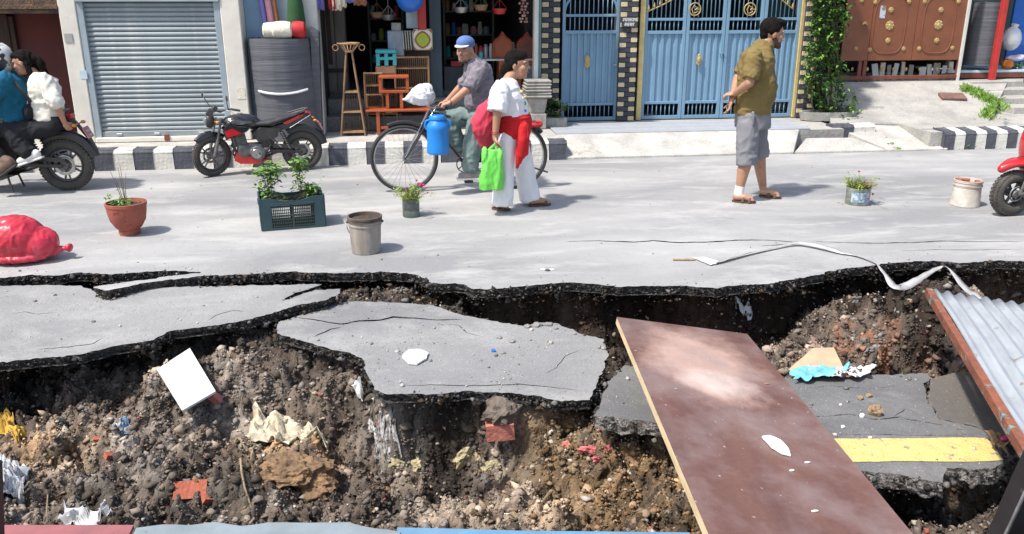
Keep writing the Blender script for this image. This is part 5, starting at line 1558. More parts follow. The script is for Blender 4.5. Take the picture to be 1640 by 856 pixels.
# ---- terracotta pot
M['terra'] = mat('terracotta_pot', (0.33, 0.085, 0.055), (0.24, 0.06, 0.04), rough=.7, scale=9, stretch=(1, 1, .4), bump=.2, wear=((0.12, 0.03, 0.025), 9, .58, .06))
def pot_at(px, py): p = at(px, py); return p
P_ = pot_at(203, 380)
pt = thing('flower_pot', 'red terracotta pot with bare twigs and weeds on the road', 'flower pot', (P_.x, P_.y + .1, 0))
mb = MB(); mb.lathe([(0, 0), (.085, 0), (.09, .03), (.085, .045), (.11, .07), (.145, .13), (.160, .21), (.164, .255), (.169, .26), (.169, .285), (.157, .287), (.150, .25), (0, .25)], n=36)
mb.build('pot', M['terra'], pt, smooth=True, angle=.6)
mb = MB(); mb.lathe([(0, .262), (.08, .266), (.154, .256)], n=24); mb.build('soil', M['potsoil'], pt, smooth=True)
for k, (dx, hh_) in enumerate(((-.09, .30), (-.02, .33), (.0, .36), (.03, .28), (-.05, .25))):
    mb = MB(); mb.tube([(dx * .2, 0, .255), (dx * .6, random.uniform(-.02, .02), .255 + hh_ * .5), (dx, random.uniform(-.03, .03), .255 + hh_)], [.004, .003, .0015], 5); mb.build('twig', M['stem'], pt)
pp = [(random.uniform(-.11, .11), random.uniform(-.1, .1), .275) for _ in range(24)] + [(-.13, 0, .33), (-.12, -.03, .33)]
add_leaves(pt, pp, 150, .035, [M['leaf_light'], M['leaf']], .014)

# ---- plastic crate with plants
M['crate_t'] = mat('dark_teal_plastic', (0.025, 0.062, 0.075), (0.018, 0.045, 0.055), rough=.4, scale=5)
M['crate_g'] = mat('dark_green_plastic', (0.03, 0.05, 0.042), (0.02, 0.032, 0.028), rough=.5, scale=8)
cA, cB = at(421, 371), at(521, 363)
cd = (cB - cA); crz = math.atan2(cd.y, cd.x); W = cd.length; D = .34; Hc = .29
cr = thing('plastic_crate', 'dark teal plastic crate planted with two leafy plants on the road', 'crate', tuple((cA + cB) / 2 + Vector((-math.sin(crz), math.cos(crz), 0)) * (D / 2)), crz)
def crate_side(w, name, loc, rz):
    h = Hc
    mb = MB()
    cw = .085
    # corner posts
    mb.bx(-w / 2, -w / 2 + cw, -.012, 0, 0, h); mb.bx(w / 2 - cw, w / 2, -.012, 0, 0, h)
    # rims
    mb.bx(-w / 2 + cw, w / 2 - cw, -.012, 0, 0, .022); mb.bx(-w / 2 + cw, w / 2 - cw, -.02, .0, h - .065, h - .045)
    # dipping top band
    n = 12; top = []
    for i in range(n + 1):
        u = i / n; x = -w / 2 + cw + (w - 2 * cw) * u
        top.append((x, h - .032 * min(1, 3.2 * min(u, 1 - u)) ))
    mb.prism([(-w / 2 + cw, h - .045)] + top + [(w / 2 - cw, h - .045)], -.012, 0, axis='y')
    o = mb.build(name, M['crate_t'], cr, bevel=.002); o.location = loc; o.rotation_euler = (0, 0, rz)
    g = MB()
    x0, x1 = -w / 2 + cw, w / 2 - cw
    nz_ = 7
    for i in range(nz_):
        z = .022 + (h - .09) * (i + .5) / nz_; g.bx(x0, x1, -.009, -.003, z - .004, z + .004)
    nx_ = int((x1 - x0) / .016)
    for i in range(nx_ + 1):
        x = x0 + (x1 - x0) * i / nx_; g.bx(x - .003, x + .003, -.0095, -.0028, .022, h - .065)
    g.bx(-.008, .008, -.011, -.002, .022, h - .065); g.bx(x0, x1, -.0115, -.002, h * .42, h * .42 + .014)
    g.build('lattice', M['crate_g'], o)
    return o
crate_side(W, 'crate_side', (0, -D / 2, 0), 0); crate_side(W, 'crate_side', (0, D / 2, 0), PI)
crate_side(D, 'crate_side', (W / 2, 0, 0), PI / 2); crate_side(D, 'crate_side', (-W / 2, 0, 0), -PI / 2)
mb = MB(); mb.bx(-W / 2 + .014, W / 2 - .014, -D / 2 + .014, D / 2 - .014, .003, .02); mb.build('crate_bottom', M['crate_g'], cr)
g = []
for i in range(13):
    row = []
    for j in range(19):
        x = -W / 2 + .015 + (W - .03) * j / 18; y = -D / 2 + .015 + (D - .03) * i / 12
        row.append((x, y, Hc - .055 + .03 * noise.noise(Vector((x * 9, y * 9, 1))) - (.0)))
    g.append(row)
mb = MB(); mb.sheet(g); vs_n = len(mb.v)
so = mb.build('soil', M['potsoil'], cr, smooth=True, fix=False)
def plant(t, base, h, nst, lean, m, leafn, size, spread):
    for s in range(nst):
        d = Vector((random.gauss(0, lean), random.gauss(0, lean * .6), 1)).normalized(); hh_ = h * random.uniform(.7, 1.05)
        pts_ = [Vector(base) + d * hh_ * q + Vector((.02 * math.sin(q * 4 + s), .015 * math.cos(q * 3 + s), 0)) for q in (0, .25, .5, .75, 1)]
        mb = MB(); mb.tube(pts_, [.004, .0035, .003, .002, .0015], 5); mb.build('stem', M['stem'], t)
        lp = [pts_[2]] + [pts_[3]] * 2 + [pts_[4]] * 5 + [pts_[1]]
        add_leaves(t, lp, leafn, size, m, spread, zr=(-.5, .6))
random.seed(21)
plant(cr, (-W / 2 + .08, .02, Hc - .05), .30, 5, .22, [M['leaf_light'], M['leaf']], 80, .052, .04)
plant(cr, (W / 2 - .2, .03, Hc - .05), .33, 3, .08, [M['leaf_light'], M['leaf']], 84, .046, .036)
plant(cr, (W / 2 - .12, .0, Hc - .05), .12, 4, .35, [M['leaf_light'], M['leaf']], 60, .038, .03)
add_leaves(cr, [(random.uniform(-W / 2 + .03, W / 2 - .03), random.uniform(-.12, .12), Hc - .04) for _ in range(30)], 130, .03, [M['leaf_dark'], M['leaf']], .012)

# ---- paint bucket
M['bucket'] = mat('cement_stained_bucket', (0.34, 0.30, 0.26), (0.20, 0.17, 0.145), rough=.8, scale=9, stretch=(1, 1, .35), bump=.2, wear=((0.16, 0.12, 0.09), 6, .6, .1))
M['bucket_rim'] = mat('dirty_dark_rim', (0.13, 0.095, 0.07), (0.07, 0.05, 0.04), rough=.75, scale=12)
P_ = at(586, 410)
bk = thing('bucket', 'cement stained grey bucket with dark rim standing near the crack', 'bucket', (P_.x, P_.y + .12, 0))
mb = MB(); mb.lathe([(0, 0), (.118, 0), (.124, .006), (.136, .235), (.142, .238), (.142, .25), (.137, .252), (.139, .275)], n=40); mb.build('bucket_body', M['bucket'], bk, smooth=True, angle=.6)
mb = MB(); mb.lathe([(.139, .275), (.148, .277), (.148, .290), (.143, .292), (.150, .296), (.150, .312), (.144, .316), (.134, .314), (.132, .24), (.0, .24)], n=40); mb.build('rim', M['bucket_rim'], bk, smooth=True, angle=.6)
mb = MB(); mb.lathe([(0, .292), (.08, .296), (.131, .283)], n=24); mb.build('contents', M['potsoil'], bk, smooth=True)
mb = MB(); mb.torus((0, -.004, .245), .153, .0035, 'y', 30, 5, a0=R(185), a1=R(210)); mb.ball((-.148, 0, .262), .012, 8, 6); mb.ball((.148, 0, .262), .012, 8, 6); mb.build('handle_lug', M['bucket_rim'], bk)

bk.scale = (.94, .94, .96)
# ---- paint tub at the right
M['tub'] = mat('dirty_white_tub', (0.62, 0.59, 0.53), (0.45, 0.41, 0.35), rough=.7, scale=7, bump=.2, wear=((0.28, 0.14, 0.10), 6, .62, .08))
M['brick_rim'] = mat('stained_rim', (0.45, 0.22, 0.17), (0.5, 0.42, 0.36), rough=.8, scale=9)
P_ = at(1556, 333)
tb2 = thing('paint_tub', 'dirty white paint tub with red rim next to the scooter wheel', 'tub', (P_.x, P_.y + .11, 0))
mb = MB(); mb.lathe([(0, 0), (.13, 0), (.135, .006), (.125, .19), (.13, .193), (.13, .205), (.124, .207), (.126, .235), (.132, .237), (.132, .25), (.12, .252), (.118, .2), (0, .2)], n=36); mb.build('tub_body', M['tub'], tb2, smooth=True, angle=.6)
mb = MB(); mb.torus((0, 0, .252), .128, .007, 'z', 36, 6); mb.torus((0, 0, .206), .131, .004, 'z', 36, 6); mb.build('rim', M['brick_rim'], tb2, smooth=True)
mb = MB()
for k in range(14): a = random.uniform(0, 6.28); mb.ball((.09 * math.cos(a), .09 * math.sin(a), .235), (.03, .02, .018), 7, 5, (0, .3, a))
mb.build('rubble_fill', mat('brick_rubble', (0.28, 0.11, 0.07), (0.14, 0.08, 0.06), scale=20), tb2)

# ---- small flower containers on the road
M['pot_clear'] = mat('cut_bottle_pot', (0.33, 0.35, 0.32), (0.13, 0.15, 0.12), rough=.25, scale=8)
M['pot_dk'] = mat('dull_green_tin', (0.12, 0.15, 0.13), (0.05, 0.06, 0.055), rough=.4, scale=9)
M['magenta'] = mat('magenta_petal', (0.62, 0.04, 0.22), rough=.6)
M['label_b'] = mat('blue_white_label', (0.16, 0.27, 0.38), (0.45, 0.48, 0.48), rough=.5, scale=26, lo=.46, hi=.5)
M['grass_y'] = mat('yellowish_grass', (0.30, 0.33, 0.07), (0.17, 0.20, 0.04), rough=.6, scale=10)
def flower_pot2(label, px, py, r, h, m_pot, grass_n, flowers, lab):
    p = at(px, py)
    t = thing('flower_container', label, 'flower container', (p.x, p.y + r, 0))
    mb = MB(); mb.lathe([(0, 0), (r * .95, 0), (r, .01), (r, h * .35), (r * .96, h * .38), (r, h * .42), (r, h), (r * .93, h), (r * .93, h * .8), (0, h * .8)], n=24); mb.build('container', m_pot, t, smooth=True, angle=.6)
    if lab:
        mb = MB(); mb.tube([(math.cos(a) * (r + .002), math.sin(a) * (r + .002), h * .5) for a in [R(-150) + R(80) * i / 8 for i in range(9)]], h * .3, 4, flat=((0, 0, 1), 1)); 
        vs = [(math.cos(a) * (r + .0025), math.sin(a) * (r + .0025), z) for z in (h * .22, h * .8) for a in [R(-150) + R(85) * i / 8 for i in range(9)]]
        mb = MB(); mb.add(vs, [(i, i + 1, i + 10, i + 9) for i in range(8)]); mb.build('label_wrap', M['label_b'], t)
    mb = MB(); mb.lathe([(0, h * .86), (r * .92, h * .82)], n=16); mb.build('soil', M['potsoil'], t)
    mb = MB()
    for _ in range(grass_n):
        a0 = random.uniform(0, 6.28); b = Vector((math.cos(a0) * r * .6, math.sin(a0) * r * .6, h * .85)); d = Vector((random.gauss(0, .55), random.gauss(0, .5), 1)).normalized(); L_ = random.uniform(.06, .17)
        s = d.orthogonal().normalized() * .003
        q = b + d * L_ * .6; e = b + d * L_ + Vector((d.x * .04, d.y * .04, -.02))
        mb.add([b - s, b + s, q + s, q - s, e], [(0, 1, 2, 3), (3, 2, 4)])
    o = mb.build('grassy_leaves', M['grass_y'], t, fix=False); o['kind'] = 'stuff'
    for (fx, fy, fz) in flowers:
        mb = MB(); e = Vector((fx, fy, fz)); mb.tube([(fx * .2, fy * .2, h * .8), Vector((fx * .6, fy * .6, (h + fz) / 2 + .01)), e], .0018, 4); st2 = mb.build('flower_stalk', M['leaf'], t)
        mb = MB()
        for k in range(9): leaf_geo(mb, e, rdir(-.4, .8), Vector((0, 0, 1)), .02, .009, .1)
        mb.ball(e, .008, 6, 5); mb.build('blossom', M['magenta'], st2, fix=False)
    add_leaves(t, [(random.gauss(0, r), random.gauss(0, r), h + random.uniform(0, .1)) for _ in range(30)], 260, .03, [M['leaf_light'], M['grass_y']], .02)
    return t
random.seed(3)
flower_pot2('small dark container with grassy leaves and pink blossoms in front of the bicycle', 659, 350, .08, .17, M['pot_dk'], 190,
            [(.06, 0, .34), (.085, 0, .31), (.11, .01, .29), (.09, -.02, .30), (.14, 0, .27), (.16, 0, .22), (.075, .03, .30), (-.03, 0, .27), (.13, .02, .29)], False)
flower_pot2('small labelled tub of yellowish grass with a few red blossoms near the walking man', 1382, 331, .115, .17, M['pot_clear'], 420,
            [(.17, 0, .19), (.14, -.03, .10), (.0, -.12, .23), (.04, -.125, .08), (-.02, 0, .33)], True)

# ---- red plastic bag at the left
M['red_bag'] = mat('red_thin_plastic', (0.56, 0.03, 0.06), (0.40, 0.02, 0.035), rough=.36, scale=7, bump=.4, bscale=7, dist=.02, wear=((0.62, 0.20, 0.25), 5, .55, .2), stretch=(1, 1, .5))  # pale pink blotches in the wear slot imitate highlights on the plastic
P_ = at(22, 430)
rb = thing('plastic_bag', 'knotted full red plastic bag on the road at the left edge', 'plastic bag', (P_.x, P_.y + .2, 0))
# ================================================================ board, sheets and debris
M['core'] = mat('pale_plywood_edge', (0.62, 0.49, 0.30), (0.48, 0.36, 0.21), rough=.75, scale=6, stretch=(1, 1, 6), bump=.15)
def board_mat():
    m = mat('worn_brown_veneer', (0.165, 0.078, 0.056), (0.11, 0.050, 0.038), rough=.45, scale=3, stretch=(1, .35, 1), bump=.12, bscale=30, fine=.06, rvar=.15)
    nt = m.node_tree; N = nt.nodes; L = nt.links; b = N['Principled BSDF']
    src = b.inputs['Base Color'].links[0].from_socket
    tc = N.new('ShaderNodeTexCoord')
    def blob(cx, cy, rx, ry, rot, soft, nsc, namp):
        mp = N.new('ShaderNodeMapping'); mp.vector_type = 'POINT'
        mp.inputs['Location'].default_value = (0, 0, 0)
        sub = N.new('ShaderNodeVectorMath'); sub.operation = 'SUBTRACT'; sub.inputs[1].default_value = (cx, cy, 0)
        L.new(tc.outputs['Object'], sub.inputs[0])
        mp.inputs['Rotation'].default_value = (0, 0, rot); mp.inputs['Scale'].default_value = (1 / rx, 1 / ry, 0)
        L.new(sub.outputs[0], mp.inputs[0])
        ln = N.new('ShaderNodeVectorMath'); ln.operation = 'LENGTH'; L.new(mp.outputs[0], ln.inputs[0])
        nz = N.new('ShaderNodeTexNoise'); nz.inputs['Scale'].default_value = nsc; nz.inputs['Detail'].default_value = 8; nz.inputs['Roughness'].default_value = .65
        L.new(tc.outputs['Object'], nz.inputs['Vector'])
        ad = N.new('ShaderNodeMath'); ad.operation = 'MULTIPLY_ADD'; L.new(nz.outputs[0], ad.inputs[0]); ad.inputs[1].default_value = namp; L.new(ln.outputs['Value'], ad.inputs[2])
        mr = N.new('ShaderNodeMapRange'); mr.inputs[1].default_value = 1 + namp * .5; mr.inputs[2].default_value = 1 + namp * .5 - soft; mr.inputs[3].default_value = 0; mr.inputs[4].default_value = 1
        L.new(ad.outputs[0], mr.inputs[0]); return mr.outputs[0]
    def mixc(f, a, c):
        x = N.new('ShaderNodeMix'); x.data_type = 'RGBA'; L.new(f, x.inputs[0]); L.new(a, x.inputs[6]); x.inputs[7].default_value = (*c, 1); return x.outputs[2]
    out = src
    out = mixc(blob(-.04, .60, .38, .68, 0.15, .55, 3.0, 1.5), out, (0.44, 0.29, 0.235))
    out = mixc(blob(-.02, .30, .24, .22, .3, .6, 5, 1.3), out, (0.55, 0.43, 0.375))
    # grey dust over the lower half
    gr = N.new('ShaderNodeTexNoise'); gr.inputs['Scale'].default_value = 2.3; gr.inputs['Detail'].default_value = 9; gr.inputs['Roughness'].default_value = .62
    L.new(tc.outputs['Object'], gr.inputs['Vector'])
    mr = N.new('ShaderNodeMapRange'); mr.inputs[1].default_value = .42; mr.inputs[2].default_value = .66; mr.inputs[4].default_value = .7
    L.new(gr.outputs[0], mr.inputs[0])
    out = mixc(mr.outputs[0], out, (0.25, 0.19, 0.178))
    # white specks and scrapes
    v = N.new('ShaderNodeTexNoise'); v.inputs['Scale'].default_value = 30; v.inputs['Detail'].default_value = 5
    L.new(tc.outputs['Object'], v.inputs['Vector'])
    mr = N.new('ShaderNodeMapRange'); mr.inputs[1].default_value = .69; mr.inputs[2].default_value = .72; mr.inputs[4].default_value = .7
    L.new(v.outputs[0], mr.inputs[0])
    out = mixc(mr.outputs[0], out, (0.5, 0.45, 0.42))
    L.new(out, b.inputs['Base Color'])
    return m
M['board'] = board_mat()
def frame_of(o, A, U, V):
    """orient object so that local x=V, local y=U, z=normal, at A"""
    u = U.normalized(); v = (V - u * V.dot(u)).normalized(); n = v.cross(u)
    Mx = Matrix((v, u, n)).transposed()
    o.rotation_euler = Mx.to_euler(); o.location = A
A = at(988, 508, -.05); B = at(1211, 533, -.05); C = at(1136, 856, .045); D = at(1460, 856, .045)
U = (A - C); V = ((B - A).normalized() + (D - C).normalized())
def proj(p):
    v = Vector(p) - Vector((0, 0, CAM_H)); rt = Vector((math.cos(YAW), -math.sin(YAW), 0)); fw = Vector((math.sin(YAW) * math.cos(PITCH), math.cos(YAW) * math.cos(PITCH), -math.sin(PITCH))); up = rt.cross(fw)
    return 820 + F_PX * v.dot(rt) / v.dot(fw), 428 - F_PX * v.dot(up) / v.dot(fw)
best = None
for i in range(60):
    ph = R(-20 + i * .6); u_ = U.normalized(); v0 = (Vector((u_.y, -u_.x, 0))).normalized(); v0 = Matrix.Rotation(ph, 3, u_) @ v0
    for wi in range(12):
        wd_ = .78 + wi * .01
        q1, q2 = proj(A + v0 * wd_), proj(C + v0 * wd_)
        e_ = (q1[0] - 1211) ** 2 + (q1[1] - 531) ** 2 + ((q2[0] - 1460) + (856 - q2[1]) * .78) ** 2
        if best is None or e_ < best[0]: best = (e_, v0, wd_)
V = best[1]; Wb = best[2]; B = A + V * Wb; D = C + V * Wb
bd = thing('wooden_board', 'large worn reddish brown board laid across the trench as a footbridge', 'board')
ctr = (A + B + C + D) / 4
frame_of(bd, ctr - Vector((0, 0, .0)), U, V)
Lb = U.length / 2
mb = MB(); mb.bx(-Wb / 2, Wb / 2, -Lb - .55, Lb, -.048, -.0045); mb.build('core', M['core'], bd, bevel=.002)
mb = MB(); mb.bx(-Wb / 2 - .001, Wb / 2 + .001, -Lb - .551, Lb + .001, -.004, 0); mb.build('top_veneer', M['board'], bd)
Minv = bd.matrix_world
def bd_mat():
    e = bd.rotation_euler.to_matrix().to_4x4(); e.translation = bd.location; return e
BM = bd_mat()
def on_board(px, py):
    n = BM.to_3x3() @ Vector((0, 0, 1)); r = ray(px, py); o = Vector((0, 0, CAM_H))
    return o + r * ((BM.translation - o).dot(n) / r.dot(n))
M['shard'] = mat('white_ceramic', (0.80, 0.79, 0.76), (0.70, 0.69, 0.66), rough=.5, scale=12)
def flat_piece(name, label, cat, pts, th, m, bow=0.0, group=None, lift=.004, jagamp=.004):
    """pts: world points of the outline, roughly flat"""
    c = sum(pts, Vector()) / len(pts)
    n = Vector()
    for i in range(len(pts)):
        n += (pts[i] - c).cross(pts[(i + 1) % len(pts)] - c)
    n.normalize()
    if n.z < 0: n.negate()
    x = (pts[0] - c).normalized(); x = (x - n * x.dot(n)).normalized(); y = n.cross(x)
    P2 = [Vector(((p - c).dot(x), (p - c).dot(y))) for p in pts]
    J = jag(P2, jagamp, .02, random.random() * 50) if jagamp else P2
    mb = MB(); mb.prism([(p.x, p.y) for p in J], 0, th)
    o = mb.build(name, m, None, bevel=0)
    if bow:
        for v in o.data.vertices: v.co.z += bow * (1 - (v.co.x ** 2 + v.co.y ** 2) / (max(p.length for p in P2) ** 2))
    o.matrix_world = Matrix.Translation(c + n * lift) @ Matrix((x, y, n)).transposed().to_4x4()
    return tag(o, label, cat, group)
flat_piece('white_shard', 'white leaf-shaped shard lying on the brown board', 'shard', [on_board(a, b) for a, b in ((1220, 702), (1232, 700), (1250, 708), (1262, 722), (1266, 733), (1252, 730), (1236, 720))], .006, M['shard'], .004)
flat_piece('white_shard', 'white broken plate shard on the middle asphalt slab', 'shard', [PL_C.hit(a, b) for a, b in ((643, 575), (655, 563), (672, 563), (686, 569), (683, 578), (668, 586), (655, 585))], .012, M['shard'], .006)
for i, (a, b, s) in enumerate(((1293, 742, 4), (1415 - 110, 820, 5), (1228, 616, 6), (1268, 755, 3))):
    p = on_board(a, b); mb = MB(); mb.ball((0, 0, .004), (.008 + .002 * s, .005, .005), 7, 5)
    o = mb.build('pebble', M['shard'] if i != 2 else M['card'], None); o.location = p; tag(o, ['tiny pale chip in the middle of the board', 'small white chip low on the right of the board', 'small brown pebble near the top right edge of the board', 'pale scrap right of the white shard on the board'][i], 'pebble')
mb = MB(); mb.lathe([(0, 0), (.014, 0), (.014, .012), (.0, .013)], n=16); o = mb.build('bottle_cap', M['blue_pl'], None); o.location = PL_C.hit(790, 563); o.rotation_euler = (.3, .1, 0); tag(o, 'blue bottle cap lying on the middle asphalt slab', 'bottle cap')

# corrugated sheet
M['corr'] = mat('galvanised_pale_blue', (0.42, 0.445, 0.46), (0.31, 0.33, 0.345), rough=.5, metal=.25, scale=5, stretch=(3, .5, 1), wear=((0.25, 0.19, 0.16), 7, .60, .06))
M['rust'] = mat('rusty_edge', (0.28, 0.085, 0.04), (0.15, 0.055, 0.035), rough=.85, scale=9, bump=.6, wear=((0.16, 0.25, 0.23), 7, .58, .03))
A = at(1494, 464, .06); E_ = at(1655, 722, .10)
ct = thing('corrugated_sheet', 'pale blue corrugated metal sheet with a rusty edge leaning over the trench', 'metal sheet')
U = (A - E_); Vv = Vector((U.y, -U.x, 0)).normalized()
Vv = Vector((Vv.x, Vv.y, -.02))
frame_of(ct, (A + E_) / 2, U, Vv)
hl = U.length / 2
g = []
ny, nx = 14, 110
for i in range(ny):
    row = []
    for j in range(nx):
        x = 1.15 * j / (nx - 1); y = -hl - .5 + (2 * hl + .5) * i / (ny - 1)
        y2 = y - (.16 * x if i > ny - 4 else 0)
        row.append((x, y2 + (.006 * math.sin(j * .9) if i == ny - 1 else 0), .011 * math.sin(x * 2 * PI / .076) + .01 * math.sin(y * 3 + x * 2)))
    g.append(row)
mb = MB(); mb.sheet(g)
o = mb.build('metal_sheet', M['corr'], ct, smooth=True, fix=False); so = o.modifiers.new('s', 'SOLIDIFY'); so.thickness = .0015
mb = MB(); mb.bx(-.045, -.002, -hl - .5, hl, -.05, .008); o = mb.build('rusty_frame', M['rust'], ct, bevel=.004)

# black steel post close to the camera, lower right
M['steel_black'] = mat('black_painted_steel', (0.022, 0.023, 0.025), (0.014, 0.014, 0.015), rough=.45, scale=6, wear=((0.12, 0.12, 0.12), 14, .64, .06))
M['steel_worn'] = mat('worn_steel_edge', (0.22, 0.22, 0.22), (0.07, 0.07, 0.07), rough=.5, scale=14)
def beam(name, label, P1, P2, w, d, cat='post', twist=.3):
    t = thing(name, label, cat, P1)
    ax = (P2 - P1); Lx = ax.length
    q = ax.to_track_quat('Z', 'Y').to_matrix() @ Matrix.Rotation(twist, 3, 'Z')
    t.rotation_euler = q.to_euler()
    mb = MB(); mb.bx(-w / 2, w / 2, -d / 2, d / 2, 0, Lx); mb.build('shaft', M['steel_black'], t, bevel=.003)
    mb = MB(); mb.bx(-w / 2 - .003, -w / 2 + .004, -d / 2 - .003, -d / 2 + .006, .001, Lx - .001); mb.build('worn_edge', M['steel_worn'], t)
    return t
P1 = at(1590, 905, .0); r = ray(1690, 690); P2 = Vector((0, 0, CAM_H)) + r * (P1.y / r.y * .93)
beam('steel_post', 'black painted steel post leaning in from the lower right corner', P1, P2 + (P2 - P1) * .5, .095, .075, twist=.15)
P1 = at(-8, 900, .0); r = ray(-14, 740); P2 = Vector((0, 0, CAM_H)) + r * (P1.y / r.y * .97)
beam('steel_post', 'black steel post just entering the lower left corner', P1, P2, .05, .05)

# panels lying on the near brink, along the bottom of the picture
M['panel_red'] = mat('faded_red_board', (0.30, 0.10, 0.10), (0.22, 0.085, 0.09), rough=.7, scale=9, wear=((0.36, 0.24, 0.22), 10, .64, .05))
M['panel_grey'] = mat('grey_sheet_metal', (0.26, 0.30, 0.32), (0.20, 0.235, 0.25), rough=.5, scale=6, metal=.2, wear=((0.14, 0.12, 0.11), 8, .62, .04))
M['panel_blue'] = mat('rusty_blue_metal', (0.13, 0.255, 0.37), (0.10, 0.20, 0.30), rough=.5, scale=6, wear=((0.24, 0.11, 0.07), 16, .66, .03))
def brink_panel(name, label, px0, px1, pys, m, z=.0, th=.018, amp=.0):
    pts = []
    n = len(pys)
    for i, py in enumerate(pys):
        pts.append(at(px0 + (px1 - px0) * i / (n - 1), py, z))
    lp = [Vector((p.x, p.y)) for p in pts] + [Vector((pts[-1].x, pts[-1].y - .5)), Vector((pts[0].x, pts[0].y - .5))]
    if amp: lp = jag(lp, amp, .05, 3)
    mb = MB(); mb.prism([(p.x, p.y) for p in lp], z - th, z)
    o = mb.build(name, m, None, bevel=0); return tag(o, label, 'panel')
brink_panel('painted_board', 'faded red board lying along the lower left edge', -140, 214, (841, 841, 841), M['panel_red'], .005)
brink_panel('metal_sheet', 'bent grey metal sheet with ragged edge between the red and blue panels', 218, 640, (846, 840, 842, 836, 843, 838, 836, 838, 837, 846, 852), M['panel_grey'], .002, amp=.006)
brink_panel('metal_sheet', 'rust-spotted blue metal panel along the bottom edge', 636, 1104, (845, 847, 850, 851, 852, 853), M['panel_blue'], -.004)

# ---- small debris
def rock_mesh(name, m, r, seed, amp=.35, flat=.8, sub=2):
    bm = bmesh.new(); bmesh.ops.create_icosphere(bm, subdivisions=sub, radius=1)
    for v in bm.verts:
        k = 1 + amp * noise.noise(v.co * 1.3 + Vector((seed, 0, 0))) + amp * .6 * noise.noise(v.co * 3.1 + Vector((0, seed, 0)))
        v.co = Vector((v.co.x * r[0], v.co.y * r[1], v.co.z * r[2])) * k * (1 + amp * .5 * noise.noise(v.co * 7 + Vector((seed, 3, 1))))
    me = bpy.data.meshes.new(name); bm.to_mesh(me); bm.free(); me.materials.append(m)
    return me
M['clod'] = mat('earth_clod', (0.20, 0.16, 0.125), (0.09, 0.07, 0.055), rough=.95, scale=14, bump=1, bscale=40)
M['clod_tan'] = mat('tan_clod', (0.36, 0.25, 0.14), (0.24, 0.16, 0.09), rough=.95, scale=14, bump=1, bscale=40)
M['clod_grey'] = mat('grey_stone', (0.26, 0.245, 0.23), (0.17, 0.16, 0.15), rough=.9, scale=14, bump=.6, bscale=40)
M['brick'] = mat('red_brick', (0.40, 0.115, 0.065), (0.30, 0.085, 0.05), rough=.9, scale=10, bump=.6, bscale=40, wear=((0.16, 0.11, 0.08), 8, .58, .06))
M['brick_pink'] = mat('pink_brick', (0.52, 0.19, 0.145), (0.44, 0.15, 0.11), rough=.85, scale=10, bump=.4, wear=((0.3, 0.2, 0.17), 12, .62, .05))
random.seed(77)
clod_me = [[rock_mesh('earth_clod', mm, (1, .85, .7), s * 7.3 + 1, .75, sub=3) for s in range(4)] for mm in (M['clod'], M['clod_tan'], M['clod_grey'])]
spots = []
tries = 0
while len(spots) < 34 and tries < 6000:
    tries += 1
    px = random.uniform(-10, 1100); py = random.uniform(520, 835)
    if random.random() < .28: px, py = random.uniform(1230, 1560), random.uniform(470, 590)
    p = soil_hit(px, py)
    i = int((p.y - Y0) / ST); j = int((p.x - X0) / ST)
    if not (0 <= i < nyy and 0 <= j < nxx) or p.z < -1.0 or sdL[i, j] < .02 or sdC[i, j] < .02 or sdR[i, j] < .05 or dR[i, j] > -.05 or p.y < 3.5: continue
    if any((p - q).length < .09 for q in spots) or (235 < px < 360 and 545 < py < 675) or (390 < px < 530 and 655 < py < 735): continue
    spots.append(p.copy())
    T = tz[i, j]
    fam = 1 if random.random() < T * .7 else (2 if random.random() < .3 else 0)
    s = random.uniform(.02, .042)
    o = bpy.data.objects.new('earth_clod' if fam < 2 else 'stone', random.choice(clod_me[fam])); COL.objects.link(o)
    o.location = p + Vector((0, 0, s * .2)); o.scale = (s, s, s); o.rotation_euler = (random.random(), random.random(), random.random() * 6)
    tag(o, ('dark lump of earth lying loose in the dug soil', 'tan lump of earth lying loose in the dug soil', 'grey stone lying loose in the dug soil')[fam], ('clod', 'clod', 'stone')[fam], ('dark clods in the dug soil', 'tan clods in the dug soil', 'grey stones in the dug soil')[fam])

def place_box(name, label, cat, px, py, dims, rot, m, dz=0.0, bevel=.004, jag_=.0, pt=None):
    p = pt or soil_hit(px, py)
    bm = bmesh.new(); bmesh.ops.create_cube(bm, size=1)
    bmesh.ops.subdivide_edges(bm, edges=bm.edges, cuts=3, use_grid_fill=True)
    for v in bm.verts:
        v.co = Vector((v.co.x * dims[0], v.co.y * dims[1], v.co.z * dims[2]))
        n = noise.noise_vector(v.co * 14 + Vector((px, py, 0)))
        v.co += n * (jag_ or .006)
    me = bpy.data.meshes.new(name); bm.to_mesh(me); bm.free(); me.materials.append(m)
    if jag_ and jag_ > .01: me = rock_mesh(name, m, (dims[0] * .6, dims[1] * .5, dims[2] * .6), px * .37, .7, sub=3)
    o = part(name, me, None); o.location = p + Vector((0, 0, dz)); o.rotation_euler = rot
    return tag(o, label, cat)
place_box('brick', 'broken orange-red brick half buried at the lower left', 'brick', 306, 790, (.17, .10, .08), (.75, .05, .08), M['brick'], .01)
place_box('brick', 'small brick chip right of the half buried brick', 'brick', 331, 802, (.045, .04, .035), (.3, .4, .5), M['brick'], .01)
place_box('brick', 'pink-red brick fragment beside the white foam board', 'brick', 346, 643, (.075, .05, .045), (.5, .9, .3), M['brick_pink'], .02)
place_box('brick', 'little orange brick chip at the left of the mound', 'brick', 155, 707, (.04, .03, .03), (.3, .1, .3), M['brick'], .012)
place_box('brick', 'little orange brick chip below the blue wrapper', 'brick', 176, 733, (.055, .04, .03), (.3, .4, .9), M['brick'], .012)
pp_ = on(802, 692, 4.36)
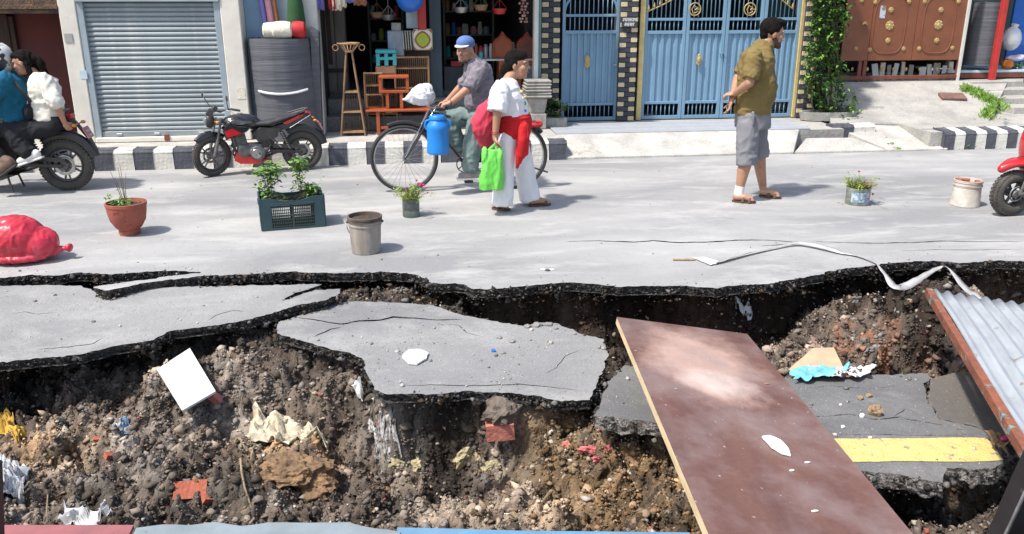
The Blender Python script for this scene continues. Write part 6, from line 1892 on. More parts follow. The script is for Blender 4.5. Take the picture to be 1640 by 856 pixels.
place_box('brick', 'pink brick with a clean face sticking out under the middle slab', 'brick', 802, 692, (.165, .12, .105), (.06, -.06, -.06), M['brick_pink'], 0, jag_=.002, pt=pp_ + Vector((0, .05, 0)))
o = part('earth_clod', rock_mesh('earth_clod', M['clod'], (.10, .09, .075), 4, .5, sub=3), None); o.location = on(802, 660, 4.42); tag(o, 'clump of dark earth resting on the pink brick', 'clod')
for i, (a, b, d) in enumerate(((908, 718, (.05, .04, .04)), (948, 728, (.11, .04, .05)), (957, 742, (.06, .03, .04)), (972, 724, (.05, .03, .03)))):
    q = soil_hit(a, b)
    place_box('brick', ['single pink fragment left of the pink fragment cluster', 'widest pink fragment in the gap below the slabs', 'lowest pink fragment of the cluster', 'small pink fragment at the right of the cluster'][i], 'brick', a, b, d, (.3, .4 * i, .2 * i), mat('pink_plaster', (0.60, 0.17, 0.17), (0.48, 0.13, 0.12), rough=.9, scale=12) if i == 0 else bpy.data.materials['pink_plaster'], .02, jag_=.02)
M['yellow_pl'] = mat('pale_yellow_foam', (0.48, 0.41, 0.21), (0.28, 0.24, 0.14), rough=.85, scale=22, wear=((0.16, 0.13, 0.1), 18, .5, .08))
for i, (a, b, w, h) in enumerate(((741, 733, .10, .09), (765, 734, .02, .06), (785, 745, .09, .025), (668, 746, .045, .065), (636, 744, .075, .05))):
    q = on(a, b, 4.30)
    place_box('foam_piece', ['big pale yellow foam block in the earth wall', 'thin yellow strip beside the big foam block', 'flat orange-yellow foam strip under the brick', 'narrow upright pale yellow piece in the earth wall', 'leftmost yellow-brown piece in the earth wall'][i], 'foam', a, b, (w, .06, h * .85), (.5, .16 * (i - 2), .35), M['yellow_pl'], 0, jag_=.016, pt=q + Vector((0, .0, 0)))
# cream sack, crumpled
def rag(name, label, cat, corners, m, amp=.03, sc=7, n=26, th=.003, seed=0, lift=.012, drape=True):
    """corners: 4 pixels (or world points) around; surface draped over the soil"""
    W_ = [c if isinstance(c, Vector) else soil_hit(*c) for c in corners]
    g = []
    for i in range(n):
        row = []
        for j in range(n):
            u, v = i / (n - 1), j / (n - 1)
            p = W_[0] * (1 - u) * (1 - v) + W_[1] * (1 - u) * v + W_[2] * u * v + W_[3] * u * (1 - v)
            edge = min(u, v, 1 - u, 1 - v)
            k = Vector((p.x * sc, p.y * sc, seed))
            dx = noise.noise(k * 1.3) * .05 * (1 if edge < .1 else .6); dy = noise.noise(k * 1.3 + Vector((9, 9, 9))) * .05
            q = Vector((p.x + dx, p.y + dy, p.z))
            z = max(soil_z(q.x, q.y), p.z - .03) if drape else p.z
            f = 1 - 2 * abs(noise.noise(k)); f2 = 1 - 2 * abs(noise.noise(k * 2.6))
            row.append((q.x, q.y, z + lift + amp * (max(0, f) * .7 + max(0, f2) * .4)))
        g.append(row)
    c = sum(W_, Vector()) / 4
    g = [[Vector(p) - c for p in row] for row in g]
    mb = MB(); mb.sheet(g)
    o = mb.build(name, m, None, smooth=True, fix=False); o.location = c
    s = o.modifiers.new('s', 'SOLIDIFY'); s.thickness = th
    return tag(o, label, cat)
M['sack'] = mat('cream_sack_plastic', (0.56, 0.50, 0.36), (0.40, 0.34, 0.24), rough=.5, scale=9, bump=.5)
M['thin_pl'] = mat('thin_pale_plastic', (0.50, 0.505, 0.51), (0.34, 0.34, 0.34), rough=.22, scale=8, bump=.5, bscale=12)
M['dirty_pl'] = mat('dirty_torn_plastic', (0.5, 0.5, 0.5), (0.14, 0.12, 0.1), rough=.4, scale=22, lo=.42, hi=.58)
M['mustard'] = mat('mustard_cloth', (0.50, 0.32, 0.05), (0.40, 0.24, 0.04), rough=.8, scale=9)
rag('plastic_sack', 'crumpled cream plastic sack half buried in the mound', 'sack', [(402, 668), (520, 702), (522, 728), (398, 706)], M['sack'], .035, 8, seed=2)
rag('plastic_bag', 'pale grey plastic bag at the left edge near the corner', 'plastic bag', [(-20, 742), (42, 738), (47, 818), (-20, 822)], M['thin_pl'], .02, 6, seed=5, lift=.03)
rag('plastic_bag', 'thin clear plastic lying behind the red board', 'plastic bag', [(104, 818), (176, 814), (182, 846), (98, 848)], M['thin_pl'], .02, 9, seed=8, lift=.03)
rag('cloth', 'mustard yellow cloth scrap at the left edge', 'cloth', [(-15, 668), (12, 668), (46, 706), (25, 716)], M['mustard'], .02, 9, seed=9, lift=.02)
rag('plastic_scrap', 'ragged strip of white plastic hanging down the middle mound', 'plastic', [(588, 668), (597, 664), (622, 756), (610, 762)], M['dirty_pl'], .03, 26, seed=12, lift=.01, n=34)
rag('plastic_scrap', 'torn white plastic scraps right of the hanging strip', 'plastic', [(604, 700), (624, 706), (640, 735), (615, 742)], M['dirty_pl'], .03, 34, seed=13, lift=.02)
rag('wrapper', 'blue and white food wrapper on the left mound', 'wrapper', [(188, 684), (206, 676), (210, 694), (192, 704)], M['label_b'], .008, 12, seed=15, lift=.015)
rag('paper_scrap', 'white triangular paper scrap standing at the left end of the middle slab', 'paper', [(567, 652), (574, 630), (583, 630), (577, 655)], M['white_plastic'], .004, 12, seed=17, lift=.05, n=8)
rag('paper_scrap', 'crumpled white paper on the dirt heap left of the mound', 'paper', [(1172, 494), (1200, 492), (1204, 512), (1186, 516)], M['white_plastic'], .02, 14, seed=18, lift=.02, n=12)
for i, (a, b) in enumerate(((248, 745), (215, 777), (522, 760), (812, 830), (505, 632), (515, 672), (480, 765))):
    p = soil_hit(a, b); s = random.uniform(.012, .02)
    o = part('plaster_chip', rock_mesh('plaster_chip', [M['shard'], M['sack'], M['thin_pl'], M['shard'], M['yellow_pl'], M['sack'], M['shard']][i], (s * (2.2 if i == 3 else 1.3), s, s * (1.8 if i == 3 else .6)), i * 3.1), None); o.location = p + Vector((0, 0, s * .6))
    tag(o, ['tiny white chip in the left mound', 'small cream chip above the half buried brick', 'white chip below the cream sack', 'white plaster lump at the bottom beside the blue panel', 'yellow-green chip above the cream sack', 'cream chip at the right end of the sack', 'white chip on the orange-brown clump'][i], 'chip')
# white foam board on the mound
cs4 = [at(252, 594, -.30), at(305, 561, -.25), at(346, 629, -.31), at(293, 661, -.36)]
flat_piece('foam_board', 'white rectangular foam board lying on the mound', 'board', cs4, .014, M['white_plastic'], jagamp=0, lift=.0)
# sticks
def stick(label, pxs, r, m, name='stick', zlift=.02):
    pts = [soil_hit(a, b) + Vector((0, 0, zlift)) for a, b in pxs]
    c = pts[0]; mb = MB(); mb.tube([p - c for p in pts], [r * (1 - .4 * i / len(pts)) for i in range(len(pts))], 6)
    o = mb.build(name, m, None, smooth=True); o.location = c; return tag(o, label, 'stick')
M['wood_pale'] = mat('weathered_wood', (0.34, 0.25, 0.16), (0.22, 0.16, 0.10), rough=.85, scale=20)
stick('pale broken stick leaning in the soil left of the board', [(906, 770), (893, 785), (880, 800), (862, 824)], .012, M['wood_pale'], zlift=.04)
stick('curved bare root hanging down the left mound', [(386, 742), (388, 765), (393, 790), (400, 810), (406, 832)], .007, M['wood_pale'], 'root', .03)
stick('thin upright twig near the lower left corner', [(78, 800), (77, 818), (76, 836)], .004, M['wood_pale'], zlift=.03)
stick('short root above the cream sack', [(388, 640), (386, 655), (389, 668)], .004, M['stem'], 'root')
stick('curled root left of the orange-brown clump', [(376, 715), (380, 706), (388, 710), (386, 722)], .008, M['wood_pale'], 'root', .02)
# big orange-brown clump with a hole
bm_ = rock_mesh('earth_clod', M['clod_tan'], (.24, .15, .15), 9.3, .3, sub=5)
for v in bm_.vertices:
    v.co += v.co.normalized() * .016 * (noise.noise(v.co * 26) + .5 * noise.noise(v.co * 60))
    d = (Vector((v.co.x + .04, v.co.y + .14, v.co.z + .05)) - Vector((0, 0, 0))); d.y *= .7
    if d.length < .11: v.co.y += (.11 - d.length) * 1.6
q = soil_hit(470, 800)
o = part('earth_clod', bm_, None); o.location = q + Vector((0, .12, .05)); tag(o, 'large orange-brown clump of clay with a dark hollow in it', 'clod')
M['clod_org'] = mat('orange_clay', (0.27, 0.165, 0.085), (0.13, 0.085, 0.05), rough=.95, scale=9, bump=1, bscale=30); bm_.materials[0] = M['clod_org']
# stones on the right slab
for i, (a, b, s, m) in enumerate(((1402, 664, .042, M['clod_tan']), (1380, 668, .015, M['shard']), (1378, 640, .018, M['clod_tan']), (1392, 636, .017, M['clod_tan']), (1350, 686, .012, M['shard']), (1346, 650, .009, M['shard']), (1393, 703, .01, M['shard']))):
    p = PL_R.hit(a, b)
    o = part('stone', rock_mesh('stone', m, (s, s * .85, s * .9), i * 5.1), None); o.location = p + Vector((0, 0, s * .6)); tag(o, ['round tan stone on the dark right slab', 'white pebble left of the round tan stone', 'tan crumb upper left of the round stone', 'tan crumb behind the round stone', 'pale pebble above the yellow line', 'tiny pale pebble near the board edge', 'white pebble touching the yellow line'][i], 'stone')
# rubbish heap between mound and slab: cardboard, blue plastic
def px_piece(name, label, cat, pxz, th, m, **k): return flat_piece(name, label, cat, [at(*q) for q in pxz], th, m, **k)
px_piece('cardboard', 'flattened tan cardboard with blue printed edge beyond the board', 'cardboard', [(1262, 594, -.26), (1300, 562, -.25), (1335, 560, -.25), (1350, 590, -.27), (1300, 596, -.28)], .01, M['cream_cl'] if False else mat('tan_card', (0.50, 0.36, 0.23), (0.42, 0.29, 0.18), rough=.8), jagamp=.002)
rag('plastic_bag', 'torn light blue plastic bag beside the cardboard', 'plastic bag', [at(1268, 598, -.285), at(1355, 590, -.285), at(1345, 608, -.285), at(1272, 618, -.285)], mat('light_blue_plastic', (0.22, 0.52, 0.62), (0.12, 0.36, 0.46), rough=.35, scale=9, wear=((0.55, 0.33, 0.26), 12, .6, .03)), .035, 9, seed=21, drape=False)
rag('plastic_bag', 'white and black torn plastic behind the blue one', 'plastic bag', [at(1340, 598, -.285), at(1402, 592, -.285), at(1395, 606, -.285), at(1335, 612, -.285)], mat('white_black_plastic', (0.78, 0.77, 0.75), (0.04, 0.02, 0.02), rough=.4, scale=14, lo=.44, hi=.48), .03, 12, seed=23, drape=False)
rag('leaf_litter', 'dry brown litter at the right end of the yellow line', 'litter', [at(1578, 702, -.29), at(1612, 704, -.27), at(1608, 738, -.29), at(1590, 720, -.3)], M['clod_org'], .03, 14, seed=25, drape=False)
mb = MB(); mb.ball((0, 0, 0), (.022, .015, .012), 8, 6); o = mb.build('petal_scrap', M['magenta'], None); o.location = at(1608, 703, -.24); tag(o, 'small magenta scrap beside the brown litter', 'scrap')
# plastic tape across road and trench
tp_px = [(1142, 423, .006), (1160, 419, .004), (1200, 408, .006), (1240, 398, .012), (1272, 391, .02), (1300, 394, .02), (1340, 404, .012), (1372, 411, .006), (1402, 424, .0), (1418, 442, -.04), (1434, 461, -.08), (1452, 461, -.10),
         (1475, 447, -.05), (1498, 432, -.02), (1512, 429, -.01), (1526, 440, -.03), (1540, 456, -.06), (1560, 474, -.06), (1578, 486, -.07), (1594, 497, -.10)]
pts = [at(*q) for q in tp_px]
# smooth
def cat(pts, k=6):
    out = []
    for i in range(len(pts) - 1):
        p0, p1, p2, p3 = pts[max(0, i - 1)], pts[i], pts[i + 1], pts[min(len(pts) - 1, i + 2)]
        for j in range(k):
            t = j / k
            out.append(.5 * ((2 * p1) + (p2 - p0) * t + (2 * p0 - 5 * p1 + 4 * p2 - p3) * t * t + (3 * p1 - p0 - 3 * p2 + p3) * t ** 3))
    out.append(pts[-1]); return out
sp = cat(pts, 6)
g = []
for i, p in enumerate(sp):
    d = (sp[min(i + 1, len(sp) - 1)] - sp[max(i - 1, 0)]).normalized()
    s = d.cross(Vector((0, 0, 1))).normalized()
    tw = .5 * math.sin(i * .16) + .25 * noise.noise(Vector((i * .3, 0, 0)))
    up = s.cross(d)
    w = (.010 + .008 * abs(math.sin(i * .11 + 1))) * (1.9 if i > 46 else (1.35 if i > 8 else 1.5))
    v = s * math.cos(tw) + up * math.sin(tw)
    z = .003 if i < 50 else 0
    g.append([p - v * w + Vector((0, 0, z + abs(math.sin(tw)) * w)), p + up * .004 + Vector((0, 0, z + abs(math.sin(tw)) * w)), p + v * w + Vector((0, 0, z + abs(math.sin(tw)) * w))])
mb = MB(); c0 = sp[0]; mb.sheet([[q - c0 for q in row] for row in g])
M['tape2'] = mat('milky_plastic_tape', (0.50, 0.49, 0.48), (0.36, 0.35, 0.345), rough=.25, scale=12, alpha=.8)
o = mb.build('plastic_tape', M['tape2'], None, smooth=True, fix=False); o.location = c0
s = o.modifiers.new('s', 'SOLIDIFY'); s.thickness = .001
tag(o, 'milky plastic tape trailing over the road and down into the trench', 'plastic tape')
px_piece('paper_scrap', 'flat white paper scrap on the road at the end of the tape', 'paper', [(1110, 414, .006), (1128, 413, .006), (1156, 421, .006), (1138, 426, .006)], .003, M['white_plastic'])
mb = MB(); a, b = at(1078, 416, .01), at(1113, 416, .01); mb.tube([Vector(), (b - a)], [.008, .01], 6); o = mb.build('stick', M['wood_pale'], None); o.location = a; tag(o, 'short pale stick on the road left of the paper scrap', 'stick')
for i, (a, b) in enumerate(((870, 432), (877, 434), (884, 433))):
    p = at(a, b); s = .02; o = part('chip', rock_mesh('chip', M['shard'] if i != 1 else M['black'], (s, s * .7, s * .35), i * 2.2), None); o.location = p + Vector((0, 0, .004)); tag(o, ['white chip left of the dark one at the road edge', 'dark chip between two white chips at the road edge', 'white chip right of the dark one at the road edge'][i], 'chip')
for i, (a, b, s) in enumerate(((150, 516, .012), (640, 600 - 76, .01), (845, 524, .022), (860, 522, .028), (878, 521, .024), (820, 548, .02), (800, 542, .016), (890, 527, .014), (805, 566, .015), (770, 578, .009))):
    pl = PL_L if i == 0 else PL_C
    p = pl.hit(a, b); o = part('asphalt_crumb', rock_mesh('asphalt_crumb', M['clod_grey'] if i else M['clod'], (s * 1.3, s, s * .6), i * 2.9), None); o.location = p + Vector((0, 0, s * .3)); tag(o, 'dark crumb of earth alone on the left slab' if i == 0 else 'grey crumb lying on the middle slab', 'crumb', None if i == 0 else 'grey crumbs on the middle slab')
# ================================================================ people
M['skin'] = mat('brown_skin', (0.42, 0.225, 0.145), (0.35, 0.18, 0.11), rough=.5, scale=14, sub=.1, bump=.05)
M['skin2'] = mat('light_brown_skin', (0.44, 0.23, 0.15), (0.38, 0.19, 0.12), rough=.5, scale=14, sub=.1, bump=.05)
M['hair'] = mat('black_hair', (0.007, 0.006, 0.005), (0.013, 0.010, 0.009), rough=.6, spec=.08, scale=26, stretch=(1, 1, .3), bump=.9, bscale=120)
M['beard'] = mat('dark_stubble', (0.06, 0.035, 0.026), (0.1, 0.055, 0.04), rough=.8, scale=60)
M['eye'] = mat('eye_white', (0.6, 0.57, 0.53), rough=.3)
M['iris'] = mat('dark_iris', (0.012, 0.008, 0.006), rough=.2)
M['lip'] = mat('lip', (0.27, 0.09, 0.07), rough=.5)
def cloth_mat(n, a, b=None, s=6, **k): return mat(n, a, b or tuple(c * .8 for c in a), rough=.9, scale=s, bump=.35, bscale=140, spec=.2, dist=.003, **k)
M['khaki'] = cloth_mat('olive_khaki_cotton', (0.205, 0.15, 0.06), (0.16, 0.115, 0.042))
M['greycotton'] = cloth_mat('grey_cotton', (0.225, 0.225, 0.24), (0.175, 0.175, 0.19))
M['whitecotton'] = cloth_mat('white_cotton', (0.74, 0.73, 0.74), (0.66, 0.65, 0.67))
M['creamcotton'] = cloth_mat('offwhite_cotton', (0.72, 0.70, 0.62), (0.64, 0.61, 0.53))
M['redsash'] = cloth_mat('red_sash_cloth', (0.52, 0.022, 0.025), (0.42, 0.015, 0.02))
M['pinkbag'] = cloth_mat('pinkish_red_bag', (0.55, 0.06, 0.10), (0.42, 0.035, 0.06))
M['greyshirt'] = cloth_mat('grey_purple_check_cotton', (0.22, 0.195, 0.22), (0.13, 0.12, 0.145), s=26)
M['greengrey'] = cloth_mat('grey_green_trouser', (0.175, 0.235, 0.225), (0.13, 0.18, 0.175))
M['blackcl'] = cloth_mat('black_trouser', (0.028, 0.028, 0.032), (0.018, 0.018, 0.02))
M['blueshirt'] = cloth_mat('blue_shirt', (0.015, 0.12, 0.20), (0.01, 0.09, 0.155))
M['capblue'] = cloth_mat('blue_cap_cotton', (0.11, 0.18, 0.38), (0.08, 0.14, 0.30))
M['leather'] = mat('brown_leather', (0.10, 0.055, 0.04), (0.06, 0.034, 0.026), rough=.6, scale=20)
M['greenpl'] = mat('green_plastic_bag', (0.16, 0.60, 0.09), (0.11, 0.48, 0.06), rough=.5, scale=6, bump=.5, bscale=10)
M['shoe_white'] = mat('white_sneaker', (0.7, 0.69, 0.66), (0.6, 0.58, 0.55), rough=.6, scale=12)
M['shoe_grey'] = mat('grey_shoe', (0.30, 0.27, 0.26), (0.22, 0.2, 0.2), rough=.7, scale=12)
M['boot'] = mat('dusty_brown_boot', (0.17, 0.11, 0.075), (0.11, 0.07, 0.05), rough=.8, scale=10)

def limb(mb, pts, rs, n=14, flat=None, cut=False):
    pts = [Vector(p) for p in pts]
    for i in range(len(pts) - 1):
        mb.tube([pts[i], pts[i + 1]], [rs[i], rs[i + 1]], n)
    for p, r in list(zip(pts, rs))[:-1 if cut else None]: mb.ball(p, r, n, 8)
def loft(mb, rings, n=24, e=1.0):
    """rings: (centre, rx, ry) horizontal ellipses from top to bottom"""
    vs, fs = [], []
    for c, rx, ry in rings:
        for k in range(n):
            a = 2 * PI * k / n
            vs.append((c[0] + rx * math.copysign(abs(math.cos(a)) ** e, math.cos(a)), c[1] + ry * math.copysign(abs(math.sin(a)) ** e, math.sin(a)), c[2]))
    for i in range(len(rings) - 1):
        for k in range(n): fs.append((i * n + k, i * n + (k + 1) % n, (i + 1) * n + (k + 1) % n, (i + 1) * n + k))
    fs.append(tuple(range(n))[::-1]); fs.append(tuple((len(rings) - 1) * n + k for k in range(n)))
    mb.add(vs, fs)
def vox(name, mb, voxel, m, parent, smooth=2, folds=None, seed=0, tris=False):
    me = mb.mesh(name + '_src', m)
    o = bpy.data.objects.new('tmp', me); COL.objects.link(o)
    r = o.modifiers.new('r', 'REMESH'); r.mode = 'VOXEL'; r.voxel_size = voxel
    if smooth:
        s = o.modifiers.new('s', 'SMOOTH'); s.iterations = smooth; s.factor = .5
    dg = bpy.context.evaluated_depsgraph_get()
    me2 = bpy.data.meshes.new_from_object(o.evaluated_get(dg), depsgraph=dg)
    bpy.data.objects.remove(o); bpy.data.meshes.remove(me)
    me2.name = name
    if not me2.materials: me2.materials.append(m)
    if folds:
        amp, sc, st = folds
        nv = len(me2.vertices)
        cv_ = np.empty(nv * 3); me2.vertices.foreach_get('co', cv_); cv_ = cv_.reshape(-1, 3)
        nr_ = np.empty(nv * 3); me2.vertices.foreach_get('normal', nr_); nr_ = nr_.reshape(-1, 3)
        p = cv_ * np.array([sc * st[0], sc * st[1], sc * st[2]]) + np.array([seed + 50, seed * .7 + 50, 50])
        w_ = np.stack([vnoise3(*(p.T * .6), 3), vnoise3(*(p.T * .6), 4), vnoise3(*(p.T * .6), 5)], 1)
        q = p + w_ * .8
        n1 = 1 - 2 * np.abs(vnoise3(*q.T, 6)) ** .8; n2 = 1 - 2 * np.abs(vnoise3(*(q.T * 2.1), 7)) ** .8; n3 = vnoise3(*(q.T * 4.3), 8)
        cv_ += nr_ * (amp * 1.25 * (n1 * .6 + n2 * .4 + n3 * .12 - .2))[:, None]
        me2.vertices.foreach_set('co', cv_.ravel())
    me2.polygons.foreach_set('use_smooth', [True] * len(me2.polygons))
    me2.update()
    return part(name, me2, parent)
def rotm(yaw, pitch=0, roll=0):
    return Matrix.Rotation(yaw, 3, 'Z') @ Matrix.Rotation(pitch, 3, 'Y') @ Matrix.Rotation(roll, 3, 'X')
def head(mb, c, Rm, s=1.0, fem=False):
    c = Vector(c)
    def b(p, r, n=14, m=10, rot=None): mb.ball(c + Rm @ (Vector(p) * s), tuple(q * s for q in r), n, m, Rm if rot is None else Rm @ rot)
    b((-.012, 0, .03), (.098, .077, .10), 20, 14)
    b((.025, 0, -.035), (.068, .060, .085), 18, 12)
    b((.062, 0, -.092), (.030, .032 if not fem else .026, .024))
    b((.035, 0, -.075), (.052, .054, .040))
    for sd in (-1, 1):
        b((.060, sd * .038, -.022), (.028, .024, .026)); b((.078, sd * .030, .030), (.016, .026, .010))
        b((-.005, sd * .080, -.010), (.018, .009, .032)); b((-.002, sd * .085, -.004), (.012, .006, .022))
    b((.088, 0, .006), (.012, .010, .026)); b((.100, 0, -.016), (.017, .014, .014))
    for sd in (-1, 1): b((.092, sd * .011, -.022), (.011, .009, .008))
    b((.084, 0, -.052), (.016, .024, .008)); b((.082, 0, -.064), (.015, .022, .008))
def face_parts(root, c, Rm, s=1.0, brow=True):
    c = Vector(c)
    for sd in (-1, 1):
        mb = MB(); mb.ball(c + Rm @ (Vector((.0835, sd * .031, .010)) * s), (.0065 * s, .0125 * s, .0058 * s), 10, 8, Rm); e = mb.build('eye', M['eye'], root, smooth=True)
        mb = MB(); mb.ball(c + Rm @ (Vector((.0875, sd * .031, .010)) * s), (.004 * s, .0066 * s, .0056 * s), 8, 6, Rm); mb.build('iris', M['iris'], e, smooth=True)
        if brow:
            mb = MB(); mb.ball(c + Rm @ (Vector((.0885, sd * .031, .029)) * s), (.006 * s, .020 * s, .0035 * s), 10, 6, Rm); mb.build('eyebrow', M['hair'], root, smooth=True)
    mb = MB(); mb.ball(c + Rm @ (Vector((.094, 0, -.058)) * s), (.009 * s, .022 * s, .0085 * s), 12, 6, Rm); mb.build('mouth', M['lip'], root, smooth=True)
def hand(mb, w, d, n, sd=1, curl=.5, s=1.0, spread=.06):
    """w wrist, d pointing along the hand, n palm side, sd=+1/-1 puts the thumb on one edge"""
    w = Vector(w); d = Vector(d).normalized(); n = Vector(n); n = (n - d * n.dot(d)).normalized(); v = d.cross(n) * sd
    Rm = Matrix((d, v, n)).transposed()
    mb.ball(w + d * .045 * s, (.052 * s, .038 * s, .016 * s), 14, 8, Rm)
    mb.tube([w - d * .01 * s, w + d * .03 * s], [.024 * s, .026 * s], 12)
    for i, (o, L_, r) in enumerate(((.028, .070, .0088), (.0095, .078, .0092), (-.010, .072, .0088), (-.0275, .056, .0078))):
        b = w + d * (.082 - abs(o) * .25) * s + v * o * s
        dd = (d + v * (o * spread * 30 * .1)).normalized()
        pts = [b]
        a = 0
        for k, f in enumerate((.45, .32, .23)):
            a += curl * (.55, .9, .7)[k] * (1 + .12 * i)
            pts.append(pts[-1] + (dd * math.cos(a) + n * math.sin(a)) * L_ * f * s)
        limb(mb, pts, [r * s, r * .97 * s, r * .9 * s, r * .75 * s], 8)
    b = w + d * .025 * s + v * .026 * s
    t1 = (d * .6 + v * .75 + n * .25).normalized(); t2 = (d * .85 + v * .25 + n * (.3 + curl * .5)).normalized()
    limb(mb, [b, b + t1 * .035 * s, b + t1 * .035 * s + t2 * .030 * s, b + t1 * .035 * s + t2 * .052 * s], [.014 * s, .0115 * s, .0105 * s, .0085 * s], 8)
def person(label, px, py, Y0=None, zoff=0):
    p = at(px, py); Y0 = Y0 or p.y
    root = thing('person', label, 'person', (p.x, Y0, 0))
    def J(px, py, dy=0.0):
        return on(px, py, Y0 + dy) - root.location
    return root, J
def hair_shell(name, root, c, Rm, s, pieces, m=None, voxel=.008, seed=0, folds=(.006, 30, (1, 1, .3))):
    mb = MB(); c = Vector(c)
    for p, r in pieces: mb.ball(c + Rm @ (Vector(p) * s), tuple(q * s for q in r), 18, 12, Rm)
    return vox(name, mb, voxel, m or M['hair'], root, 1, folds, seed)
def ell(J, rows, k):
    """rows: (px, py, half width px, depth half width m, dy)"""
    return [(J(a, b, e if True else 0), w * k, d) for a, b, w, d, e in rows]
def foot(mb, heel, toe, s=1.0, h=.035):
    heel, toe = Vector(heel), Vector(toe); d = (toe - heel).normalized(); L_ = (toe - heel).length
    limb(mb, [heel + Vector((0, 0, h)), heel + d * L_ * .45 + Vector((0, 0, h * 1.05)), heel + d * L_ * .8 + Vector((0, 0, h * .62))], [.034 * s, .036 * s, .030 * s], 12)
    sd = Vector((-d.y, d.x, 0))
    for i in range(5):
        o = (-.030 + .015 * i) * s; limb(mb, [heel + d * L_ * .78 + sd * o + Vector((0, 0, h * .5)), heel + d * L_ * (.97 - .03 * abs(i - 1)) + sd * o + Vector((0, 0, h * .35))], [.012 * s, .0085 * s], 7)
def sandal(root, heel, toe, m, w=.048, straps=2):
    heel, toe = Vector(heel), Vector(toe); d = (toe - heel); L_ = d.length + .05; d.normalize(); sd = Vector((-d.y, d.x, 0))
    P_ = [heel - d * .035]
    out = []
    for i in range(20):
        a = 2 * PI * i / 20; u = math.cos(a); v_ = math.sin(a)
        q = heel - d * .035 + d * L_ * (.5 + .5 * u) + sd * w * v_ * (1 - .12 * (u < 0)); out.append((q.x, q.y))
    mb = MB(); mb.prism(out, 0, .020)
    so = mb.build('sandal', m, root, bevel=.003)
    for k in range(straps):
        c = heel + d * L_ * (.58 if k == 0 else .30); pts = [c + sd * (w * 1.0) * math.cos(a) + Vector((0, 0, .012 + (.062 if k else .05) * math.sin(a))) for a in [PI * i / 10 for i in range(11)]]
        mb = MB(); mb.tube(pts, .014, 6, flat=((0, 0, 1), .25)); mb.build('strap', m, so, smooth=True)
def shoe(name, root, ank, heel, toe, m, s=1.0):
    heel, toe, ank = Vector(heel), Vector(toe), Vector(ank); d = (toe - heel).normalized(); L_ = (toe - heel).length
    mb = MB(); u = Vector((0, 0, 1)); u = (u - d * u.dot(d)).normalized()
    limb(mb, [ank, heel + u * .05 * s], [.045 * s, .045 * s], 12)
    limb(mb, [heel + u * .04 * s, heel + d * L_ * .5 + u * .042 * s, heel + d * L_ * .93 + u * .032 * s], [.044 * s, .046 * s, .036 * s], 12)
    o = vox(name, mb, .008, m, root, 1)
    mb = MB(); c = heel + d * L_ * .47; Rm = Matrix((d, u.cross(d), u)).transposed()
    mb.box(c + u * .0, (L_ + .085, .085 * s, .022), Rm); mb.build('sole', M['shoe_white'] if m is not M['boot'] else M['black'], o, bevel=.008)
    return o

# ---------------------------------------------------------------- man walking, hands behind his back
root, J = person('bearded man in an olive shirt and grey shorts walking with hands behind his back', 1206, 324, 8.02)
k = 1 / 162.0
mb = MB()
hc = J(1237, 54, 0); HR = rotm(-.10, .16)
head(mb, hc, HR, 1.10)
limb(mb, [J(1232, 64), J(1217, 84)], [.062, .075])
loft(mb, [(J(1212, 84), .09, .16), (J(1211, 110), .13, .165), (J(1210, 150), .15, .16), (J(1205, 185), .13, .15)])
sA, eA, wA = J(1207, 92, -.20), J(1200, 133, -.25), J(1177, 150, -.07)
limb(mb, [sA, eA, wA], [.06, .046, .030])
hand(mb, wA, (-.8, .55, -.15), (.1, .3, -.9), -1, .9, 1.05)
sB, eB, wB = J(1207, 92, .20), J(1181, 126, .20), J(1172, 160, -.03)
limb(mb, [sB, eB, wB], [.06, .045, .029])
hand(mb, wB, (-.22, -.05, -1), (-.6, .1, 0), 1, .45, 1.05)
kn1, an1 = J(1197, 255, -.11), J(1184, 306, -.10); kn2, an2 = J(1217, 245, .11), J(1222, 302, .14)
limb(mb, [J(1201, 200, -.1), kn1, kn1.lerp(an1, .35) + Vector((-.012, 0, 0)), an1], [.085, .062, .062, .038])
limb(mb, [J(1209, 200, .1), kn2, kn2.lerp(an2, .35) + Vector((-.012, 0, 0)), an2], [.085, .060, .060, .038])
g1 = at(1178, 324) - root.location; g1t = at(1208, 326) - root.location; g2 = at(1221, 316) - root.location; g2t = at(1249, 319) - root.location
for a_, b_ in ((g1, g1t), (g2, g2t)): a_.z = .018; b_.z = .018
limb(mb, [an1, g1 + Vector((.02, 0, .04))], [.038, .036]); limb(mb, [an2, g2 + Vector((.02, 0, .04))], [.038, .036])
foot(mb, g1, g1t); foot(mb, g2, g2t)
vox('body', mb, .0075, M['skin'], root, 1)
face_parts(root, hc, HR, 1.10)
hair_shell('hair', root, hc, HR, 1.10, [((-.022, 0, .046), (.103, .084, .092)), ((.035, 0, .102), (.07, .07, .032)), ((.062, 0, .095), (.04, .06, .03)), ((-.060, 0, -.01), (.045, .062, .06)), ((-.02, .07, .03), (.035, .022, .045)), ((-.02, -.07, .03), (.035, .022, .045))], seed=3, folds=(.004, 40, (1, 1, .3)))
hair_shell('beard', root, hc, HR, 1.10, [((.050, 0, -.080), (.047, .054, .038)), ((.078, 0, -.098), (.024, .028, .022)), ((.020, .050, -.055), (.030, .013, .042)), ((.020, -.050, -.055), (.030, .013, .042)), ((.096, 0, -.041), (.010, .026, .006))], M['beard'], .006, 1, (.003, 60, (1, 1, 1)))
mb = MB()
loft(mb, ell(J, [(1221, 72, 11, .075, 0), (1217, 79, 17, .13, 0), (1213, 88, 23, .19, 0), (1211, 102, 26, .205, 0), (1211, 120, 27.5, .195, 0), (1213, 138, 30, .195, 0), (1210, 156, 29.5, .19, 0), (1206, 170, 27, .185, 0), (1204, 183, 26, .185, 0)], k), e=.85)
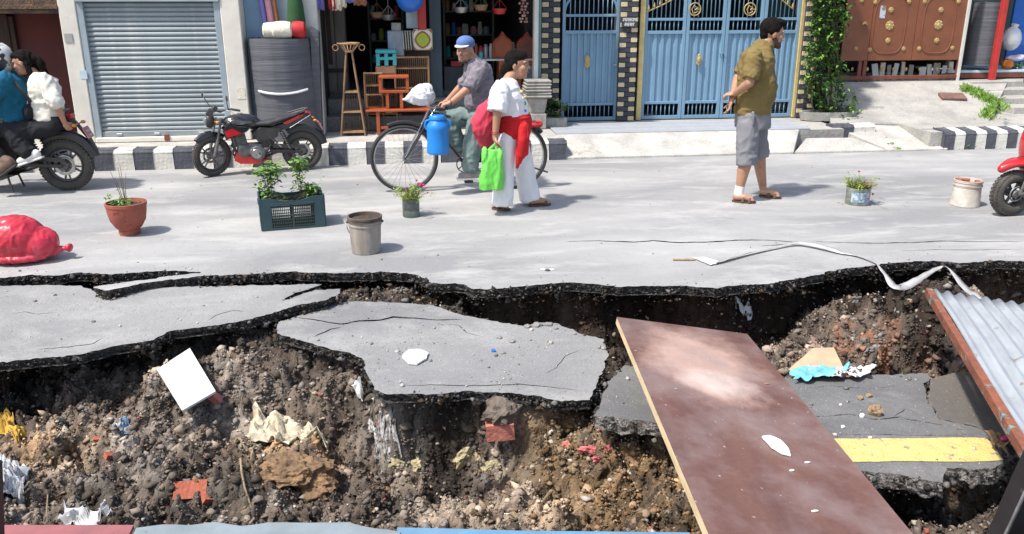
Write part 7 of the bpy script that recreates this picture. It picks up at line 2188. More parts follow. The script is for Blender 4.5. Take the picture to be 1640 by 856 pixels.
for s_, e_ in ((sA, eA), (sB, eB)): limb(mb, [s_, s_.lerp(e_, .86)], [.086, .082], cut=True)
limb(mb, [J(1228, 72), J(1217, 78)], [.072, .085])
vox('shirt', mb, .011, M['khaki'], root, 3, (.011, 9, (1, 1, 1.8)), 4)
mb = MB(); mb.tube([J(1229, 76, -.01) + Vector((.05, 0, 0)), J(1235, 88, -.012) + Vector((.03, 0, 0)), J(1237, 100, -.01) + Vector((.02, 0, 0))], .012, 6, flat=((1, 0, 0), .5)); mb.build('placket', M['black'], root)
mb = MB(); limb(mb, [J(1206, 181, -.20), J(1207, 188, -.205), J(1206, 200, -.20)], [.016, .014, .01], 8); vox('hanging_cord', mb, .006, M['greycotton'], root, 1)
mb = MB()
loft(mb, ell(J, [(1205, 178, 25.5, .18, 0), (1205, 190, 26.5, .185, 0), (1205, 204, 26, .18, 0)], k), e=.85)
limb(mb, [J(1199, 202, -.085), J(1197, 232, -.105), J(1196, 264, -.11)], [.112, .104, .102], 18, cut=True)
limb(mb, [J(1211, 202, .085), J(1215, 228, .105), J(1217, 252, .11)], [.110, .098, .092], 18, cut=True)
vox('shorts', mb, .011, M['greycotton'], root, 2, (.010, 9, (1, 1, .9)), 9)
mb = MB(); mb.tube([an1 + Vector((.004, 0, .05)), an1 + Vector((0, 0, -.0)), an1 + Vector((-.004, 0, -.04))], [.049, .046, .050], 16); mb.build('ankle_bandage', M['whitecotton'], root, smooth=True)
sandal(root, g1 - Vector((0, 0, .018)), g1t - Vector((0, 0, .018)), M['leather']); sandal(root, g2 - Vector((0, 0, .018)), g2t - Vector((0, 0, .018)), M['leather'])

# ---------------------------------------------------------------- woman walking
root, J = person('smiling woman in white with a red sash walking and carrying bags', 815, 338, 7.92)
WR = root
k = 1 / 164.0
mb = MB(); hc = J(829, 104, 0); HR = rotm(-.42, .05)
head(mb, hc, HR, 1.06, True)
limb(mb, [J(824, 114), J(812, 134)], [.052, .064])
loft(mb, [(J(811, 134), .08, .14), (J(812, 160), .11, .15), (J(815, 200), .13, .15), (J(815, 225), .12, .15)])
sA, eA, wA = J(801, 143, -.17), J(796, 182, -.23), J(793, 219, -.235)
limb(mb, [sA, eA, wA], [.055, .042, .027])
hand(mb, wA, (.05, 0, -1), (1, 0, .1), 1, 1.15, .98)
limb(mb, [J(806, 143, .17), J(818, 182, .24), J(835, 205, .15)], [.052, .040, .027])
hand(mb, J(835, 205, .15), (.9, -.5, -.1), (0, -.6, -.4), -1, .8, .98)
g1 = at(793, 336) - root.location; g1t = at(815, 338) - root.location; g2 = at(852, 331) - root.location; g2t = at(880, 329) - root.location
g1.z = g1t.z = g2.z = g2t.z = .018
limb(mb, [J(806, 300, -.1), g1 + Vector((.02, 0, .05))], [.05, .036]); limb(mb, [J(846, 300, .1), g2 + Vector((.02, 0, .05))], [.05, .036])
foot(mb, g1, g1t, .95); foot(mb, g2, g2t, .95)
vox('body', mb, .0075, M['skin'], root, 1)
face_parts(root, hc, HR, 1.06)
mb = MB(); mb.ball(hc + HR @ Vector((.101, 0, -.0605)), (.005, .015, .004), 10, 6, HR); mb.build('teeth', M['eye'], root, smooth=True)
hair_shell('hair', root, hc, HR, 1.06, [((-.026, 0, .044), (.096, .085, .091)), ((.014, 0, .070), (.070, .076, .056)), ((-.052, 0, -.01), (.066, .080, .070)), ((-.10, .0, -.05), (.055, .055, .065)), ((-.130, .0, -.12), (.042, .045, .08)), ((-.135, .0, -.21), (.030, .033, .08)), ((-.02, .06, .02), (.04, .03, .05)), ((-.02, -.06, .02), (.04, .03, .05))], seed=6, folds=(.003, 40, (1, 1, .3)))
mb = MB()
loft(mb, ell(J, [(813, 126, 9, .075, 0), (811, 131, 15, .12, 0), (811, 140, 21, .165, 0), (813, 152, 25, .18, 0), (816, 164, 28, .18, 0), (817, 176, 28, .175, 0), (819, 188, 27, .17, 0)], k), e=.88)
for s_, e_ in ((sA, eA), (J(806, 143, .17), J(818, 182, .24))): limb(mb, [s_, s_.lerp(e_, .92)], [.08, .096], cut=True)
vox('shirt', mb, .010, M['whitecotton'], root, 2, (.013, 9, (1, 1, 1)), 14)
# print on the shirt front
def chest(px, py): 
    return J(px, py, -.12)
for i, (a, b, m, r) in enumerate(((838, 148, M['gold'], (.018, .006, .022)), (843, 156, M['gold'], (.014, .006, .012)), (842, 166, M['leaf'], (.012, .006, .022)), (838, 172, M['blue_pl'], (.022, .006, .018)), (843, 178, M['blue_pl'], (.014, .006, .012)))):
    mb = MB(); q = chest(a, b); 
    # push out to the surface of the shirt
    mb.ball(q + Vector((-.012, .012, 0)), (r[0] * 1.2, .02, r[2]), 10, 6, Matrix.Rotation(.9, 3, 'Z')); mb.build('shirt_print', m, root, smooth=True)
mb = MB()
loft(mb, ell(J, [(821, 180, 26, .172, 0), (822, 188, 28, .19, 0), (823, 200, 27.5, .19, 0), (822, 212, 27, .188, 0), (820, 219, 26, .18, 0)], k), e=.88)
vox('sash', mb, .009, M['redsash'], root, 1, (.008, 11, (.3, .3, 3.2)), 20)
mb = MB()
T0 = [J(838, 205, -.17), J(836, 225, -.20), J(833, 248, -.20), J(828, 268, -.19)]
limb(mb, T0, [.055, .058, .048, .018], 12)
limb(mb, [J(842, 205, -.17), J(843, 225, -.19), J(842, 246, -.19)], [.035, .036, .024], 12)
o = vox('sash_tail', mb, .008, M['redsash'], root, 1, (.008, 12, (3, 1, .3)), 22)
mb = MB()
loft(mb, ell(J, [(820, 208, 26, .17, 0), (820, 220, 27, .17, 0), (818, 232, 27, .165, 0)], k), e=.9)
limb(mb, [J(811, 225, -.085), J(808, 265, -.11), J(805, 329, -.12)], [.115, .098, .100], 18, cut=True)
limb(mb, [J(828, 225, .07), J(838, 265, .10), J(849, 320, .12)], [.115, .092, .100], 18, cut=True)
vox('trousers', mb, .011, M['whitecotton'], root, 3, (.013, 7, (1.4, 1, .6)), 26)
for a_, b_ in ((g1, g1t), (g2, g2t)): sandal(root, a_ - Vector((0, 0, .018)), b_ - Vector((0, 0, .018)), M['leather'], .043, 1)
mb = MB(); mb.torus(wA + Vector((.0, 0, .03)), .031, .004, 'z', 20, 5); mb.torus(wA + Vector((.0, 0, .045)), .032, .003, 'z', 20, 5); mb.build('bangle', M['red_paint'], root)
# red cloth bag on her back
b0 = J(776, 195, -.06)
t = thing('cloth_bag', 'pinkish red cloth bag slung on the back of the woman in white', 'bag', tuple(root.location + J(776, 235, -.06)))
def JB(px, py, dy=0): return on(px, py, 7.92 + dy) - t.location
mb = MB(); limb(mb, [JB(790, 160, -.08), JB(780, 182, -.10), JB(776, 205, -.10), JB(780, 228, -.10)], [.045, .10, .115, .07], 18); mb.ball(JB(768, 196, -.10), (.07, .10, .08))
vox('bag_body', mb, .01, M['pinkbag'], t, 2, (.016, 8, (1.4, 1, .5)), 31)
mb = MB(); mb.tube([JB(789, 158, -.15), JB(796, 142, -.19), JB(806, 134, -.12), JB(806, 136, .05)], .016, 6, flat=((0, 0, 1), .5)); mb.build('strap', M['pinkbag'], t, smooth=True)
# green plastic bag in her hand
t = thing('plastic_bag', 'bright green plastic bag hanging from the hand of the woman in white', 'plastic bag', tuple(on(788, 304, 7.66)))
def JG(px, py, dy=0): return on(px, py, 7.66 + dy) - t.location
mb = MB(); loft(mb, [(JG(790, 240), .035, .03), (JG(789, 252), .075, .05), (JG(788, 270), .095, .07), (JG(787, 288), .112, .085), (JG(787, 303), .108, .08)], e=.7); mb.ball(JG(776, 250), (.03, .05, .09)); mb.ball(JG(800, 252), (.03, .05, .09))
o = vox('bag_body', mb, .009, M['greenpl'], t, 1, (.010, 13, (1.6, 1.2, .35)), 41)
for s in (-1, 1):
    mb = MB(); mb.tube([JG(788 + s * 9, 250), JG(791 + s * 5, 238), JG(794, 230)], [.03, .014, .010], 8, flat=((0, 1, 0), .5)); mb.build('handle', M['greenpl'], t, smooth=True)

# ---------------------------------------------------------------- bicycle
YB = 8.80
BF, BR = on(648, 262, YB), on(824, 256, YB)
bz = BF.z
bike = thing('bicycle', 'black roadster bicycle with a blue milk can hanging at the handlebar', 'bicycle', ((BF.x + BR.x) / 2, YB, 0))
M['frame_blk'] = mat('black_enamel', (0.02, 0.02, 0.022), (0.035, 0.03, 0.028), rough=.3, scale=12)
M['chrome'] = mat('dull_chrome', (0.5, 0.5, 0.5), (0.3, 0.29, 0.28), rough=.3, metal=.85, scale=20)
M['grip'] = mat('grip_rubber', (0.03, 0.03, 0.03), rough=.7)
def JK(px, py, dy=0): return on(px, py, YB + dy) - bike.location
RW = .355
fz = RW
fh = Vector((JK(648, 262).x, 0, fz)); rh = Vector((JK(824, 256).x, 0, fz))
bb = Vector((JK(744, 264).x, 0, .29)); ht = JK(691, 176); hbm = JK(685, 193); st_ = JK(781, 200)
ht.y = hbm.y = st_.y = 0
for c in (fh, rh):
    mb = MB(); mb.torus(c, RW - .019, .019, 'y', 48, 8); w_ = mb.build('wheel', M['black'], bike, smooth=True)
    mb = MB(); mb.torus(c, RW - .042, .009, 'y', 48, 6, w=1.4); mb.build('rim', M['chrome'], w_, smooth=True)
    mb = MB(); mb.tube([c - Vector((0, .045, 0)), c + Vector((0, .045, 0))], .02, 10); mb.build('hub', M['chrome'], w_)
    mb = MB()
    for i in range(28):
        a = i * 2 * PI / 28; b_ = a + (.5 if i % 2 else -.5)
        mb.tube([c + Vector((.018 * math.cos(b_), (.03 if i % 4 < 2 else -.03), .018 * math.sin(b_))), c + Vector(((RW - .045) * math.cos(a), 0, (RW - .045) * math.sin(a)))], .0016, 3, caps=False)
    o = mb.build('spokes', M['chrome'], w_, fix=False); o['kind'] = 'stuff'
def tb(name, pts, r, m=None, n=8): mb = MB(); mb.tube(pts, r, n); return mb.build(name, m or M['frame_blk'], bike, smooth=True)
tb('head_tube', [ht, hbm], .02); tb('top_tube', [ht.lerp(hbm, .25), st_], .014); tb('down_tube', [hbm, bb], .016); tb('seat_tube', [bb, JK(783, 186)], .015)
for s in (-1, 1):
    y = Vector((0, .05 * s, 0)); tb('chain_stay', [bb + y * .6, rh + y], .009); tb('seat_stay', [st_ + y * .4, rh + y], .008)
    tb('fork_blade', [hbm + y * .7, hbm.lerp(fh, .6) + y + Vector((.015, 0, 0)), fh + y], .011)
    tb('fork_brace', [ht + Vector((-.01, .04 * s, .03)), fh + Vector((0, .055 * s, 0))], .005, M['chrome'])
for c, a0, a1, nm in ((fh, R(20), R(115), 'mudguard'), (rh, R(40), R(185), 'mudguard')):
    mb = MB(); mb.torus(c, RW + .022, .022, 'y', 30, 6, a0=a0, a1=a1); mb.build(nm, M['frame_blk'], bike, smooth=True)
mb = MB(); mb.torus(bb + Vector((0, -.05, 0)), .085, .006, 'y', 32, 5); mb.torus(bb + Vector((0, -.05, 0)), .03, .01, 'y', 20, 5)
for i in range(5): a = i * 2 * PI / 5; mb.tube([bb + Vector((0, -.05, 0)), bb + Vector((.085 * math.cos(a), -.05, .085 * math.sin(a)))], .006, 5)
mb.build('chainring', M['frame_blk'], bike)
ped1, ped2 = bb + Vector((.03, -.09, -.165)), bb + Vector((-.03, .09, .165))
for p_, s in ((ped1, -1), (ped2, 1)):
    tb('crank', [bb + Vector((0, .07 * s, 0)), p_], .009, M['chrome']); mb = MB(); mb.box(p_ + Vector((0, .05 * s, 0)), (.09, .09, .022)); mb.build('pedal', M['black'], bike, bevel=.003)
mb = MB(); mb.tube([bb + Vector((0, -.05, .085)), rh + Vector((0, -.05, .035))], .004, 5); mb.tube([bb + Vector((0, -.05, -.085)), rh + Vector((0, -.05, -.035))], .004, 5); mb.build('chain', M['frame_blk'], bike)
mb = MB(); mb.ball(JK(787, 184) - Vector((0, JK(787, 184).y, 0)), (.13, .085, .035)); mb.ball(JK(773, 186), (.09, .04, .03)); vox('saddle', mb, .01, M['leather'], bike, 1)
hbz = JK(699, 169).z; hx = JK(694, 169).x
tb('handlebar', [(hx + .13, -.27, hbz), (hx + .03, -.26, hbz + .01), (hx - .03, -.14, hbz - .01), (hx, 0, hbz - .02), (hx - .03, .14, hbz - .01), (hx + .03, .26, hbz + .01), (hx + .13, .27, hbz)], .011, M['chrome'])
for s in (-1, 1): tb('grip', [(hx + .02, .262 * s, hbz + .008), (hx + .14, .27 * s, hbz)], .016, M['grip']); tb('brake_lever', [(hx - .04, .15 * s, hbz - .02), (hx - .03, .24 * s, hbz - .03), (hx + .10, .25 * s, hbz - .035)], .005, M['chrome'])
tb('stem', [ht, (hx, 0, hbz - .02)], .012, M['chrome'])
cz = JK(820, 196).z
mb = MB()
for y in (-.06, 0, .06): mb.tube([(rh.x - .2, y, cz), (rh.x + .24, y, cz)], .005, 5)
for x in (-.2, 0, .24): mb.tube([(rh.x + x, -.06, cz), (rh.x + x, .06, cz)], .005, 5)
for s in (-1, 1): mb.tube([(rh.x + .1, .06 * s, cz), (rh.x, .055 * s, rh.z)], .005, 5)
mb.build('carrier', M['frame_blk'], bike, smooth=True)
mb = MB(); c = JK(862, 199); mb.box((c.x, 0, c.z), (.06, .05, .07)); mb.ball((c.x + .03, 0, c.z), (.02, .03, .03)); mb.build('rear_light', M['red_paint'], bike, bevel=.006)
mb = MB(); mb.ball((c.x - .06, -.03, c.z + .0), (.09, .06, .03), 10, 6); mb.build('carrier_bag', M['red_cl'], bike)
tb('kickstand', [rh + Vector((-.0, -.07, -.02)), rh + Vector((.10, -.10, -.08)), rh + Vector((.34, -.12, -.16))], .009)
# milk can
cc_ = on(702, 246, YB - .26)
can = thing('milk_can', 'bright blue plastic milk can hanging from the bicycle handlebar', 'milk can', tuple(cc_))
Hc_ = (on(702, 183, YB - .26) - cc_).z; r_ = (on(720, 220, YB - .26) - on(684, 220, YB - .26)).x / 2
M['can'] = mat('bright_blue_can', (0.015, 0.23, 0.66), (0.012, 0.19, 0.58), rough=.4, scale=4)
mb = MB(); mb.lathe([(0, 0), (r_ * .93, 0), (r_ * .98, .012), (r_, .03), (r_ * .97, Hc_ * .3), (r_ * .97, Hc_ * .62), (r_, Hc_ * .66), (r_ * .92, Hc_ * .75), (r_ * .70, Hc_ * .83), (r_ * .66, Hc_ * .86), (0, Hc_ * .86)], n=36); mb.build('can_body', M['can'], can, smooth=True, angle=.7)
mb = MB(); mb.lathe([(r_ * .68, Hc_ * .861), (r_ * .74, Hc_ * .87), (r_ * .74, Hc_ * .94), (r_ * .66, Hc_ * .97), (0, Hc_ * .985)], n=30); mb.build('lid', M['can'], can, smooth=True, angle=.7)
for s in (-1, 1): mb = MB(); mb.tube([(s * r_ * .95, 0, Hc_ * .62), (s * r_ * 1.12, 0, Hc_ * .7), (s * r_ * 1.05, 0, Hc_ * .82), (s * r_ * .7, 0, Hc_ * .86)], .012, 8); mb.build('ear_handle', M['can'], can, smooth=True)
mb = MB(); mb.tube([(-r_ * .7, 0, Hc_ * .9), (-.02, .04, Hc_ * 1.12), (r_ * .7, 0, Hc_ * .9)], .004, 5); mb.build('bail', M['chrome'], can)
# white bag on the handlebar
t = thing('plastic_bag', 'puffed white plastic bag tied to the front of the bicycle handlebar', 'plastic bag', tuple(on(672, 170, YB)))
def JW(px, py, dy=0): return on(px, py, YB + dy) - t.location
mb = MB(); mb.ball(JW(677, 153), (.12, .11, .115)); mb.ball(JW(665, 157), (.09, .07, .07)); limb(mb, [JW(660, 158), JW(646, 159)], [.05, .012]); mb.ball(JW(684, 147), (.07, .08, .08))
vox('bag_body', mb, .009, M['white_plastic'], t, 1, (.016, 10, (1, 1, 1)), 51)

# ---------------------------------------------------------------- cyclist
root, J = person('man in a blue cap and grey checked shirt sitting on the bicycle', 760, 300, YB)
k = 1 / 148.0
mb = MB(); hc = J(745, 82, -.03); HR = rotm(PI + 1.05, -.02)
head(mb, hc, HR, 1.02)
limb(mb, [J(752, 90, -.01), J(764, 106)], [.060, .075])
loft(mb, [(J(766, 108), .10, .16), (J(767, 130), .12, .165), (J(768, 160), .13, .16), (J(770, 180), .13, .15)])
sA, eA, wA = J(770, 110, -.20), J(750, 142, -.27), J(722, 165, -.27)
limb(mb, [sA, eA, wA], [.056, .045, .030]); hand(mb, wA, (-1, .05, -.18), (0, .1, -1), -1, 1.25, 1.0)
sB, eB, wB = J(768, 110, .20), J(738, 140, .26), J(716, 163, .27)
limb(mb, [sB, eB, wB], [.056, .045, .030]); hand(mb, wB, (-1, 0, -.2), (0, -.1, -1), 1, 1.25, 1.0)
vox('body', mb, .0075, M['skin'], root, 1)
face_parts(root, hc, HR, 1.02)
hair_shell('hair', root, hc, HR, 1.02, [((-.04, 0, .01), (.078, .083, .08)), ((-.06, 0, -.03), (.045, .065, .05))], seed=8)
hair_shell('moustache', root, hc, HR, 1.02, [((.097, 0, -.041), (.010, .026, .007)), ((.06, 0, -.095), (.035, .042, .024))], M['beard'], .005, 1, (.001, 60, (1, 1, 1)))
mb = MB(); mb.ball(hc + HR @ Vector((-.012, 0, .078)), (.110, .092, .074), 22, 14, HR); cap_ = vox('cap', mb, .007, M['capblue'], root, 1)
mb = MB(); pc_ = []
for i in range(15):
    a = R(-75) + R(150) * i / 14; pc_.append((.075 + .065 * math.cos(a), .074 * math.sin(a)))
pc_ += [(.06, .07), (.06, -.07)]
mb.prism(pc_, 0, .008); vs = [hc + HR @ (Matrix.Rotation(.22, 3, 'Y') @ Vector(v) + Vector((.0, 0, .066))) for v in mb.v]; mb.v = [tuple(v) for v in vs]; mb.build('visor', M['whitecotton'], cap_, bevel=.002)
mb = MB()
loft(mb, ell(J, [(757, 94, 9, .08, 0), (761, 99, 15, .13, 0), (765, 107, 20, .185, 0), (766, 120, 21.5, .20, 0), (767, 135, 21.5, .19, 0), (767, 150, 21, .185, 0), (765, 164, 20, .18, 0), (766, 174, 18.5, .175, 0)], k), e=.88)
for s_, e_ in ((sA, eA), (sB, eB)): limb(mb, [s_, s_.lerp(e_, .8)], [.085, .082])
vox('shirt', mb, .011, M['greyshirt'], root, 2, (.014, 9, (1, 1, 1.4)), 60)
k1, a1 = J(757, 232, -.12), J(753, 278, -.13); k2_, a2 = J(719, 190, .08), J(738, 244, .12)
mb = MB(); loft(mb, ell(J, [(767, 170, 17, .165, 0), (769, 182, 19, .175, 0), (770, 192, 18, .16, 0)], k), e=.9)
limb(mb, [J(768, 188, -.09), k1, a1 + Vector((0, 0, .02))], [.110, .092, .078], 18, cut=True); limb(mb, [J(764, 186, .09), k2_, a2 + Vector((0, 0, .02))], [.112, .092, .078], 18, cut=True)
vox('trousers', mb, .011, M['greengrey'], root, 2, (.014, 9, (1.2, 1, .8)), 66)
p1w = bike.location + ped1 - root.location; p2w = bike.location + ped2 - root.location
shoe('shoe', root, a1, p1w + Vector((.11, -.05, .03)), p1w + Vector((-.09, -.05, .028)), M['shoe_grey'])
shoe('shoe', root, a2, p2w + Vector((.10, .05, .03)), p2w + Vector((-.10, .05, .028)), M['shoe_grey'])
mb = MB(); mb.torus(wA, .031, .006, 'x', 18, 6); o = mb.build('wristwatch', M['black'], root)
# ================================================================ motorcycles
M['moto_blk'] = mat('dusty_black_plastic', (0.028, 0.027, 0.027), (0.05, 0.045, 0.042), rough=.45, scale=8)
M['moto_tyre'] = mat('dusty_tyre', (0.05, 0.045, 0.04), (0.085, 0.075, 0.065), rough=.9, scale=9, bump=.5, bscale=60)
M['alloy'] = mat('dirty_alloy', (0.20, 0.195, 0.19), (0.11, 0.105, 0.10), rough=.5, metal=.5, scale=12)
M['moto_gloss'] = mat('black_gloss_paint', (0.022, 0.024, 0.028), rough=.15, coat=.6)
M['moto_red'] = mat('red_gloss_paint', (0.50, 0.012, 0.014), (0.42, 0.01, 0.012), rough=.2, coat=.6)
M['tail_red'] = mat('red_lens', (0.55, 0.02, 0.03), rough=.15)
M['amber'] = mat('amber_lens', (0.6, 0.25, 0.03), rough=.2)
M['plate_pink'] = mat('faded_red_plate', (0.55, 0.10, 0.13), (0.5, 0.3, 0.3), rough=.6, scale=30)
M['mirror'] = mat('mirror_glass', (0.75, 0.78, 0.8), rough=.08, metal=.9)
M['seat_v'] = mat('black_vinyl', (0.03, 0.03, 0.033), (0.045, 0.045, 0.05), rough=.35, scale=10)
def motorcycle(label, loc, rz, accent, scale=1.0, steer=0.0, cat='motorcycle'):
    t = thing('motorcycle', label, cat, loc, rz)
    t.scale = (scale,) * 3
    R_ = .305; fx, rx = .66, -.67
    def P(name, fn, m, par=t, smooth=True, bevel=0.0): mb = MB(); fn(mb); return mb.build(name, m, par, smooth=smooth, bevel=bevel)
    def wheel(x, w, st):
        sp = t
        c = Vector((0, 0, 0))
        wh = P('wheel', lambda b: b.torus(c, R_ - w, w, 'y', 44, 10, w=1.05), M['moto_tyre'])
        # tread blocks
        def tr(b):
            for i in range(44):
                a = i * 2 * PI / 44
                for s in (-1, 0, 1):
                    b.box((math.cos(a + s * .03) * (R_ - .003 - abs(s) * .010), s * w * .6, math.sin(a + s * .03) * (R_ - .003 - abs(s) * .010)), (.014, w * .45, .024), Matrix.Rotation(-a, 3, 'Y'))
        P('tread', tr, M['moto_tyre'], wh, False)['kind'] = 'stuff'
        P('rim', lambda b: (b.torus(c, R_ - 2 * w - .008, .014, 'y', 40, 8, w=2.2), [b.tube([(.04 * math.cos(a), 0, .04 * math.sin(a)), ((R_ - 2 * w - .012) * math.cos(a + .22), 0, (R_ - 2 * w - .012) * math.sin(a + .22))], [.018, .011], 6) for a in [i * 2 * PI / 5 for i in range(5)]], [b.tube([(.04 * math.cos(a), 0, .04 * math.sin(a)), ((R_ - 2 * w - .012) * math.cos(a - .12), 0, (R_ - 2 * w - .012) * math.sin(a - .12))], [.014, .009], 6) for a in [i * 2 * PI / 5 for i in range(5)]], b.tube([(0, -.07, 0), (0, .07, 0)], .045, 16)), M['alloy'], wh)
        P('brake_disc', lambda b: (b.torus((0, -.055 if x > 0 else .05, 0), .10, .018, 'y', 32, 6, w=.12), b.torus((0, -.055, 0), .05, .01, 'y', 20, 5)), M['chrome'], wh)
        wh.location = (x, 0, R_); wh.rotation_euler = (0, random.random(), st)
        return wh
    wheel(fx, .045, steer); wheel(rx, .055, 0)
    # front end, steered about the head
    rs = Matrix.Rotation(steer, 3, 'Z'); hx = fx
    def S(p): v = Vector(p); w = Vector((v.x - hx, v.y, 0)); w = rs @ w; return Vector((w.x + hx, w.y, v.z))
    for s in (-1, 1): P('fork_leg', lambda b, s=s: (b.tube([S((fx, .085 * s, R_)), S((fx - .08, .085 * s, .55))], .026, 10), b.tube([S((fx - .08, .085 * s, .55)), S((fx - .17, .085 * s, .86))], .018, 10)), M['alloy'] if s > 0 else M['chrome'])
    P('front_fender', lambda b: [b.torus((0, 0, 0), R_ + .02, .05, 'y', 20, 8, w=.95, a0=R(48), a1=R(128))], M['moto_gloss']).matrix_local = Matrix.Translation((fx, 0, R_)) @ Matrix.Rotation(steer, 4, 'Z')
    P('headlight', lambda b: (b.ball(S((fx - .02, 0, .83)), (.08, .10, .11), 16, 12), b.box(S((fx - .05, 0, .95)), (.10, .17, .10), (0, -.5, 0), .7)), M['moto_blk'])
    P('headlight_glass', lambda b: b.ball(S((fx + .035, 0, .83)), (.035, .075, .075), 14, 10), M['glass'])
    for s in (-1, 1):
        P('indicator', lambda b, s=s: (b.tube([S((fx - .06, .06 * s, .82)), S((fx - .05, .17 * s, .82))], .009, 6), b.ball(S((fx - .05, .19 * s, .82)), (.03, .03, .022), 10, 8)), M['amber'])
        m_ = P('mirror', lambda b, s=s: (b.tube([S((fx - .2, .27 * s, .99)), S((fx - .15, .33 * s, 1.12))], .007, 6), b.ball(S((fx - .14, .36 * s, 1.17)), (.018, .075, .045), 14, 8)), M['moto_blk'])
        P('mirror_glass', lambda b, s=s: b.ball(S((fx - .155, .36 * s, 1.17)), (.010, .066, .038), 14, 8), M['mirror'], m_)
        P('grip', lambda b, s=s: b.tube([S((fx - .25, .24 * s, 1.0)), S((fx - .33, .36 * s, .98))], .018, 8), M['grip'])
        P('lever', lambda b, s=s: b.tube([S((fx - .2, .2 * s, .99)), S((fx - .24, .36 * s, .95))], .006, 6), M['chrome'])
    P('handlebar', lambda b: b.tube([S((fx - .33, -.36, .98)), S((fx - .22, -.2, 1.0)), S((fx - .17, -.08, .95)), S((fx - .17, .08, .95)), S((fx - .22, .2, 1.0)), S((fx - .33, .36, .98))], .011, 8), M['moto_blk'])
    P('instrument_panel', lambda b: b.box(S((fx - .12, 0, 1.0)), (.07, .15, .09), (0, -.7, 0)), M['moto_blk'], smooth=False, bevel=.01)
    # tank and shrouds
    mb = MB(); mb.ball((.20, 0, .80), (.27, .135, .115), 24, 14); mb.ball((.05, 0, .76), (.18, .10, .085), 20, 12); mb.ball((.30, 0, .78), (.14, .15, .10), 16, 12)
    vox('fuel_tank', mb, .013, M['moto_gloss'], t, 2)
    P('fuel_cap', lambda b: b.lathe([(0, .0), (.04, .0), (.04, .012), (0, .014)], (.2, 0, .912), 16), M['chrome'])
    for s in (-1, 1):
        P('tank_shroud', lambda b, s=s: b.prism([(.14, .66), (.44, .56), (.47, .70), (.36, .80), (.26, .74), (.08, .72)], s * .150, s * .168, axis='y'), M['moto_gloss'], smooth=False, bevel=.006)
        P('shroud_flash', lambda b, s=s: b.prism([(.20, .64), (.42, .585), (.455, .68), (.34, .72)], s * .1685, s * .174, axis='y'), accent, smooth=False)
        P('side_panel', lambda b, s=s: b.prism([(-.02, .50), (-.30, .56), (-.34, .68), (-.06, .70), (.06, .62)], s * .115, s * .135, axis='y'), M['moto_blk'], smooth=False, bevel=.008)
        P('tail_panel', lambda b, s=s: b.prism([(-.22, .70), (-.40, .74), (-.78, .90), (-.82, .86), (-.50, .68), (-.30, .64)], s * .095, s * .115, axis='y'), M['moto_gloss'], smooth=False, bevel=.006)
        P('foot_peg', lambda b, s=s: b.tube([(-.02, s * .12, .33), (-.02, s * .25, .33)], .014, 8), M['grip'])
        P('pillion_peg', lambda b, s=s: (b.tube([(-.32, s * .14, .42), (-.34, s * .26, .42)], .013, 8), b.tube([(-.2, s * .12, .55), (-.33, s * .16, .42)], .010, 6)), M['alloy'])
    mb = MB(); limb(mb, [(.02, 0, .74), (-.20, 0, .745), (-.36, 0, .80), (-.62, 0, .87)], [.075, .095, .085, .055], 14)
    for v in range(len(mb.v)): x, y, z = mb.v[v]; mb.v[v] = (x, y * 1.25, .6 * (z - .77) + .77 + max(0, -x - .25) * .08)
    vox('seat', mb, .012, M['seat_v'], t, 1)
    P('grab_rail', lambda b: b.tube([(-.5, -.1, .88), (-.74, -.09, .94), (-.80, 0, .95), (-.74, .09, .94), (-.5, .1, .88)], .012, 8), M['alloy'])
    P('tail_light', lambda b: b.box((-.80, 0, .87), (.07, .14, .06)), M['tail_red'], smooth=False, bevel=.012)
    P('rear_fender', lambda b: (b.torus((rx, 0, R_), R_ + .045, .06, 'y', 24, 8, w=.9, a0=R(55), a1=R(165)), b.tube([(-.82, 0, .84), (-.98, 0, .60), (-1.04, 0, .46)], [.05, .055, .05], 8, flat=((1, 0, 0), .25))), M['moto_blk'])
    pl_ = P('number_plate', lambda b: b.box((-.97, 0, .68), (.008, .19, .14), (0, .42, 0)), M['plate_pink'], smooth=False)
    P('plate_print', lambda b: [b.box((-.976 - .022 * j, -.06 + .03 * i, .70 - .045 * j), (.004, .018, .028), (0, .42, 0)) for i in range(5) for j in range(2)], M['white_paint'], pl_, False)
    for s in (-1, 1): P('rear_indicator', lambda b, s=s: (b.tube([(-.88, .03 * s, .78), (-.88, .13 * s, .78)], .008, 6), b.ball((-.88, .15 * s, .78), (.03, .028, .02), 10, 8)), M['amber'])
    # engine, frame, exhaust
    mb = MB(); mb.box((.10, 0, .36), (.34, .24, .20)); mb.tube([(.0, -.15, .33), (.0, .15, .33)], .11, 20); mb.tube([(.20, -.14, .37), (.20, .14, .37)], .09, 20); mb.box((.22, 0, .52), (.15, .17, .20), (0, .2, 0))
    vox('engine', mb, .012, M['alloy'], t, 1)
    for s in (-1, 1): P('tail_stripe', lambda b, s=s: b.prism([(-.40, .76), (-.70, .875), (-.72, .855), (-.45, .735)], s * .116, s * .121, axis='y'), accent, smooth=False)
    P('tank_painted_highlight', lambda b: [b.prism([(.05, .80), (.30, .84), (.40, .80), (.20, .765)], s * .128, s * .142, axis='y') for s in (-1, 1)], M['alloy'], smooth=False, bevel=.004)  # pale alloy plates stand in for highlights on the tank sides
    for h_ in ([(.30, -.12, .55), (.36, -.13, .42), (.28, -.14, .32)], [(-.05, -.12, .5), (-.15, -.13, .42), (-.05, -.14, .33)], [(-.12, .12, .60), (-.2, .14, .45), (-.1, .13, .3)]): P('hose', lambda b, h_=h_: b.tube(h_, .014, 8), M['grip'])
    P('battery_cover', lambda b: b.box((-.16, 0, .50), (.20, .2, .20)), M['moto_blk'], smooth=False, bevel=.01)
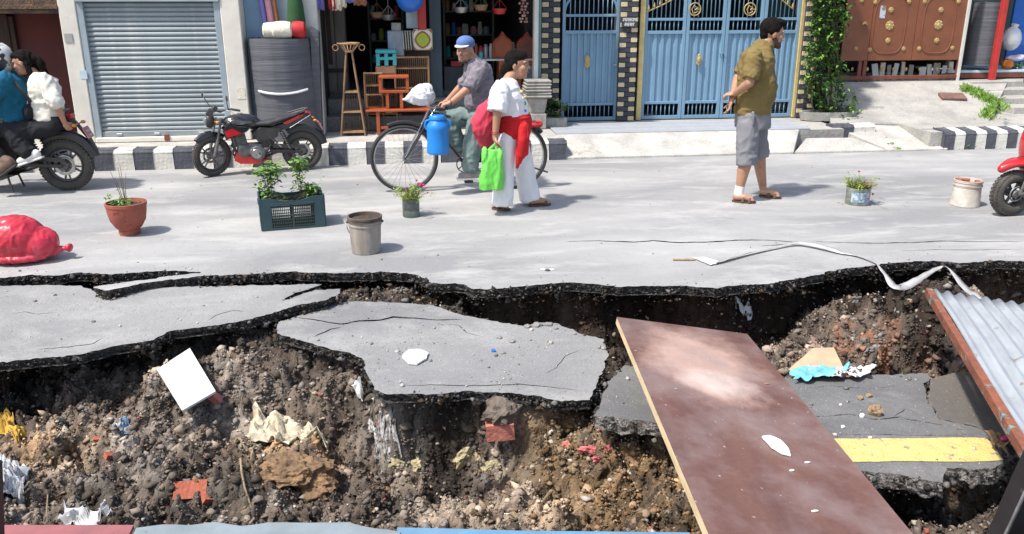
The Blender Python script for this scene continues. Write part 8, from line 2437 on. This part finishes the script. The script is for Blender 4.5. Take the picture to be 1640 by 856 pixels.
    for s in (-1, 1): P('stand_leg', lambda b, s=s: b.tube([(-.05, .12 * s, .26), (-.10, .16 * s, .03)], .012, 6), M['moto_blk'])
    P('cooling_fins', lambda b: [b.box((.225 + .004 * i, 0, .45 + .022 * i), (.19, .21, .007), (0, .2, 0)) for i in range(8)], M['alloy'], smooth=False)
    P('frame', lambda b: (b.tube([(.47, 0, .84), (.36, 0, .60), (.30, 0, .30), (.05, 0, .22), (-.22, 0, .28), (-.25, 0, .60), (-.1, 0, .70), (.45, 0, .80)], .020, 8), b.tube([(-.22, .08, .62), (-.72, .07, .80)], .014, 8), b.tube([(-.22, -.08, .62), (-.72, -.07, .80)], .014, 8)), M['moto_blk'])
    for s in (-1, 1):
        P('swingarm', lambda b, s=s: b.tube([(-.2, .10 * s, .34), (rx, .11 * s, R_)], [.030, .022], 8, flat=((0, 1, 0), .55)), M['moto_blk'])
        P('shock_absorber', lambda b, s=s: (b.tube([(-.50, .13 * s, .34), (-.36, .12 * s, .66)], .014, 8), [b.torus(Vector((-.48, .13 * s, .38)).lerp(Vector((-.38, .12 * s, .62)), i / 9), .026, .006, 'z', 12, 5) for i in range(10)]), M['moto_blk'])
    P('chain_guard', lambda b: b.prism([(-.22, .40), (-.68, .36), (-.74, .34), (-.70, .40), (-.25, .46)], .13, .145, axis='y'), M['moto_blk'], smooth=False, bevel=.004)
    P('exhaust_pipe', lambda b: b.tube([(.30, -.06, .45), (.36, -.10, .30), (.25, -.14, .20), (-.10, -.17, .22)], .020, 10), M['alloy'])
    P('silencer', lambda b: b.tube([(-.10, -.17, .22), (-.16, -.18, .25), (-.60, -.21, .40), (-.64, -.21, .41)], [.028, .050, .055, .04], 16), M['chrome'])
    P('belly_pan', lambda b: b.prism([(.34, .24), (.30, .34), (.0, .24), (-.16, .22), (.02, .17), (.26, .18)], -.13, .13, axis='y'), accent, smooth=False, bevel=.01)
    P('gear_cover', lambda b: b.lathe([(0, .155), (.07, .155), (.085, .14), (.09, .10)], (.02, 0, .32), 18, 'y'), M['chrome'])
    return t
YM = 9.35
mr = on(107, 273, YM)
moto = motorcycle('black motorcycle ridden by two people at the left edge of the photo', (mr.x - .60, YM, 0), PI, M['moto_blk'], .90)
# parked one
pf, pr = at(347, 272), at(480, 268)
pk = motorcycle('black and red motorcycle parked at the kerb in front of the foam roll', ((pf.x + pr.x) / 2 + .05, 10.02, 0), PI + .24, M['moto_red'], .76, steer=.45)

# ---------------------------------------------------------------- pillion passenger and rider
root, J = person('young woman in a white shirt riding pillion at the left', 80, 300, YM)
k = 1 / 141.0
mb = MB(); hc = J(36, 101, 0); HR = rotm(PI + .12, .22)
head(mb, hc, HR, .98, True)
limb(mb, [J(46, 110), J(62, 126)], [.048, .06])
loft(mb, [(J(68, 126), .08, .14), (J(72, 150), .10, .15), (J(80, 190), .12, .15)])
sA, eA, wA = J(72, 130, -.16), J(90, 166, -.22), J(103, 196, -.14)
limb(mb, [sA, eA, wA], [.05, .038, .025]); hand(mb, wA, (.35, .25, -.9), (-.3, .8, 0), 1, 1.0, .92)
sB, eB, wB = J(68, 130, .16), J(60, 166, .24), J(40, 185, .18)
limb(mb, [sB, eB, wB], [.05, .038, .025]); hand(mb, wB, (-1, -.3, 0), (0, -1, -.2), 1, .9, .92)
vox('body', mb, .0075, M['skin2'], root, 1)
face_parts(root, hc, HR, .98)
hair_shell('hair', root, hc, HR, .98, [((-.022, 0, .045), (.100, .083, .088)), ((-.055, 0, .0), (.07, .076, .075)), ((-.11, 0, .01), (.06, .05, .05)), ((-.16, 0, -.05), (.045, .045, .085)), ((-.165, 0, -.14), (.035, .04, .09)), ((-.10, -.05, -.12), (.03, .03, .11)), ((-.05, .075, -.10), (.03, .022, .12)), ((-.05, .08, -.2), (.026, .02, .1)), ((.04, 0, .085), (.045, .06, .03))], seed=12)
mb = MB()
loft(mb, ell(J, [(63, 116, 8, .075, 0), (65, 121, 13, .12, 0), (69, 130, 18, .165, 0), (71, 145, 21, .175, 0), (72, 160, 22, .17, 0), (75, 178, 23, .17, 0), (80, 194, 21, .175, 0)], k), e=.88)
for s_, e_ in ((sA, eA), (sB, eB)): limb(mb, [s_, s_.lerp(e_, .92)], [.078, .082])
vox('shirt', mb, .011, M['creamcotton'], root, 2, (.014, 8, (1, 1, 1)), 70)
kA, aA = J(17, 213, -.2), J(44, 244, -.22); kB, aB = J(17, 213, .2), J(44, 244, .22)
mb = MB(); loft(mb, ell(J, [(82, 184, 19, .165, 0), (84, 196, 21, .18, 0), (84, 208, 19, .17, 0)], k), e=.9)
for kk, aa, sd in ((kA, aA, -1), (kB, aB, 1)): limb(mb, [J(80, 203, .1 * sd), kk, aa], [.105, .088, .085], 18)
vox('trousers', mb, .011, M['blackcl'], root, 2, (.014, 8, (1, 1, 1)), 74)
for aa, sd in ((aA, -1), (aB, 1)): shoe('shoe', root, aa, J(62, 254, .24 * sd), J(33, 264, .24 * sd), M['shoe_white'])

root, J = person('motorcycle rider in a blue shirt and patterned helmet cut off by the left edge', 10, 300, YM)
mb = MB(); hc = J(-6, 94, 0); HR = rotm(PI, .1)
head(mb, hc, HR, 1.0); limb(mb, [J(0, 106), J(8, 118)], [.058, .07])
loft(mb, [(J(12, 122), .09, .16), (J(16, 150), .12, .165), (J(24, 192), .13, .15)])
for sd in (-1, 1):
    s_, e_, w_ = J(8, 126, .19 * sd), J(-22, 165, .3 * sd), J(-55, 172, .36 * sd)
    limb(mb, [s_, e_, w_], [.055, .045, .03]); hand(mb, w_, (-1, 0, -.1), (0, 0, -1), sd, 1.1, 1.0)
vox('body', mb, .0085, M['skin'], root, 1)
face_parts(root, hc, HR, 1.0)
M['helmet'] = mat('patterned_helmet', (0.55, 0.55, 0.52), (0.03, 0.03, 0.035), rough=.25, scale=7, detail=2, lo=.49, hi=.51)
mb = MB(); mb.ball(hc + Vector((.012, 0, .03)), (.150, .13, .135), 26, 18); mb.ball(hc + Vector((.03, 0, -.05)), (.12, .115, .09), 20, 12); hm = vox('helmet', mb, .009, M['helmet'], root, 1)
mb = MB(); mb.ball(hc + Vector((-.055, 0, .01)), (.095, .115, .065), 18, 12); mb.build('visor', M['moto_gloss'], hm, smooth=True)
mb = MB()
loft(mb, ell(J, [(8, 114, 10, .09, 0), (9, 119, 16, .14, 0), (12, 128, 22, .20, 0), (15, 145, 26, .205, 0), (19, 162, 27, .20, 0), (23, 178, 26, .19, 0), (26, 194, 24, .19, 0)], k), e=.88)
for sd in (-1, 1): limb(mb, [J(8, 128, .19 * sd), J(-16, 158, .28 * sd)], [.088, .08])
vox('shirt', mb, .011, M['blueshirt'], root, 2, (.016, 8, (1, 1, 1)), 80)
mb = MB(); mb.tube([J(8, 117, -.16), J(30, 140, -.225), J(47, 160, -.19), J(49, 172, -.10)], .018, 6, flat=((0, 1, 0), .4)); mb.build('bag_strap', M['black'], root, smooth=True)
mb = MB(); mb.ball(J(48, 180, -.12), (.05, .10, .085), 14, 10); mb.build('shoulder_bag', M['blackcl'], root, smooth=True)
mb = MB(); loft(mb, ell(J, [(26, 186, 20, .17, 0), (28, 198, 22, .18, 0), (28, 208, 20, .17, 0)], k), e=.9)
for sd in (-1, 1): limb(mb, [J(26, 203, .1 * sd), J(-38, 212, .24 * sd), J(2, 250, .23 * sd)], [.105, .085, .07], 18)
vox('trousers', mb, .012, M['blackcl'], root, 2, (.012, 8, (1, 1, 1)), 84)
for sd in (-1, 1): shoe('boot', root, J(6, 256, .25 * sd), J(22, 268, .27 * sd), J(-6, 288, .27 * sd), M['boot'], 1.25)

# ---------------------------------------------------------------- red scooter, right edge
YC = 7.12
fw = on(1614, 311, YC)
Rw = .215
sc = thing('scooter', 'red motor scooter with a chunky front tyre entering at the right edge', 'scooter', (fw.x + .62, YC, 0), PI + .08)
def P(name, fn, m, par=sc, smooth=True, bevel=0.0): mb = MB(); fn(mb); return mb.build(name, m, par, smooth=smooth, bevel=bevel)
for x in (.62, -.62):
    wh = P('wheel', lambda b: b.torus((0, 0, 0), Rw - .055, .055, 'y', 40, 12, w=1.05), M['moto_tyre'])
    wh.location = (x, 0, Rw)
    def tr(b):
        for i in range(34):
            a = i * 2 * PI / 34
            for s in (-1, 0, 1):
                aa = a + (.05 if s else 0); rr = Rw - .003 - abs(s) * .016
                b.box((math.cos(aa) * rr, s * .034, math.sin(aa) * rr), (.016, .026, .026), Matrix.Rotation(-aa, 3, 'Y'))
    P('tread', tr, M['moto_tyre'], wh, False)['kind'] = 'stuff'
    P('rim', lambda b: (b.torus((0, 0, 0), Rw - .108, .012, 'y', 36, 8, w=2.5), b.tube([(0, -.05, 0), (0, .05, 0)], .04, 16), [b.tube([(0, 0, 0), ((Rw - .115) * math.cos(a), 0, (Rw - .115) * math.sin(a))], .014, 6) for a in [i * 2 * PI / 6 for i in range(6)]]), M['moto_blk'], wh)
    P('brake', lambda b: (b.torus((0, .05, 0), .065, .008, 'y', 24, 5), b.lathe([(0, .06), (.03, .06), (.04, .05)], (0, 0, 0), 14, 'y')), M['alloy'], wh)
P('suspension_link', lambda b: (b.tube([(.62, .07, Rw), (.52, .08, Rw + .02), (.50, .08, .42)], [.02, .022, .02], 8), b.tube([(.60, .075, Rw + .01), (.55, .08, .42)], .014, 8)), M['alloy'])
mb = MB()
for i in range(20):
    a = R(52) + R(95) * i / 19
    c = Vector((.60 + (Rw + .07) * math.cos(a), 0, Rw + .03 + (Rw + .05) * math.sin(a)))
    mb.ball(c, (.045, .04 + .075 * min(1, i / 7), .040), 12, 8, Matrix.Rotation(-a + PI / 2, 3, 'Y'))
vox('front_fender', mb, .01, M['moto_red'], sc, 2)
mb = MB(); mb.ball((.46, 0, .66), (.10, .17, .26), 18, 14); mb.ball((.40, 0, .95), (.11, .13, .10), 16, 12); mb.ball((.44, 0, .42), (.09, .14, .14), 16, 12)
vox('front_apron', mb, .013, M['moto_red'], sc, 2)
P('horn_cover', lambda b: b.box((.56, 0, .50), (.05, .13, .10)), M['moto_blk'], smooth=False, bevel=.01)
P('headlight', lambda b: b.ball((.50, 0, .97), (.05, .09, .065), 14, 10), M['glass'])
P('handlebar', lambda b: b.tube([(.30, -.34, 1.04), (.38, -.1, 1.0), (.38, .1, 1.0), (.30, .34, 1.04)], .016, 8), M['moto_blk'])
for s in (-1, 1):
    m_ = P('mirror', lambda b, s=s: (b.tube([(.36, .2 * s, 1.02), (.38, .3 * s, 1.2)], .007, 6), b.ball((.38, .31 * s, 1.22), (.018, .06, .045), 12, 8)), M['moto_blk'])
P('floorboard', lambda b: b.bx(-.15, .40, -.17, .17, .24, .30), M['moto_blk'], smooth=False, bevel=.02)
mb = MB(); mb.ball((-.42, 0, .50), (.40, .17, .20), 22, 14); mb.ball((-.62, 0, .60), (.24, .14, .14), 18, 12); vox('rear_body', mb, .015, M['moto_red'], sc, 2)
mb = MB(); mb.ball((-.35, 0, .74), (.38, .15, .06), 22, 12); vox('seat', mb, .015, M['seat_v'], sc, 1)
P('tail_light', lambda b: b.ball((-.86, 0, .62), (.03, .08, .04), 12, 8), M['tail_red'])
P('exhaust', lambda b: b.tube([(-.3, -.18, .26), (-.8, -.2, .32)], [.04, .055], 14), M['alloy'])
# ---- more goods in the two shops and worn marks on the road
random.seed(99)
M['alu'] = mat('aluminium_pot', (0.42, 0.42, 0.42), (0.3, 0.3, 0.3), rough=.35, metal=.6)
mats_ = [M['alu'], M['red_paint'], M['turq'], M['card'], M['cream_cl'], M['blue_pl'], M['cane'], M['lime'], M['pink_cl'], M['grey_box']]
nm_ = ['aluminium', 'red', 'turquoise', 'brown', 'cream', 'blue', 'cane', 'lime green', 'pink', 'grey']
def shelf_unit(label, px0, px1, pyb, Y, n, zt, what):
    x0, x1 = sx(px0, 60, Y), sx(px1, 60, Y); zb = FZ
    t = thing('shelf_unit', label, 'shelf', (x0, Y, zb)); zs_ = [zt * (i + 1) / n for i in range(n)]
    for z in zs_: mb = MB(); mb.bx(0, x1 - x0, 0, .3, z - .02, z); mb.build('board', M['grey_wood'], t)
    for x in (0, x1 - x0): mb = MB(); mb.bx(x - .015, x + .015, 0, .3, 0, zt + .25); mb.build('upright', M['grey_wood'], t)
    for i, z in enumerate(zs_):
        x = .06; prev = None; used = set()
        while x < x1 - x0 - .06:
            w = random.uniform(.035, .06); h = random.uniform(.08, .2); q = random.choice([c_ for c_ in range(len(mats_)) if c_ != prev and (prev, c_) not in used]); used.add((prev, q))
            mb = MB(); mb.lathe([(0, 0), (w * .8, 0), (w, h * .3), (w * random.uniform(.6, 1), h * .85), (w * .7, h), (0, h)], n=12)
            o = mb.build('pot', mats_[q], None, smooth=True, angle=.6); o.location = (x0 + x, Y + .12, zb + z)
            tag(o, '%s pot %s, %s shelf %s' % (nm_[q], 'standing leftmost' if prev is None else 'right of the %s one' % nm_[prev], ['lowest', 'middle', 'top'][i], what), 'pot', 'pots on the shop shelves'); x += 2 * w + random.uniform(.0, .03); prev = q
shelf_unit('dim shelf unit with pots at the back of the first shop', 592, 646, 150, 13.9, 3, 1.0, 'in the first shop')
shelf_unit('dim shelf unit with pots behind the cyclist', 712, 790, 150, 14.2, 3, 1.1, 'behind the cyclist')
for i, (px, py, m, l) in enumerate(((604, 20, M['cane'], 'cane basket hanging left in the first shop'), (622, 24, M['alu'], 'aluminium pan hanging in the first shop'), (770, 8, M['cane'], 'round cane basket hanging in the second shop'), (800, 14, M['red_paint'], 'red bucket hanging in the second shop'), (738, 12, M['alu'], 'aluminium pan hanging above the cyclist'))):
    prop('hanging_basket' if m is M['cane'] else 'hanging_pan', l, 'basket' if m is M['cane'] else 'pan', px, py, 12.0, lambda b: (b.lathe([(0, -.08), (.07, -.07), (.10, 0), (.095, 0), (.06, -.06), (0, -.07)], n=16), b.tube([(0, 0, 0), (0, 0, .6)], .003, 4), b.tube([(-.1, 0, 0), (0, 0, .12), (.1, 0, 0)], .004, 4)), m)
M['oil'] = mat('oil_stain', (0.17, 0.17, 0.172), (0.22, 0.22, 0.22), rough=.6, scale=9)
# posters and scraps stuck beside the shutter
for i, (px, py, w, h, m) in enumerate(((386, 150, .05, .07, M['cream_cl']), (134, 120, .04, .05, M['pale_blue']))):
    c = on(px, py, YL); mb = MB(); mb.bx(-w, w, -.003, 0, -h, h); o = mb.build('poster', m, None); o.location = (c.x, YL - .001, c.z); tag(o, ['small faded cream notice on the right cream pillar', 'small pale blue notice on the left cream pillar'][i], 'notice')
# the full red bag
mb = MB(); mb.ball((-.05, 0, .20), (.25, .22, .20), 30, 20); mb.ball((.12, 0, .15), (.18, .17, .145), 24, 14); mb.ball((-.02, 0, .06), (.27, .21, .06), 24, 12); limb(mb, [(.24, 0, .08), (.32, -.01, .095), (.37, 0, .10)], [.055, .022, .034], 12)
o = vox('bag_body', mb, .009, M['red_bag'], rb, 1, (.010, 8.5, (1.2, 1, .8)), 91); rb.scale = (.92, .92, .92)
for v in o.data.vertices:
    if v.co.z < .012: v.co.z = .005
